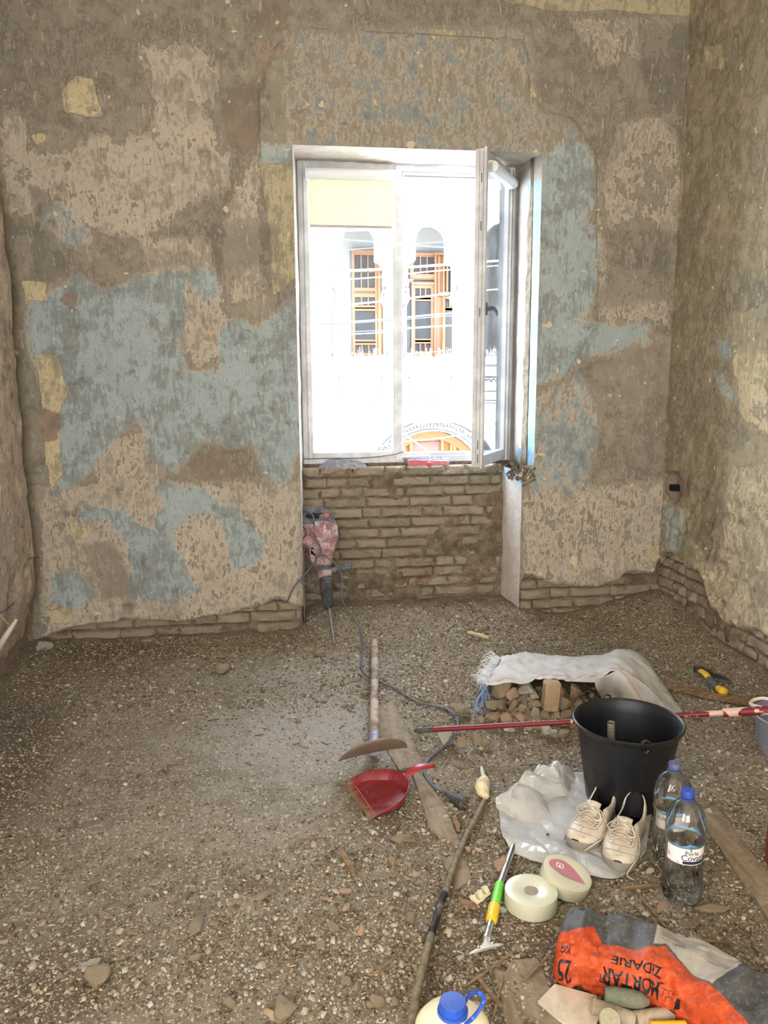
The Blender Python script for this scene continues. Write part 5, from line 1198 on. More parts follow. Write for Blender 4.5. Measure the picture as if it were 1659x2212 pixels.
bp = Y(1190, 1500, 3.135); mb = MB(); mb.box((bp.x, bp.y, bp.z-.006), (.070, .055, .135), Matrix.Rotation(.06, 3, 'Y'))
o = bev(tag(mb.build('brick', m_brickpc, loc=(bp.x, bp.y, bp.z-.07), smooth=40), 'dusty brown brick standing on end in the mouth of the sack', 'brick'), .008, 2)
mb = MB(); rr = random.Random(12)
def chip(mb, p, s, rr):
    R_ = Matrix.Rotation(rr.uniform(0, 6.3), 3, 'Z') @ Matrix.Rotation(rr.uniform(-.9, .9), 3, 'X') @ Matrix.Rotation(rr.uniform(-.9, .9), 3, 'Y'); d = (s, s*rr.uniform(.5, 1), s*rr.uniform(.3, .8))
    vs = [R_ @ Vector((a*d[0]*rr.uniform(.3, .55), b*d[1]*rr.uniform(.3, .55), c*d[2]*rr.uniform(.3, .55))) for a in (-1, 1) for b in (-1, 1) for c in (-1, 1)]
    mb.add([v+p for v in vs], [(0,1,3,2), (4,6,7,5), (0,4,5,1), (2,3,7,6), (0,2,6,4), (1,5,7,3)])
for k in range(420):
    px = rr.gauss(1150, 62); py = rr.uniform(1490, 1572)
    if not 1035 < px < 1300: continue
    e = 1-abs(px-1150)/150; zz = max(0, .085*e*(1-(py-1490)/95.)); p = onf(px, py, zz*rr.uniform(.4, 1)); chip(mb, p, rr.uniform(.012, .045), rr)
tag(mb.build('rubble_heap', m_rock, loc=sk, smooth=0), 'heap of small broken plaster filling the mouth of the woven sack', 'rubble', None, 'stuff')

# ================================================================== PLASTIC SHEET AND SHOES
m_plast = NT('milky_plastic', 0.28, 0.45); m_plast.color(lin((222,220,216)))
_tr = m_plast.n('ShaderNodeBsdfTranslucent'); _tr.inputs[0].default_value = lin((224,220,212)); _tp = m_plast.n('ShaderNodeBsdfTransparent')
_mx = m_plast.n('ShaderNodeMixShader'); _mx.inputs[0].default_value = .35; m_plast.link(m_plast.b.outputs[0], _mx.inputs[1]); m_plast.link(_tr.outputs[0], _mx.inputs[2])
_m2 = m_plast.n('ShaderNodeMixShader'); _m2.inputs[0].default_value = .10; m_plast.link(_mx.outputs[0], _m2.inputs[1]); m_plast.link(_tp.outputs[0], _m2.inputs[2]); m_plast.link(_m2.outputs[0], m_plast.t.nodes['Material Output'].inputs[0]); m_plast = m_plast.m
ctrl = [
 [onf(1106,1840,.012), onf(1150,1856,.014), onf(1210,1872,.020), onf(1270,1890,.018), onf(1326,1901,.012), onf(1352,1886,.012), onf(1395,1840,.010)],
 [onf(1098,1822,.030), onf(1150,1826,.030), onf(1200,1834,.045), onf(1262,1858,.045), onf(1318,1872,.012), onf(1346,1862,.006), onf(1398,1822,.006)],
 [onf(1084,1790,.050), onf(1140,1800,.016), onf(1200,1806,.008), onf(1255,1826,.008), onf(1310,1840,.005), onf(1350,1830,.005), onf(1402,1795,.006)],
 [Y(1078,1765,2.42), onf(1128,1768,.020), onf(1190,1772,.010), onf(1250,1785,.006), onf(1300,1795,.005), onf(1352,1795,.005), onf(1406,1770,.006)],
 [Y(1070,1724,2.44), Y(1112,1722,2.42), Y(1165,1730,2.42), Y(1215,1745,2.46), onf(1290,1765,.006), onf(1350,1765,.005), onf(1412,1752,.006)],
 [Y(1076,1722,2.47), Y(1118,1700,2.46), Y(1160,1685,2.48), Y(1215,1690,2.50), Y(1262,1732,2.52), onf(1345,1755,.006), onf(1414,1746,.006)],
 [Y(1090,1716,2.53), Y(1132,1684,2.54), Y(1166,1655,2.56), Y(1208,1646,2.58), Y(1250,1690,2.58), Y(1300,1745,2.56), onf(1414,1742,.006)],
 [Y(1105,1722,2.58), Y(1140,1690,2.62), Y(1172,1665,2.64), Y(1212,1652,2.66), Y(1246,1672,2.64), Y(1274,1712,2.62), onf(1410,1738,.006)],
 [onf(1110,1725), onf(1145,1712), onf(1180,1705), onf(1215,1700), onf(1245,1705), onf(1275,1722), onf(1400,1735)]]
G = patch(ctrl, 72, 66); X_, Y_, Z_ = G[..., 0], G[..., 1], G[..., 2]
def ridged(x, y, z, s):
    return np.abs(vnoise(x*s, y*s, z*s)-.5)*2
hump = sstep(.02, .09, Z_)
cr = (ridged(X_, Y_+X_*.4, Z_, 13)-.45)*.045+(ridged(X_-Y_, Y_, Z_+3, 27)-.45)*.020
Z_ = np.maximum(Z_+cr*(.25+.75*hump), floor_h(X_, Y_)+.010); Y_ = Y_+(ridged(X_, Z_, Y_*.3+7, 15)-.4)*.035*hump; X_ = X_+(ridged(Y_, Z_, X_*.3+2, 12)-.4)*.02*hump
G = np.stack([X_, Y_, Z_], -1)
mb = MB(); mb.grid(G); ps = onf(1230, 1800); o = tag(mb.build('plastic_sheet', m_plast, loc=ps, smooth=0), 'crumpled white plastic sheet spread under the pair of sneakers', 'plastic sheet')
mod(o, 'DECIMATE', ratio=.17); mod(o, 'SOLIDIFY', thickness=.0008, offset=0)
mb = MB(); cp_ = onf(1183, 1804, .016); mb.lathe([(.001, 0), (.005, .001), (.006, .003), (.001, .006)], cp_, 10); tag(mb.build('pebble', m_black_r, loc=cp_), 'tiny dark pebble lying alone on the plastic sheet', 'stone')

m_leather = NT('worn_white_leather', 0.5, 0.35); _n = m_leather.noise(16, 6, .6); _n2 = m_leather.noise(55, 5, .6)
_c = m_leather.mix(m_leather.step(_n, .35, .65), lin((214,202,184)), lin((198,184,164))); _c = m_leather.mix(m_leather.math('MULTIPLY', m_leather.step(_n2, .58, .68), .55), _c, lin((140,122,100)))
m_leather.color(_c); m_leather.bump(_n2, .25, .002); m_leather = m_leather.m
m_lining = plain('dark_shoe_lining', (34,34,36), 0.95, .1); m_sole = dusty('grubby_rubber_sole', (128,112,96), (150,136,116), .4, .8, 20); m_sole2 = dusty('grey_rubber_foxing', (124,116,108), (150,142,130), .4, .7, 20)
m_lace = dusty('grubby_lace', (186,174,156), (150,134,112), .5, .9, 30, bump=.2)
def shoe(toe, heel, label, side):
    """toe and heel are world points on the ground; side = +1 when the outside of the foot is on the +s side"""
    ax_ = heel-toe; L = .308; t_ = ax_.normalized(); s_ = Vector((0,0,1)).cross(t_).normalized(); n_ = t_.cross(s_).normalized()
    if n_.z < 0: n_ = -n_
    O = toe; T = lambda a, b, c: O+t_*a*L+s_*b+n_*c
    S = thing('sneaker', label, 'shoe', (toe+heel)/2)
    def hw(u):  # half width of the sole from toe (0) to heel (1)
        return np.interp(u, [0, .02, .06, .14, .26, .36, .52, .66, .80, .92, .98, 1], [.006, .022, .037, .050, .0565, .056, .047, .041, .040, .036, .024, .006])
    def off(u): return side*.008*math.sin(PI*min(1, u*1.25))-side*.004
    U = [0, .01, .025, .05, .09, .14, .2, .27, .34, .42, .5, .58, .66, .74, .82, .89, .94, .975, .99, 1]
    mb = MB(); N = 9; rows = []
    prof = [(.93, 0), (1.0, .004), (1.02, .016), (1.0, .028), (.95, .030)]
    for u in U:
        w_ = float(hw(u)); rz = .010*max(0, 1-u/.12)
        row_ = [T(u*1.0, off(u)-w_*.93+2*w_*.93*k/6, rz) for k in range(7)]
        row_ += [T(u+(a-1)*0, off(u)+w_*a, rz+z) for a, z in prof[1:]]
        row_ += [T(u, off(u)+w_*.95-2*w_*.95*k/6, rz+.030) for k in range(1, 7)]
        row_ += [T(u, off(u)-w_*a, rz+z) for a, z in prof[1:-1][::-1]]+[row_[0]]
        rows.append([list(q) for q in row_])
    mb.grid(np.array(rows)); M_ = len(rows[0]); mb.f += [tuple(range(M_-1)), tuple(range(len(mb.v)-M_, len(mb.v)-1))[::-1]]; mb.mi += [0, 0]; mb.build('sole', m_sole2, S, smooth=45)
    # upper: arch sections from side to side; from u=.42 back the middle of the arch drops inside the shoe
    mb = MB(); rows = []; K = 25; Uu = list(np.linspace(.012, .995, 44)); matf = []
    for u in Uu:
        w_ = float(hw(u))*.965; rz = .010*max(0, 1-u/.12)+.024
        top_ = float(np.interp(u, [0, .04, .1, .2, .3, .42, .5, .56, .64, .74, .84, .92, .97, 1], [.006, .022, .031, .038, .045, .058, .062, .060, .052, .050, .060, .084, .092, .090]))
        op = float(sstep(.44, .49, u))            # 0 closed toe box, 1 open collar
        cw = float(np.interp(u, [.44, .52, .62, .75, .9, .97, 1], [.024, .029, .032, .033, .029, .018, .006]))
        row_ = []
        for k in range(K):
            q = -1+2*k/(K-1); a = abs(q); sg = 1 if q >= 0 else -1
            b0 = w_*math.cos((1-a)*PI/2*1.0)**.62 if a < 1 else w_; z0 = top_*math.sin((1-a)*PI/2)**.72
            if a > .42:   # outer wall up to the collar
                v = (1-a)/.58; b1 = w_*(1-v)+cw*v+.006*math.sin(PI*v); z1 = top_*math.sin(v*PI/2)**.85
            else:         # inside
                v = 1-a/.42; b1 = cw*(1-.15*v)*(1-v*.999 if v > .5 else 1-.1*v); z1 = top_+(.006-top_)*min(1, v*2.2)*float(sstep(.995, .95, u))
                if v > .5: b1 = cw*.85*(1-(v-.5)/.5)
            row_.append(list(T(u, off(u)+sg*(b0*(1-op)+b1*op), rz+z0*(1-op)+z1*op)))
        rows.append(row_)
    G = np.array(rows); mb.grid(G)
    nf = K-1
    for i in range(len(Uu)-1):
        for j in range(nf):
            q = abs(-1+2*(j+.5)/(K-1)); mb.mi[i*nf+j] = 1 if (q < .40 and Uu[i] > .455) else 0
    o = mb.build('upper', [m_leather, m_lining], S, smooth=60)
    def surf(u, q):   # point on the closed front of the upper
        u = min(max(u, Uu[0]), Uu[-1]-1e-6); fi = (u-Uu[0])/(Uu[1]-Uu[0]); i = int(fi); fi -= i; k = (q+1)/2*(K-1); j = min(int(k), K-2); fk = k-j
        p = (G[i, j]*(1-fi)*(1-fk)+G[i+1, j]*fi*(1-fk)+G[i, j+1]*(1-fi)*fk+G[i+1, j+1]*fi*fk); return Vector(p)
    # heel lining lip, tongue, eyestay, laces, seams
    mb = MB(); rows = []
    for i in range(8):
        v = i/7; rows.append([list(surf(.26+.25*v, 0)*0+T(.27+.20*v, off(.3)+x*(.017+.007*v), .028+float(np.interp(v, [0, .6, 1], [.044, .060, .078]))+.004*math.cos(x*PI/2))) for x in np.linspace(-1, 1, 7)])
    mb.grid(np.array(rows)); o = mb.build('tongue', m_leather, S, smooth=60); mod(o, 'SOLIDIFY', thickness=.004, offset=0)
    mb = MB(); E = []
    for sg in (-1, 1):
        for k in range(6):
            u = .235+.038*k; q = sg*(.27+.03*k/5); p = surf(u, q)+n_*.0035; E.append((sg, k, p)); mb.tube([p, p+n_*.0012], .0028, 8)
    mb.build('eyelet', m_lining, S)
    mb = MB()
    for k in range(5):
        for sg in (-1, 1):
            p = [e[2] for e in E if e[0] == sg and e[1] == k][0]+n_*.002; q = [e[2] for e in E if e[0] == -sg and e[1] == k+(0 if sg > 0 else 1)][0]+n_*.002
            m_ = (p+q)/2+n_*(.011+.002*k+.002*sg); mb.tube(spline([p, m_, q], 4), .0030, 6, flat=.55)
    kn = T(.40, off(.4), .028+.066); rr = random.Random(int(side*5)+9)
    for pts in ([kn, kn+s_*.022+n_*.012, kn+s_*.046-t_*.012-n_*.006, kn+s_*.030-t_*.03-n_*.010, kn+s_*.004-t_*.004],
                [kn, kn-s_*.018+n_*.014-t_*.006, kn-s_*.040-t_*.030-n_*.010, kn-s_*.022-t_*.044-n_*.008, kn-t_*.006],
                [kn, kn+s_*.03+n_*.004, T(.42, off(.4)+.052, .05), T(.30, off(.3)+.062, .012), T(.16, off(.2)+.060, .004), T(.04, off(.1)+.045, .003)],
                [kn, kn-s_*.026+n_*.004, T(.40, off(.4)-.050, .055), T(.24, off(.3)-.056, .034), T(.10, off(.2)-.050, .034), T(-.02, off(0)-.030, .012), T(-.06, -.055, .010)]):
        mb.tube(spline(pts, 6), .0027, 6, flat=.6)
    mb.tube([kn-s_*.007, kn+n_*.003, kn+s_*.007], .006, 8)
    mb.build('laces', m_lace, S)
    mb = MB()
    P = [surf(.20+.02*math.cos(t)-.045*0, .0)*0+surf(min(.50, .235-.05*math.cos(t)+.0), .42*math.sin(t)) for t in np.linspace(-1.4, 1.4, 15)]
    P = [surf(.42, -.44)]+[surf(.36, -.44)]+P+[surf(.36, .44)]+[surf(.42, .44)]
    mb.tube([p+n_*.0008 for p in P], .0009, 5); P = [surf(.10+.09*(abs(q)**1.6), q*.9) for q in np.linspace(-1, 1, 15)]
    mb.tube([p+n_*.0006 for p in P], .0009, 5); mb.tube([surf(.06+.13*t, 0)+n_*.0006 for t in np.linspace(0.4, 1, 6)], .0008, 5)
    mb.build('seam', dusty('seam_tan', (150,134,112), bump=0), S)  # seam lines in a tan darker than the leather
    return S
def pair(px, py, hx, hy, h=.004):
    a = onf(px, py, h); b = onf(hx, hy, h); d = (b-a); d.z = 0; return a, a+d.normalized()*.308
a, b = pair(1243, 1842, 1322, 1738); shoe(a, b, 'worn white leather sneaker with dark lining, nearer the bulging part of the plastic sheet', -1)
a, b = pair(1330, 1888, 1372, 1768); shoe(a, b, 'worn white leather sneaker with dark lining, nearer the water bottles', 1)

# ================================================================== WATER BOTTLES
m_pet = glass_mat('clear_bottle_plastic', (0.985,0.99,0.985), 0.07, 0.10, .05)
m_water = glass_mat('water', (0.97,0.98,0.98), 0.05, 0.0, .0)
m_cap = plain('blue_cap', (44,64,140), 0.45); m_cap2 = dusty('dusty_blue_cap', (52,68,120), (120,112,110), .5, .6)
m_lbl = plain('label_white', (206,196,192), .45); m_lbl_b = plain('label_blue', (112,160,196), .45); m_lbl_g = plain('label_green', (108,130,112), .45); m_ink = plain('black_ink', (24,24,30), .5, k=1); m_ink_b = plain('navy_ink', (48,44,84), .5, k=1); m_lbl_back = plain('label_back', (168,168,172), .6)
def bottle(p, label, capm, full, sc_=1.0, rot=0.0, squash=0.0):
    B = thing('water_bottle', label, 'bottle', p); H = .335*sc_; r = .055*sc_
    prof = [(.30, .012), (.62, .0), (.86, .004), (.97, .05), (1.0, .10), (1.0, .155), (.985, .17), (1.0, .185), (.985, .21), (1.0, .235), (.985, .26), (1.0, .285), (.955, .31), (.93, .33), (.93, .40), (.94, .47), (.93, .54), (.985, .56), (1.0, .60), (1.0, .67), (.98, .74), (.90, .80), (.74, .85), (.52, .89), (.36, .91), (.29, .925), (.26, .94), (.26, .985)]
    def foot(a, z):
        q = z-p.z*0; zz = q/H
        return 1-(.26*(1-sstep(.02, .20, zz)))*max(0, math.cos(5*(a+rot)))**2*1.0-squash*.10*math.cos(2*a+zz*5)-squash*.05*math.sin(3*a-zz*9)
    mb = MB(); mb.lathe([(a*r, b*H) for a, b in prof], (0,0,0), 60, rmod=foot); mb.v = [v+p for v in mb.v]
    mb.build('bottle_body', m_pet, B, smooth=60)
    mb = MB(); mb.lathe([(.001, H*.945), (.0182*sc_, H*.945), (.0182*sc_, H*.995), (.0172*sc_, H*1.002), (.001, H*1.003)], p, 40, rmod=lambda a, z: 1+.012*math.cos(36*a)); mb.lathe([(.0195*sc_, H*.925), (.0195*sc_, H*.935)], p, 30, closed=True); mb.build('cap', capm, B, smooth=30)
    view = Vector((-p.x, -p.y, 0)).normalized(); va = math.atan2(view.y, view.x)
    rl = r*.945+.0004
    def wrap(x, z, d=0.0): a = va+x/rl+rot*0; return p+Vector(((rl+d)*math.cos(a), (rl+d)*math.sin(a), z))
    z0, z1 = H*.40, H*.545
    mb = MB(); a0, a1 = -.052, .088; n = 40
    G = [[list(wrap(a0+(a1-a0)*i/n, z0+(z1-z0)*j/6)) for j in range(7)] for i in range(n+1)]; mb.grid(np.array(G)); lb = mb.build('paper_label', m_lbl, B, smooth=60)
    # printed picture band above the white part, see-through behind
    mb = MB(); rr = random.Random(2); G = []
    for i in range(121):
        x = -PI*rl+2*PI*rl*i/120; G.append([list(wrap(x, z1, .0003)), list(wrap(x, z1+H*(.008), .0003))])
    mb.grid(np.array(G)); mb.build('green_band', m_lbl_g, lb, smooth=60)
    mb = MB(); G = []
    for i in range(121):
        x = -PI*rl+2*PI*rl*i/120; t = abs(float(vnoise(np.array([i*.23]), np.array([.4]), np.array([.7]))[0])); G.append([list(wrap(x, z1+H*.008, .0003)), list(wrap(x, z1+H*(.014+.045*t**1.5), .0003))])
    mb.grid(np.array(G)); mb.build('mountain_picture', m_lbl_b, lb, smooth=60)
    if full:
        mb = MB(); vf = text_mesh('Perla', .019*sc_); add_mapped(mb, vf, lambda v: wrap(v.x+.022, z0+H*.105+v.y, .0008))
        vf = text_mesh('Covasna', .0255*sc_, space=.92); add_mapped(mb, vf, lambda v: wrap(v.x+.034, z0+H*.062+v.y, .0008))
        vf = text_mesh('2L', .009*sc_); add_mapped(mb, vf, lambda v: wrap(v.x-.014, z0+H*.018+v.y, .0008))
        mb.add([wrap(.019+a, z1-.010+b, .0008) for a, b in ((-.0008, 0), (.0008, 0), (.0008, .018), (-.0008, .018), (-.004, .006), (.004, .006), (.004, .0075), (-.004, .0075))], [(0,1,2,3), (4,5,6,7)])
        vf = text_mesh('2L', .012); add_mapped(mb, vf, lambda v: wrap(v.y-.044, z0+H*.06+v.x, .0008))
        mb.build('lettering', m_ink, lb, smooth=0, normals=False)
        mb = MB(); G = [[list(wrap(-.002+.085*i/20, z0+.0025, .0008)), list(wrap(-.002+.085*i/20, z0+.0115, .0008))] for i in range(21)]; mb.grid(np.array(G)); mb.build('navy_bar', m_ink_b, lb, smooth=60)
    else:
        mb = MB(); vf = text_mesh('Perla', .015); add_mapped(mb, vf, lambda v: wrap(-v.x-.030, z0+H*.10+v.y, .0008)); mb.build('lettering', m_ink, lb, smooth=0, normals=False)
    lv = .20 if full else 0
    if lv:
        mb = MB(); mb.lathe([(a*r*.97, b*H+.001) for a, b in prof if b <= lv]+[(.985*r*.97, lv*H), (.001, lv*H)], (0,0,0), 60, rmod=foot); mb.v = [v+p for v in mb.v]; mb.build('water', m_water, B, smooth=60)
    return B
p1_ = Vector((1.128, 1.925, 0)); p1_.z = fz(p1_.x, p1_.y)+.001
bottle(p1_, 'clear two-litre water bottle with bright blue cap and printed label, nearer of the two bottles', m_cap, True, 1.0, .35)
p2_ = Vector((1.172, 2.085, 0)); p2_.z = fz(p2_.x, p2_.y)+.001
bottle(p2_, 'dented empty water bottle with dusty blue cap standing against the black bucket', m_cap2, False, .985, .1, .6)
# ================================================================== NEAR RIGHT: TAPE, SCRAPER, MORTAR BAG
m_tape = NT('mesh_tape', 0.8, 0.2); _w = m_tape.n('ShaderNodeTexWave'); _w.bands_direction = 'Z'; _w.inputs['Scale'].default_value = 240; m_tape.link(m_tape.co(), _w.inputs[0]); _n = m_tape.noise(12, 5)
_c = m_tape.mix(_n, lin((206,204,178)), lin((190,188,162))); _c = m_tape.mix(m_tape.math('MULTIPLY', _w.outputs[1], .16), _c, lin((150,150,128))); m_tape.color(_c); m_tape.bump(_w.outputs[1], .25, .001); m_tape = m_tape.m
m_film = NT('shrink_film', 0.3, 0.5); _n = m_film.noise(9, 5); _n2 = m_film.noise(3, 5, .6, 2.0); _c = m_film.mix(_n, lin((214,210,186)), lin((200,196,170))); _c = m_film.mix(m_film.math('MULTIPLY', m_film.step(_n2, .60, .68), .6), _c, lin((160,136,92))); m_film.color(_c); m_film.bump(_n, .2, .003); m_film = m_film.m
m_core = dusty('grey_core', (132,122,112), (150,140,126), .3, .8, 60); m_maroon = plain('maroon_print', (158,100,112), .6); m_wht = plain('white_print', (214,206,196), .6)
def tape(name, c, R_, r, h, label, printed):
    Tt = thing('tape_roll', label, 'tape', c); M_ = R_.to_4x4(); c = Vector(c)
    def P(x, y, z): return c+R_ @ Vector((x, y, z))
    mb = MB(); mb.lathe([(r*.985, 0), (r, .003), (r, h-.003), (r*.985, h)], c, 64, M=M_); mb.lathe([(.001, 0), (r*.985, 0)], c, 64, M=M_); mb.build('wound_tape', m_tape, Tt, smooth=50)
    mb = MB(); mb.lathe([(r*.985, h), (r*.93, h+.0012), (r*.30, h-.0008), (r*.27, h-.002)], c, 64, M=M_); mb.build('film_top', m_film, Tt, smooth=50)
    mb = MB(); mb.lathe([(r*.27, h-.0015), (.001, h-.002)] if not printed else [(r*.27, h-.0015), (.001, h-.0015)], c, 40, M=M_); mb.build('core', m_core if not printed else m_film, Tt, smooth=50)
    if printed:
        mb = MB(); n = 26
        def edge(a): return r*(.80-.10*math.cos(3*a))
        pts = [(-.84, .10), (-.80, .30), (-.62, .50), (-.36, .62), (-.10, .60), (.18, .42), (.46, .12), (.76, -.30), (.60, -.34), (.20, -.30), (-.20, -.24), (-.55, -.16), (-.76, -.04)]
        pp = spline([(a, b, 0) for a, b in pts]+[(pts[0][0], pts[0][1], 0)], 4)[:-1]
        tri = tessellate_polygon([pp]); mb.add([P(q.x*r*.93, q.y*r*.93, h+.0016) for q in pp], [tuple(t) for t in tri]); lb = mb.build('printed_label', m_maroon, Tt, smooth=0)
        mb = MB()
        for a, b, c_, d in ((-.48, -.18, .30, .34), (-.48, -.18, .06, .10), (-.48, -.44, .06, .34), (-.22, -.18, .06, .34), (-.37, -.30, .10, .24)):
            mb.add([P(x*r, y*r, h+.0021) for x, y in ((a, c_), (b, c_), (b, d), (a, d))], [(0,1,2,3)])
        mb.build('square_mark', m_wht, lb, smooth=0, normals=False)
    return Tt
c1 = onf(1146, 1968); c1 = (onf(1089, 1958)+onf(1204, 1958))/2; c1.z = fz(c1.x, c1.y)+.002; r1 = (onf(1204,1958)-onf(1089,1958)).length/2*.985
tape('t', c1, Matrix.Identity(3), r1, .047, 'flat roll of cream mesh tape with a grey core lying beside the green-gripped scraper', False)
c2 = c1+Vector((.118, .060, 0)); c2.z = fz(c2.x, c2.y)+.020
Rt = Matrix.Rotation(math.radians(16), 3, Vector((-.25, -.9, 0)).normalized()) 
Rt = Matrix.Rotation(math.radians(17), 3, Vector((.55, .83, 0)).normalized())
tape('t', c2, Rt @ Matrix.Rotation(math.radians(-22), 3, 'Z'), r1*.98, .040, 'tilted roll of cream mesh tape with maroon print resting on the flat roll', True)

# window scraper with telescopic chrome handle
m_chrome = dusty('chrome_tube', (200,200,204), (150,140,124), .12, .22, 10, .5, .9, bump=0)
m_green = plain('bright_green_grip', (104,186,52), .45); m_yel2 = plain('yellow_collar', (206,168,28), .45)
s0 = onf(1108, 1832, .016); s1 = onf(1079, 1912, .018); s2 = onf(1069, 1955, .020); s3 = onf(1061, 1990, .020); s4 = onf(1051, 2026, .018); sd = (s4-s0).normalized()
SCR = thing('scraper', 'scraper blade on a chrome telescopic handle with green and yellow grip', 'scraper', s3); s0 = s0-sd*.02
mb = MB(); mb.tube([s0, s1+sd*.02], .0105, 20); mb.build('chrome_tube', m_chrome, SCR)
mb = MB(); mb.tube([s1-sd*.004, s1, s2-sd*.01, s2, s2+sd*.01], [.0128, .0135, .0138, .0152, .0150], 24); mb.build('green_grip', m_green, SCR)
mb = MB(); mb.tube([s2+sd*.004, s2+sd*.010, s3-sd*.008, s3, s3+sd*.004], [.0155, .0165, .0160, .0150, .0120], 24); mb.build('yellow_collar', m_yel2, SCR)
mb = MB(); mb.tube([s3, s4], [.0105, .0098], 20); mb.tube([s4-sd*.004, s4+sd*.006], .0115, 20); ch = mb.build('lower_tube', m_chrome, SCR)
vf = text_mesh('7', .014); mb = MB(); sx = sd.cross(Vector((0,0,1))).normalized(); add_mapped(mb, vf, lambda v: s3.lerp(s4, .55)+Vector((0,0,.0107))+(-sx)*v.x*-1-sd*v.y); mb.build('lettering', m_ink, ch, smooth=0, normals=False)
e0 = onf(1012, 2062, .006); e1 = onf(1087, 2041, .006); em = (e0+e1)/2; neck = s4+sd*.004; ed = (e1-e0).normalized(); back = (neck-em)
G = []
for i in range(21):
    v = i/20; w_ = np.interp(v, [0, .16, .30, .55, .8, 1], [1.0, .96, .52, .24, .17, .17])*(e1-e0).length/2
    c_ = em.lerp(neck, v); G.append([list(c_+ed*w_*x+Vector((0, 0, .004*math.cos(x*PI/2)*(1-v)+ .010*v*(1-abs(x))))) for x in np.linspace(-1, 1, 9)])
mb = MB(); mb.grid(np.array(G)); o = mb.build('blade_holder', plain('pressed_steel', (196,196,198), .35, .5, .6), SCR, smooth=60); mod(o, 'SOLIDIFY', thickness=.0022, offset=0)
mb = MB(); mb.add([e0-back*.05, e1-back*.05, e1+back*.07, e0+back*.07], [(0,1,2,3)]); o2 = mb.build('blade', plain('razor_steel', (176,176,172), .3, .5, .8), SCR, smooth=0); mod(o2, 'SOLIDIFY', thickness=.0012)
for x in (-.42, .38):
    mb = MB(); mb.lathe([(.001, .0025), (.004, .002), (.0048, 0)], em+ed*x*(e1-e0).length/2+back*.20+Vector((0,0,.006)), 16); mb.build('rivet', m_chrome, SCR)
# pipe clip
pc = onf(1038, 1936, .010); cd = (onf(1060, 1918, .01)-onf(1020, 1950, .01)).normalized(); cn = Vector((-cd.y, cd.x, 0))
mb = MB(); Mc = Matrix.Identity(4)
for i in range(3): Mc[i][0] = cd[i]; Mc[i][1] = (cn*.55+Vector((0,0,.83)))[i]; Mc[i][2] = (cd.cross(cn*.55+Vector((0,0,.83))))[i]; Mc[i][3] = pc[i]
out_ = [(-.032, -.010), (.032, -.010), (.032, .016), (.026, .016)]+[(.015+.0105*math.cos(t), .008+.0105*math.sin(t)) for t in np.linspace(math.radians(50), math.radians(-230), 14)]+[(0, .014)]+[(-.015+.0105*math.cos(t), .008+.0105*math.sin(t)) for t in np.linspace(math.radians(50), math.radians(-230), 14)]+[(-.026, .016), (-.032, .016)]
mb.prism(out_, -.010, .010, Mc); bev(tag(mb.build('pipe_clip', plain('ivory_plastic', (196,186,158), .5), loc=pc, smooth=30), 'ivory plastic double pipe clip lying left of the yellow scraper collar', 'pipe clip'), .0012, 2)
# wooden pry stick / conduit rod
m_rod = NT('mud_crusted_rod', 0.7, 0.3); _n = m_rod.noise(9, 5, .6, .5); _n2 = m_rod.noise(70, 5, .6)
_c = m_rod.mix(m_rod.step(m_rod.math('ADD', _n, m_rod.math('MULTIPLY', m_rod.attr('mud'), .5)), .46, .60), lin((34,34,38)), m_rod.mix(m_rod.step(_n2, .4, .6), lin((136,124,100)), lin((110,98,76)))); m_rod.color(_c); m_rod.bump(_n2, .4, .003); m_rod = m_rod.m
rp = [(1046,1730,.02),(1030,1763,.02),(1010,1800,.02),(992,1840,.02),(975,1885,.022),(962,1925,.024),(948,1965,.026),(934,2010,.03),(921,2060,.034),(906,2120,.04),(894,2180,.046),(880,2260,.05)]
rc = spline([onf(a, b, h) for a, b, h in rp], 6); rl_ = [.0085+.0035*i/len(rc)+.0010*math.sin(i*1.7) for i in range(len(rc))]
RD = thing('cable_rod', 'long mud-crusted black rod lying diagonally towards the blue-capped can', 'rod', rc[len(rc)//2])
mud = []; 
for i in range(len(rc)): mud += [0.0 if 30 < i < 44 else 1.0]*14
mb = MB(); mb.tube(rc, rl_, 14); mb.at = {'mud': mud}; mb.build('rod', m_rod, RD)
mb = MB(); wp = [onf(1050,1722,.022), onf(1044,1712,.024), onf(1040,1702,.026), onf(1043,1690,.026), onf(1047,1680,.022)]
mb.tube(wp, [.012, .024, .027, .025, .014], 9, flat=.75); mb.v = [v+Vector((.004*mnoise.noise(v*60), .004*mnoise.noise(v*60+Vector((9,0,0))), 0)) for v in mb.v]
mb.build('wrapped_paper', dusty('crumpled_paper', (206,188,150), (170,146,108), .5, .9, 18, bump=.4), RD, smooth=20)
mb = MB(); mb.tube([onf(1046,1684,.02), onf(1042,1668,.02), onf(1040,1656,.018)], [.010, .008, .006], 5, flat=.5); mb.build('paper_end', plain('grey_paper', (170,162,146), .8), RD, smooth=0)
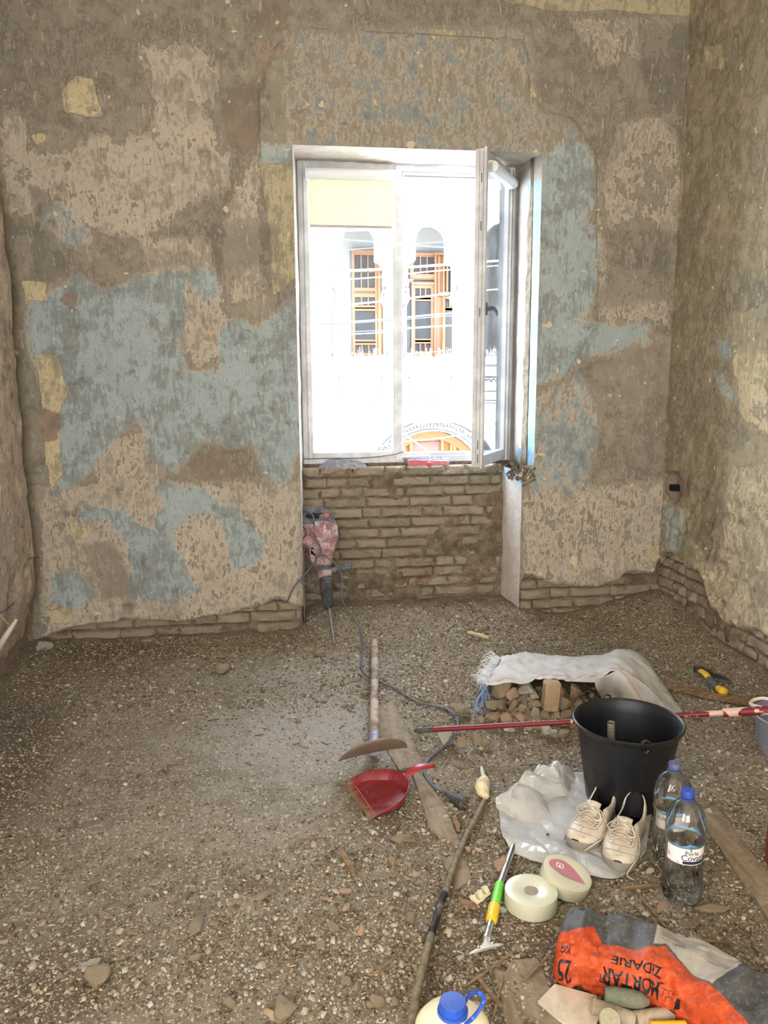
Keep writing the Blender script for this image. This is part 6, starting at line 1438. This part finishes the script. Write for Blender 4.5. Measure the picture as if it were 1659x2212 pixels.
# canister with blue cap, cut by the lower edge
jt = Y(978, 2168, 1.36); jc = Vector((jt.x, jt.y, 0)); jc.z = fz(jc.x, jc.y); jh = jt.z+.006-jc.z
JG = thing('canister', 'cream plastic canister with a blue screw cap, cut off by the lower edge', 'canister', jc)
m_cream = plain('cream_plastic', (206,196,164), .5); m_bc = plain('glossy_blue_cap', (30,66,150), .3, .5)
mb = MB(); jr = .078; mb.lathe([(.001, 0), (jr*.95, 0), (jr, .006), (jr, jh*.72), (jr*.97, jh*.78), (jr*.82, jh*.84), (jr*.52, jh*.885), (jr*.36, jh*.90), (jr*.34, jh*.93)], jc, 56); mb.build('canister_body', m_cream, JG, smooth=50)
mb = MB(); mb.lathe([(.031, jh*.90), (.031, jh*.925), (.0275, jh*.93), (.0270, jh*.99), (.0258, jh*1.0), (.001, jh*1.001)], jc, 56, rmod=lambda a, z: 1+.008*math.cos(48*a)); mb.build('screw_cap', m_bc, JG, smooth=30)
hpz = jc+Vector((0, 0, jh*.915)); hp2 = Y(1045, 2150, 1.33)
P = spline([hpz+Vector((.028, .012, .004)), hpz+Vector((.040, .016, .020)), hp2+Vector((-.012, .004, .004)), hp2+Vector((-.001, -.002, -.001)), hp2+Vector((-.006, -.010, -.012)), hpz+Vector((.040, -.020, .000)), hpz+Vector((.018, -.030, -.008))], 6)
mb = MB(); mb.tube(P, .0042, 8, flat=.6); mb.build('cap_strap', m_bc, JG)
# ---- torn bag of masonry mortar
m_bag = NT('mortar_bag_print', 0.6, 0.3)
_n = m_bag.noise(16, 6, .6); _n2 = m_bag.noise(110, 4); _a = m_bag.attr('vv'); _u = m_bag.attr('uu')
_org = m_bag.mix(m_bag.step(_n, .38, .62), lin((200,80,36), .98), lin((172,62,28), .98)); _gry = m_bag.mix(m_bag.step(_n, .35, .65), lin((84,84,82)), lin((66,66,66)))
_bd = m_bag.step(_a, .497, .503); _c = m_bag.mix(_bd, _org, _gry)
_pale = m_bag.math('MULTIPLY', m_bag.math('MULTIPLY', m_bag.step(_u, .360, .365), m_bag.step(_u, .610, .605)), m_bag.math('MULTIPLY', m_bag.step(_a, .505, .510), m_bag.step(_a, .76, .75)))
_c = m_bag.mix(_pale, _c, m_bag.mix(m_bag.step(_n, .4, .6), lin((176,168,154)), lin((160,152,138))))
_c = m_bag.mix(m_bag.math('MULTIPLY', m_bag.step(_n2, .5, .7), .22), _c, lin((176,150,126))); m_bag.color(_c); m_bag.bump(_n, .35, .01); m_bag = m_bag.m
spine = [Vector(q) for q in ((.692,1.738,0),(.745,1.705,0),(.80,1.672,0),(.895,1.615,0),(.955,1.56,0),(1.005,1.48,0),(1.04,1.38,0),(1.055,1.28,0),(1.065,1.17,0))]
SPN = spline(spine, 12); nS = len(SPN); K2 = 64
def bagsec(t):
    return (float(np.interp(t, [0, .015, .05, .2, .45, .75, .95, 1], [.070, .084, .090, .094, .096, .100, .10, .09])), float(np.interp(t, [0, .015, .06, .2, .38, .46, .6, .8, .95, 1], [.044, .056, .060, .062, .062, .057, .060, .060, .05, .03])))
G = []; UU = []; VV = []
for i, c_ in enumerate(SPN):
    t = i/(nS-1); d_ = (SPN[min(i+1, nS-1)]-SPN[max(i-1, 0)]).normalized(); s_ = Vector((-d_.y, d_.x, 0)); w_, h_ = bagsec(t); row_ = []
    zb = fz(c_.x, c_.y)+h_-.004
    fold = .014*math.exp(-((t-.235)/.03)**2)+.008*math.exp(-((t-.30)/.025)**2)
    for k in range(K2):
        a = 2*PI*k/K2; ca, sa = math.cos(a), math.sin(a); e = .55
        x = -w_*(abs(ca)**e)*(1 if ca > 0 else -1); z = h_*(abs(sa)**.62)*(1 if sa > 0 else -1)
        p = c_+s_*x+Vector((0, 0, zb+z))
        nz_ = mnoise.fractal(Vector((t*9, ca*1.3, sa*1.3)), .8, 2.1, 4)*.014+mnoise.ridged_multi_fractal(Vector((t*14+ca, sa*2.0, ca*2)), .9, 2.0, 3, 1.0, 2.0)*.0062-fold*(.3+.7*max(0, sa))*(1 if ca > -.3 else .6)
        if sa > -.75: p += (s_*(-ca)+Vector((0, 0, sa)))*nz_
        row_.append(list(p)); UU.append(t)
        # vv: 0 at the front foot, rising over the top to 1 at the back foot
        VV.append((a+.9)/(PI+1.8) if a < PI+.9 else (a-2*PI+.9)/(PI+1.8))
    row_.append(row_[0]); UU.append(t); VV.append(VV[-K2]); G.append(row_)
BG = np.array(G)
# border between orange front and grey top wanders along the bag
VVn = np.array(VV).reshape(nS, K2+1); Tn = np.array(UU).reshape(nS, K2+1)
bord = np.interp(Tn, [0, .03, .10, .17, .24, .34, .40, .46, .55, .75, .9, 1], [.45, .46, .47, .50, .46, .47, .50, .47, .44, .40, .36, .34])
VVs = VVn-bord+.5
BAG = thing('mortar_bag', 'orange and dark grey paper bag of masonry mortar lying bent on the debris', 'bag', (SPN[nS//2].x, SPN[nS//2].y, 0))
mb = MB(); mb.grid(BG); mb.at = {'uu': Tn.ravel(), 'vv': VVs.ravel()}; mb.f += [tuple(range(K2)), tuple(range((nS-1)*(K2+1), (nS-1)*(K2+1)+K2))[::-1]]; mb.mi += [0, 0]
bagbody = mb.build('bag_body', m_bag, BAG, smooth=60)
def bag_at(t, v, d=.0012):     # v in the (wandering-free) front-to-back measure
    a = v*(PI+1.8)-.9; a %= 2*PI; fi = min(max(t, 0), .9999)*(nS-1); i = int(fi); fi -= i; fk = a/(2*PI)*K2; k = int(fk); fk -= k; k2 = k+1
    g = BG; p = g[i, k]*(1-fi)*(1-fk)+g[i+1, k]*fi*(1-fk)+g[i, k2]*(1-fi)*fk+g[i+1, k2]*fi*fk
    du = Vector(g[i+1, k]-g[i, k]); dv = Vector(g[i, k2]-g[i, k]); n_ = du.cross(dv).normalized(); c_ = SPN[i]
    q = Vector(p); o_ = q-Vector((c_.x, c_.y, q.z)); o_.z = .03
    if n_.dot(o_) < 0: n_ = -n_
    return q+n_*d
slen = sum((SPN[i+1]-SPN[i]).length for i in range(nS-1)); vlen = .30
def bag_text(mb, body, size, t0, v0, bold=True, space=1.0):
    vf = text_mesh(body, size, bold=bold, space=space)
    add_mapped(mb, vf, lambda p: bag_at(t0-p.x/slen, v0-p.y/vlen))     # printed upside down as the bag lies
mb = MB()
bag_text(mb, '25', .048, .062, .19); bag_text(mb, 'KG', .024, .058, .32)
bag_text(mb, 'ZIDARIE', .031, .335, .345, space=.95); bag_text(mb, 'MORTAR', .033, .325, .225, space=.90); bag_text(mb, 'PT.', .014, .235, .20)
mb.build('lettering', m_ink, bagbody, smooth=0, normals=False)
mb = MB()
def bq(mb, t0, t1, v0, v1, n=3):
    for i in range(n):
        a, b = t0+(t1-t0)*i/n, t0+(t1-t0)*(i+1)/n; mb.add([bag_at(a, v0), bag_at(b, v0), bag_at(b, v1), bag_at(a, v1)], [(0,1,2,3)])
def btri(mb, P_): mb.add([bag_at(a, b, .0016) for a, b in P_], [tuple(range(len(P_)))])
S_ = lambda t: .42+(t-.70)*.95
for r_ in range(6): bq(mb, S_(.70), S_(.80), .03+.044*r_, .0335+.044*r_)
for r_ in range(5):
    for k in range(3):
        t = S_(.715+.03*k+(.015 if r_ % 2 else 0)); bq(mb, t, t+.0028, .03+.044*r_, .074+.044*r_, 1)
for P_ in ([(.675, .26), (.71, .29), (.735, .20), (.74, .14), (.72, .15)], [(.665, .23), (.64, .26), (.645, .27), (.67, .245)], [(.79, .18), (.80, .24), (.815, .24), (.81, .18)], [(.795, .04), (.825, .04), (.825, .11), (.795, .09)]):
    btri(mb, [(S_(a), b) for a, b in P_])
mb.build('brick_and_trowel_print', m_ink, bagbody, smooth=0, normals=False)
mb = MB()
for k in range(20): bq(mb, .40+.0095*k, .40+.0095*k+.004, .60, .70-(.02 if k % 3 else 0), 1) if k < 16 else None
for k in range(9): bq(mb, .375, .60, .575-.0035*k*0+.012*k-.09+.03, .579+.012*k-.06, 6)
mb.build('fine_print', plain('faded_print', (132,124,112), .7), bagbody, smooth=0, normals=False)

# things tucked in front of the bag
m_dustw = dusty('dust_caked_handle', (128,116,98), (164,150,128), .6, .9, 14, bump=.3); m_green_d = dusty('dusty_green_handle', (86,92,78), (120,112,94), .5, .85, 22, bump=.3)
def lump_tube(name, label, cat, P, R_, mat, seg=16):
    P = spline(P, 6); n = len(P); rr = [float(np.interp(i/(n-1), np.linspace(0, 1, len(R_)), R_)) for i in range(n)]; mb = MB(); mb.tube(P, rr, seg); return tag(mb.build(name, mat, loc=(P[0]+P[-1])/2, smooth=50), label, cat)
h1a, h1b = fl(1306, 2148, .050), fl(1402, 2164, .045)
lump_tube('tool_handle', 'dusty green rounded tool handle lying against the orange bag', 'handle', [h1a, h1a.lerp(h1b, .35), h1a.lerp(h1b, .7), h1b], [.017, .0205, .021, .021, .019, .008], m_green_d)
h2a, h2b = fl(1282, 2172, .032), fl(1372, 2204, .022)
MT = thing('mallet', 'grey dust-covered mallet with thick handle in front of the orange bag', 'mallet', h2a.lerp(h2b, .5))
mb = MB(); P = spline([h2a, h2a.lerp(h2b, .33), h2a.lerp(h2b, .66), h2b], 6); mb.tube(P, [.020]+[.0175]*(len(P)-2)+[.019], 18); mb.tube([h2a-(h2b-h2a)*.06, h2a-(h2b-h2a)*.01, h2a+(h2b-h2a)*.05], [.016, .0215, .0195], 18); mb.build('handle', m_dustw, MT)
mb = MB(); ee = fl(1450, 2192, .02); mb.tube([h2b, h2b.lerp(ee, .5), ee], [.020, .0195, .018], 18); mb.build('shaft', m_dustw, MT)
dsc = fl(1316, 2206, .050); Rd = Matrix.Rotation(math.radians(24), 4, 'X'); mb = MB(); mb.lathe([(.001, 0), (.023, 0), (.0245, .003), (.0245, .010), (.022, .014), (.001, .0145)], dsc, 40, M=Rd); mb.lathe([(.012, 0), (.012, -.045), (.001, -.045)], dsc, 20, M=Rd)
tag(mb.build('knob', dusty('greenish_grey_knob', (140,136,112), (170,160,134), .5, .8, 30), loc=dsc, smooth=40), 'round greenish grey knob in the lower edge below the mallet handle', 'knob')
tl = [onf(1161, 2162, .012), onf(1198, 2124, .014), onf(1290, 2150, .018), onf(1296, 2190, .018), onf(1286, 2216, .014), onf(1218, 2212, .010)]
mb = MB(); tri = [tuple(range(6))]; mb.add(tl, tri); mb.add([v-Vector((0,0,.008)) for v in tl], [tuple(range(6))[::-1]]); mb.f += [(i, i+6, (i+1) % 6+6, (i+1) % 6) for i in range(6)]; mb.mi += [0]*6
bev(tag(mb.build('tile', dusty('dusty_pale_tile', (178,164,146), (196,184,164), .5, .8, 6, bump=.2), loc=tl[0], smooth=0), 'broken pale tile lying under the left end of the orange bag', 'tile'), .0012, 1)
yb = fl(1432, 2214, .03); mb = MB(); mb.tube([yb-Vector((.03, 0, 0)), yb+Vector((.05, -.01, 0))], .012, 12); tag(mb.build('yellow_grip', plain('yellow_tool_grip', (186,146,34), .5), loc=yb), 'sliver of a yellow tool grip at the lower edge beside the orange bag', 'grip')

# ================================================================== BOARDS LEFT IN THE FLOOR
m_board = NT('dusty_floorboard', 0.85, 0.15); _n = m_board.noise(1, 6, .6, .3, m_board.mapped((0,0,math.radians(-28)), (30, 3, 30))); _n2 = m_board.noise(30, 6, .65)
_c = m_board.mix(m_board.step(_n, .35, .65), lin((146,130,108)), lin((126,108,86))); _c = m_board.mix(m_board.math('MULTIPLY', m_board.step(_n2, .45, .62), .5), _c, lin((160,148,128))); _c = m_board.mix(m_board.math('MULTIPLY', m_board.step(_n2, .62, .70), .6), _c, lin((96,80,60)))
m_board.color(_c); m_board.bump(_n2, .3, .003); m_board = m_board.m
def board(name, quad, up, th, label, n=16):
    A, B, C, D = [onf(a, b) for a, b in quad]; G = []
    for i in range(n+1):
        u = i/n; l = A.lerp(D, u); r = B.lerp(C, u); row_ = []
        w_ = .004*(random.random()-.5)
        for t, z in ((0, -th), (0, 0), (.04, .002), (.5, .002), (.96, .002), (1, 0), (1, -th)):
            p = l.lerp(r, t)+Vector((w_, 0, 0)); zz = min(.5, 1)*(fz(l.x, l.y)+fz(r.x, r.y)); row_.append((p.x, p.y, zz+up+z))
        G.append(row_)
    mb = MB(); mb.grid(np.array(G)); m_ = 7; mb.f += [tuple(range(m_)), tuple(range(n*m_, n*m_+m_))]; mb.mi += [0, 0]
    c_ = (A+B+C+D)/4; return tag(mb.build(name, m_board, loc=(c_.x, c_.y, c_.z), smooth=30), label, 'board')
board('floorboard', [(796,1545),(850,1512),(915,1652),(862,1668)], .006, .03, 'dusty grey floorboard running from the hoe handle towards the dustpan')
board('floorboard', [(880,1640),(958,1735),(1000,1835),(930,1800)], .006, .03, 'worn floorboard end between dustpan and cable plug')
board('floorboard', [(1500,1760),(1545,1745),(1690,1930),(1690,2030)], .010, .04, 'bare brown floorboard slanting past the water bottles to the right edge')
board('floorboard', [(1062,2080),(1160,2075),(1230,2240),(1100,2240)], .004, .03, 'flat dirty floorboard between canister and broken tile')
board('floorboard', [(1420,1716),(1490,1722),(1546,1800),(1500,1830)], .005, .03, 'short bare board behind the water bottles beside the black bucket')
board('floorboard', [(955,1860),(1000,1840),(1020,1900),(985,1925)], .004, .02, 'small exposed patch of board left of the chrome scraper handle')

# ================================================================== DEBRIS
COLS = np.array([lin(c)[:3] for c in ((196,186,166),(184,172,148),(168,153,130),(154,139,117),(140,124,102),(124,108,88),(102,86,68),(146,118,100),(188,186,180))])
EXCL = [[fl(a, b) for a, b in ((1100,1840),(1210,1875),(1325,1903),(1392,1845),(1412,1745),(1300,1735),(1180,1700),(1100,1735),(1082,1790))],
        [Vector((.66,1.66,0)), Vector((.90,1.51,0)), Vector((.98,1.3,0)), Vector((1.13,1.3,0)), Vector((1.08,1.52,0)), Vector((.93,1.68,0)), Vector((.76,1.78,0))]]
def scatter(name, N, smin, smax, power, seed, wts, flat=(.25, .7), region=None, elong=(.5, 1.0)):
    g = np.random.default_rng(seed); x = g.uniform(XL+.02, XR-.02, N*3); y = 1.25+3.4*g.random(N*3)**1.0
    keep = (y < YB-.02) | ((x > X1+.02) & (x < 1.40) & (y < YP-.01))
    dens = region(x, y)*1.0; keep &= g.random(N*3) < dens
    # only what the camera's view and its surroundings can reach
    d_ = y*math.cos(YAW)+x*math.sin(YAW); l_ = x*math.cos(YAW)-y*math.sin(YAW); keep &= np.abs(l_) < d_*.56+.25
    x = x[keep]; y = y[keep]
    for e_ in EXCL:
        k_ = sdf([(q.x, q.y) for q in e_], x, y) > .0; x = x[k_]; y = y[k_]
    x = x[:N]; y = y[:N]; n = len(x)
    s = smin+(smax-smin)*g.random(n)**power
    base = np.array([(a, b, c) for a in (-1, 1) for b in (-1, 1) for c in (-1, 1)], float)*.5
    V = base[None]*g.uniform(.55, 1.15, (n, 8, 3)); dims = np.stack([s, s*g.uniform(*elong, n), s*g.uniform(*flat, n)], 1); V = V*dims[:, None, :]
    def rot(ax, a):
        c, s_ = np.cos(a), np.sin(a); o = np.zeros(n); i1 = np.ones(n)
        if ax == 2: M = [[c, -s_, o], [s_, c, o], [o, o, i1]]
        elif ax == 0: M = [[i1, o, o], [o, c, -s_], [o, s_, c]]
        else: M = [[c, o, s_], [o, i1, o], [-s_, o, c]]
        return np.moveaxis(np.array(M), 2, 0)
    R_ = rot(2, g.uniform(0, 2*PI, n)) @ rot(0, g.normal(0, .35, n)) @ rot(1, g.normal(0, .35, n)); V = np.einsum('nij,nkj->nki', R_, V)
    z = floor_h(x, y)+dims[:, 2]*.30
    V = V+np.stack([x, y, z], 1)[:, None, :]
    F = np.array([(0,1,3,2), (4,6,7,5), (0,4,5,1), (2,3,7,6), (0,2,6,4), (1,5,7,3)])
    FF = (F[None]+8*np.arange(n)[:, None, None]).reshape(-1, 4)
    w = np.array(wts, float); ci = g.choice(len(COLS), n, p=w/w.sum()); col = COLS[ci]*g.uniform(.8, 1.12, (n, 1)); col = np.clip(np.repeat(col, 8, 0), 0, .9)
    me = bpy.data.meshes.new(name); me.vertices.add(n*8); me.vertices.foreach_set('co', V.reshape(-1)); me.loops.add(n*24); me.loops.foreach_set('vertex_index', FF.ravel().astype(np.int32))
    me.polygons.add(n*6); me.polygons.foreach_set('loop_start', np.arange(0, n*24, 4, dtype=np.int32)); me.polygons.foreach_set('loop_total', np.full(n*6, 4, np.int32)); me.update(calc_edges=True)
    at = me.attributes.new('tint', 'FLOAT_COLOR', 'POINT'); at.data.foreach_set('color', np.concatenate([col, np.ones((n*8, 1))], 1).astype(np.float32).ravel())
    me.materials.append(m_chip); o = bpy.data.objects.new(name, me); COL.objects.link(o); return o
m_chip = NT('plaster_chip', .92, .1); _n = m_chip.noise(140, 4); m_chip.color(m_chip.mix(m_chip.math('MULTIPLY', m_chip.step(_n, .4, .65), .30), m_chip.attr('tint', 'Color'), lin((128,112,90)))); m_chip = m_chip.m
def reg_all(x, y):
    n = fbm(x, y, 1.0, 4, 2.6); near = sstep(2.6, 1.7, y)
    heap = blob(x, y, .25, 1.85, .75, .16)+blob(x, y, .55, 2.35, .3, .3)*.5+blob(x, y, .75, 3.5, .5, .35)*.8+blob(x, y, 1.7, 3.9, .5, .35)*.7+blob(x, y, .9, 4.2, .7, .2)*.6+blob(x, y, 2.2, 3.8, .3, .9)*.5
    bare = blob(x, y, .0, 2.95, .55, .5)*.75+blob(x, y, -.35, 1.62, .3, .12)*.8
    return np.clip(.28+1.3*(n-.42)+.7*heap+.2*near-bare, .04, 1)
tag(scatter('plaster_crumbs', 60000, .003, .013, 2.2, 5, (5,6,9,11,10,9,6,1,1), region=reg_all), 'layer of small plaster crumbs and dust covering the whole floor', 'debris', None, 'stuff')
tag(scatter('plaster_flakes', 8000, .008, .026, 2.8, 6, (9,9,9,8,6,4,3,1,2), flat=(.10, .35), region=reg_all), 'scattered thin flakes of broken plaster and limewash on the floor', 'debris', None, 'stuff')
def reg_near(x, y): return np.clip(reg_all(x, y)*1.4*sstep(3.2, 2.0, y)+.15, 0, 1)
tag(scatter('wood_slivers', 2600, .02, .075, 2.4, 8, (0,0,2,5,6,6,4,1,0), flat=(.03, .07), elong=(.05, .14), region=lambda x, y: np.clip(.15+sstep(.3, 1.0, x)*sstep(2.9, 2.1, y), 0, 1)), 'thin slivers of splintered wood mixed into the floor debris', 'debris', None, 'stuff')
# three hundred separate lumps
LM = [rock_mesh('lump_shape', [m_rock, m_rock, m_rock3, m_rock, m_rock2, m_brickpc][i % 6], 200+i, (1, random.uniform(.6, .9), random.uniform(.4, .75)), 11, .05) for i in range(14)]
first = None; cnt = 0; g = random.Random(21)
while cnt < 280:
    x = g.uniform(XL+.15, XR-.1); y = 1.35+g.random()**1.3*3.1
    if g.random() > float(reg_all(np.array([x]), np.array([y]))[0])*.9: continue
    v = Vector((x, y, 0))-Vector((0, 0, 1.5)); dd_ = v.dot(FWD); px = 829.5+F_PX*v.dot(RT)/dd_; py = 1106-F_PX*v.dot(UP)/dd_
    if not (-30 < px < 1690 and py < 2240): continue
    if (1180 < px < 1659 and py > 1960) or (1060 < px < 1520 and 1480 < py < 1965) or (720 < px < 900 and 1580 < py < 1780) or (880 < px < 1060 and py > 2120) or (770 < px < 850 and 1380 < py < 1640) or (690 < px < 760 and py < 1400): continue
    s = (.014+.030*g.random()**2.4)*(1.15 if y < 2.4 else 1)
    o = bpy.data.objects.new('plaster_lump', LM[g.randrange(14)]); COL.objects.link(o); o.location = (x, y, fz(x, y)+s*.18); o.rotation_euler = (g.uniform(-.4, .4), g.uniform(-.4, .4), g.uniform(0, 6.28)); o.scale = (s, s, s)
    zone = 'near the foot of the left wall' if x < -.75 else ('on the debris heap left of the muddy rod' if y < 2.05 and x < .45 else ('between the muddy rod and the orange bag' if y < 2.05 and x < .9 else ('beside the bare board in the lower right corner' if y < 2.4 and x > .9 else (
        'under the window niche' if y > 3.9 and x < 1.4 else ('in the right back corner of the room' if y > 3.5 and x > 1.2 else ('between the cable and the woven sack' if x > .42 and y > 2.9 else ('around dustpan and cable plug' if x > .1 and y < 3.0 else 'on the open floor left of the hoe')))))))
    tag(o, 'small rough lump of broken plaster '+zone, 'plaster lump', 'plaster lumps '+zone); cnt += 1
# the lumps and scraps that stand out
ONE = [(480,1444,46,0,(1,.9,.8),'pale boulder-like lump of plaster alone on the left of the floor','plaster lump'),(428,1998,50,0,(1.5,.8,.6),'yellowish stone in the lower middle of the floor debris','stone'),
 (215,2110,66,0,(1.3,.9,.7),'large brown stone near the lower left corner','stone'),(690,1412,30,0,(1.1,.9,.8),'tan stone between chisel tip and hoe handle','stone'),(757,1466,20,2,(.6,.5,1.5),'pointed grey shard just left of the hoe handle','shard'),
 (743,1522,24,0,(1.2,.8,.6),'brown pebble left of the middle of the hoe handle','stone'),(787,1498,22,0,(1,1,.8),'round brown pebble touching the hoe handle','stone'),(610,2178,58,0,(1.2,1,.8),'rounded stone at the lower edge of the debris heap','stone'),
 (497,2165,36,0,(1,.9,.8),'rounded brown stone left of the one at the lower edge','stone'),(195,2085,50,2,(.7,1,.2),'flat upright slab of plaster above the large brown stone','shard'),(570,1930,40,0,(1.3,.8,.6),'tan stone in the middle of the lower debris','stone'),
 (645,1555,24,0,(1.3,.8,.4),'dark crumb of earth alone on the bare pale floor','stone'),(868,1812,40,0,(1.4,.9,.5),'flat stone below the dustpan','stone'),(1085,1868,50,1,(1.2,1,.7),'reddish brick fragment left of the chrome scraper handle','brick fragment'),
 (1404,1880,26,2,(1,.9,.6),'white pebble between the plastic sheet and the nearer bottle','stone'),(1428,1958,34,1,(1.6,.8,.25),'flat pinkish shard under the nearer water bottle','shard'),(1075,1552,20,1,(1,1,.7),'small reddish stone touching the red pole','stone'),
 (960,1440,22,1,(1,.9,.8),'small reddish stone behind the cable','stone'),(535,1362,18,0,(1,.8,.4),'cream flake at the foot of the back wall','flake'),(1090,1960,22,0,(1,.8,.4),'small tan flake below the flat tape roll','flake'),
 (96,1395,40,2,(1.3,.8,.7),'grey stone wedged in the left corner of the room','stone'),(320,1380,26,2,(1.3,.8,.7),'round grey stone at the foot of the brick course on the left','stone'),(1560,1660,20,2,(1,.7,.4),'white flake on the bare earth beyond the farther bottle','flake'),
 (1115,2048,28,0,(1.4,.9,.3),'flat cream flake right of the scraper blade','flake'),(1530,1960,60,0,(1.6,.8,.3),'torn brown scrap near the foot of the nearer bottle','scrap')]
for i, (px, py, s, mt, dims, lab, cat) in enumerate(ONE):
    p = onf(px, py); sc_ = s*(p-EYE).length*.86/F_PX; p = onf(px, py, dims[2]*sc_*.3)
    stone('stone' if cat == 'stone' else cat.replace(' ', '_'), rock_mesh('stone_shape', [m_rock, m_rock2, m_rock3][mt], 300+i, dims, 13, .05, True), p, sc_, i*1.3, lab, cat)
STK = [((740,1838),(764,1890),.020,'short flat piece of lath lying in the middle foreground'),((800,2108),(868,2058),.008,'straight splinter of wood left of the muddy rod'),((1135,1852),(1110,1890),.006,None),((990,1940),(1030,1962),.018,'dark wedge of wood pointing at the pipe clip'),
 ((982,1762),(990,1795),.018,'short lath offcut below the cable plug'),((1340,1918),(1428,1912),.012,'brown stick lying between tape rolls and water bottle'),((1375,1925),(1455,2025),.007,'thin stick running under the water bottles to the orange bag'),((1005,2130),(1115,2052),.006,'long thin stick between the muddy rod and the scraper'),
 ((1122,2125),(1182,2068),.007,'thin stick leaning to the left corner of the orange bag'),((1030,2105),(1085,2180),.012,'splintered stick right of the blue cap strap'),((1062,2208),(1088,2105),.007,'thin stick crossing the splintered one near the blue strap'),((640,1808),(700,1812),.008,'thin brown stick above the short lath'),
 ((525,1885),(560,1918),.008,'dark splinter in the left middle of the debris'),((670,1862),(712,1868),.007,'dark short stick left of the lath piece'),((1540,1690),(1659,1712),.006,None),((1500,2028),(1590,2040),.008,None),((905,1742),(925,1776),.006,'thin splinter left of the worn floorboard end'),
 ((1580,1610),(1659,1628),.008,'pale stick near the grey bucket'),((1000,1752),(975,1765),.006,None),((870,1812),(905,1820),.008,'sliver of wood on the flat stone below the dustpan')]
for (a, b), (c_, d), w_, lab in STK:
    p, q = onf(a, b, .010), onf(c_, d, .012); mb = MB(); dd_ = (q-p).normalized(); s_ = dd_.cross(Vector((0,0,1))).normalized(); m1 = p.lerp(q, .3)+s_*w_*.2; m2 = p.lerp(q, .7)-s_*w_*.1
    G = [[list(c0+s_*x*w_*k*.5+Vector((0, 0, z*w_*.28*k))) for x, z in ((-1, -1), (1, -1), (.9, 1), (-.9, 1), (-1, -1))] for c0, k in ((p, .55), (m1, 1), (m2, 1), (q, .6))]
    mb.grid(np.array(G)); mb.f += [(0,1,2,3), tuple(range(15, 19))]; mb.mi += [0, 0]
    tag(mb.build('wood_splinter', m_lath, loc=p.lerp(q, .5), smooth=30), lab or 'thin splinter of weathered wood lying in the debris', 'stick', None if lab else 'plain wood splinters')
# pale twig in the niche, wires and pipe in the left wall, nail
a, b = onf(1010, 1366, .012), onf(1055, 1378, .012); lump_tube('dry_root', 'pale knobbly root lying on the dirt below the window', 'root', [a, a.lerp(b, .4)+Vector((0,0,.004)), b], [.006, .010, .007, .012, .009], plain('pale_root', (176,156,120), .9))
cav = atx(6, 1380, XL-.03)
lump_tube('pipe_stub', 'short grey-white plastic pipe sticking out of the hole in the left wall', 'pipe', [atx(4, 1393, XL+.02)+Vector((-.03, 0, -.03)), atx(14, 1372, XL+.05), atx(36, 1338, XL+.10)], [.016, .014, .008], plain('chalky_plastic', (184,178,168), .6))
for pts, cc_, lab in (([(-4,1325),(10,1320),(32,1301)], (44,38,34), 'stiff black wire poking out of the left wall above the pipe stub'), ([(-2,1326),(8,1338),(20,1350)], (150,130,70), 'yellowish wire curving down out of the left wall'), ([(62,1209),(68,1205),(84,1204)], (52,46,42), 'short black wire end in the left corner of the walls')):
    P = [atx(a, b, XL+.07+.02*i) for i, (a, b) in enumerate(pts)]; mb = MB(); mb.tube(spline(P, 5), .0022, 6); tag(mb.build('wire', plain('wire_colour', cc_, .6), loc=P[0]), lab, 'wire')
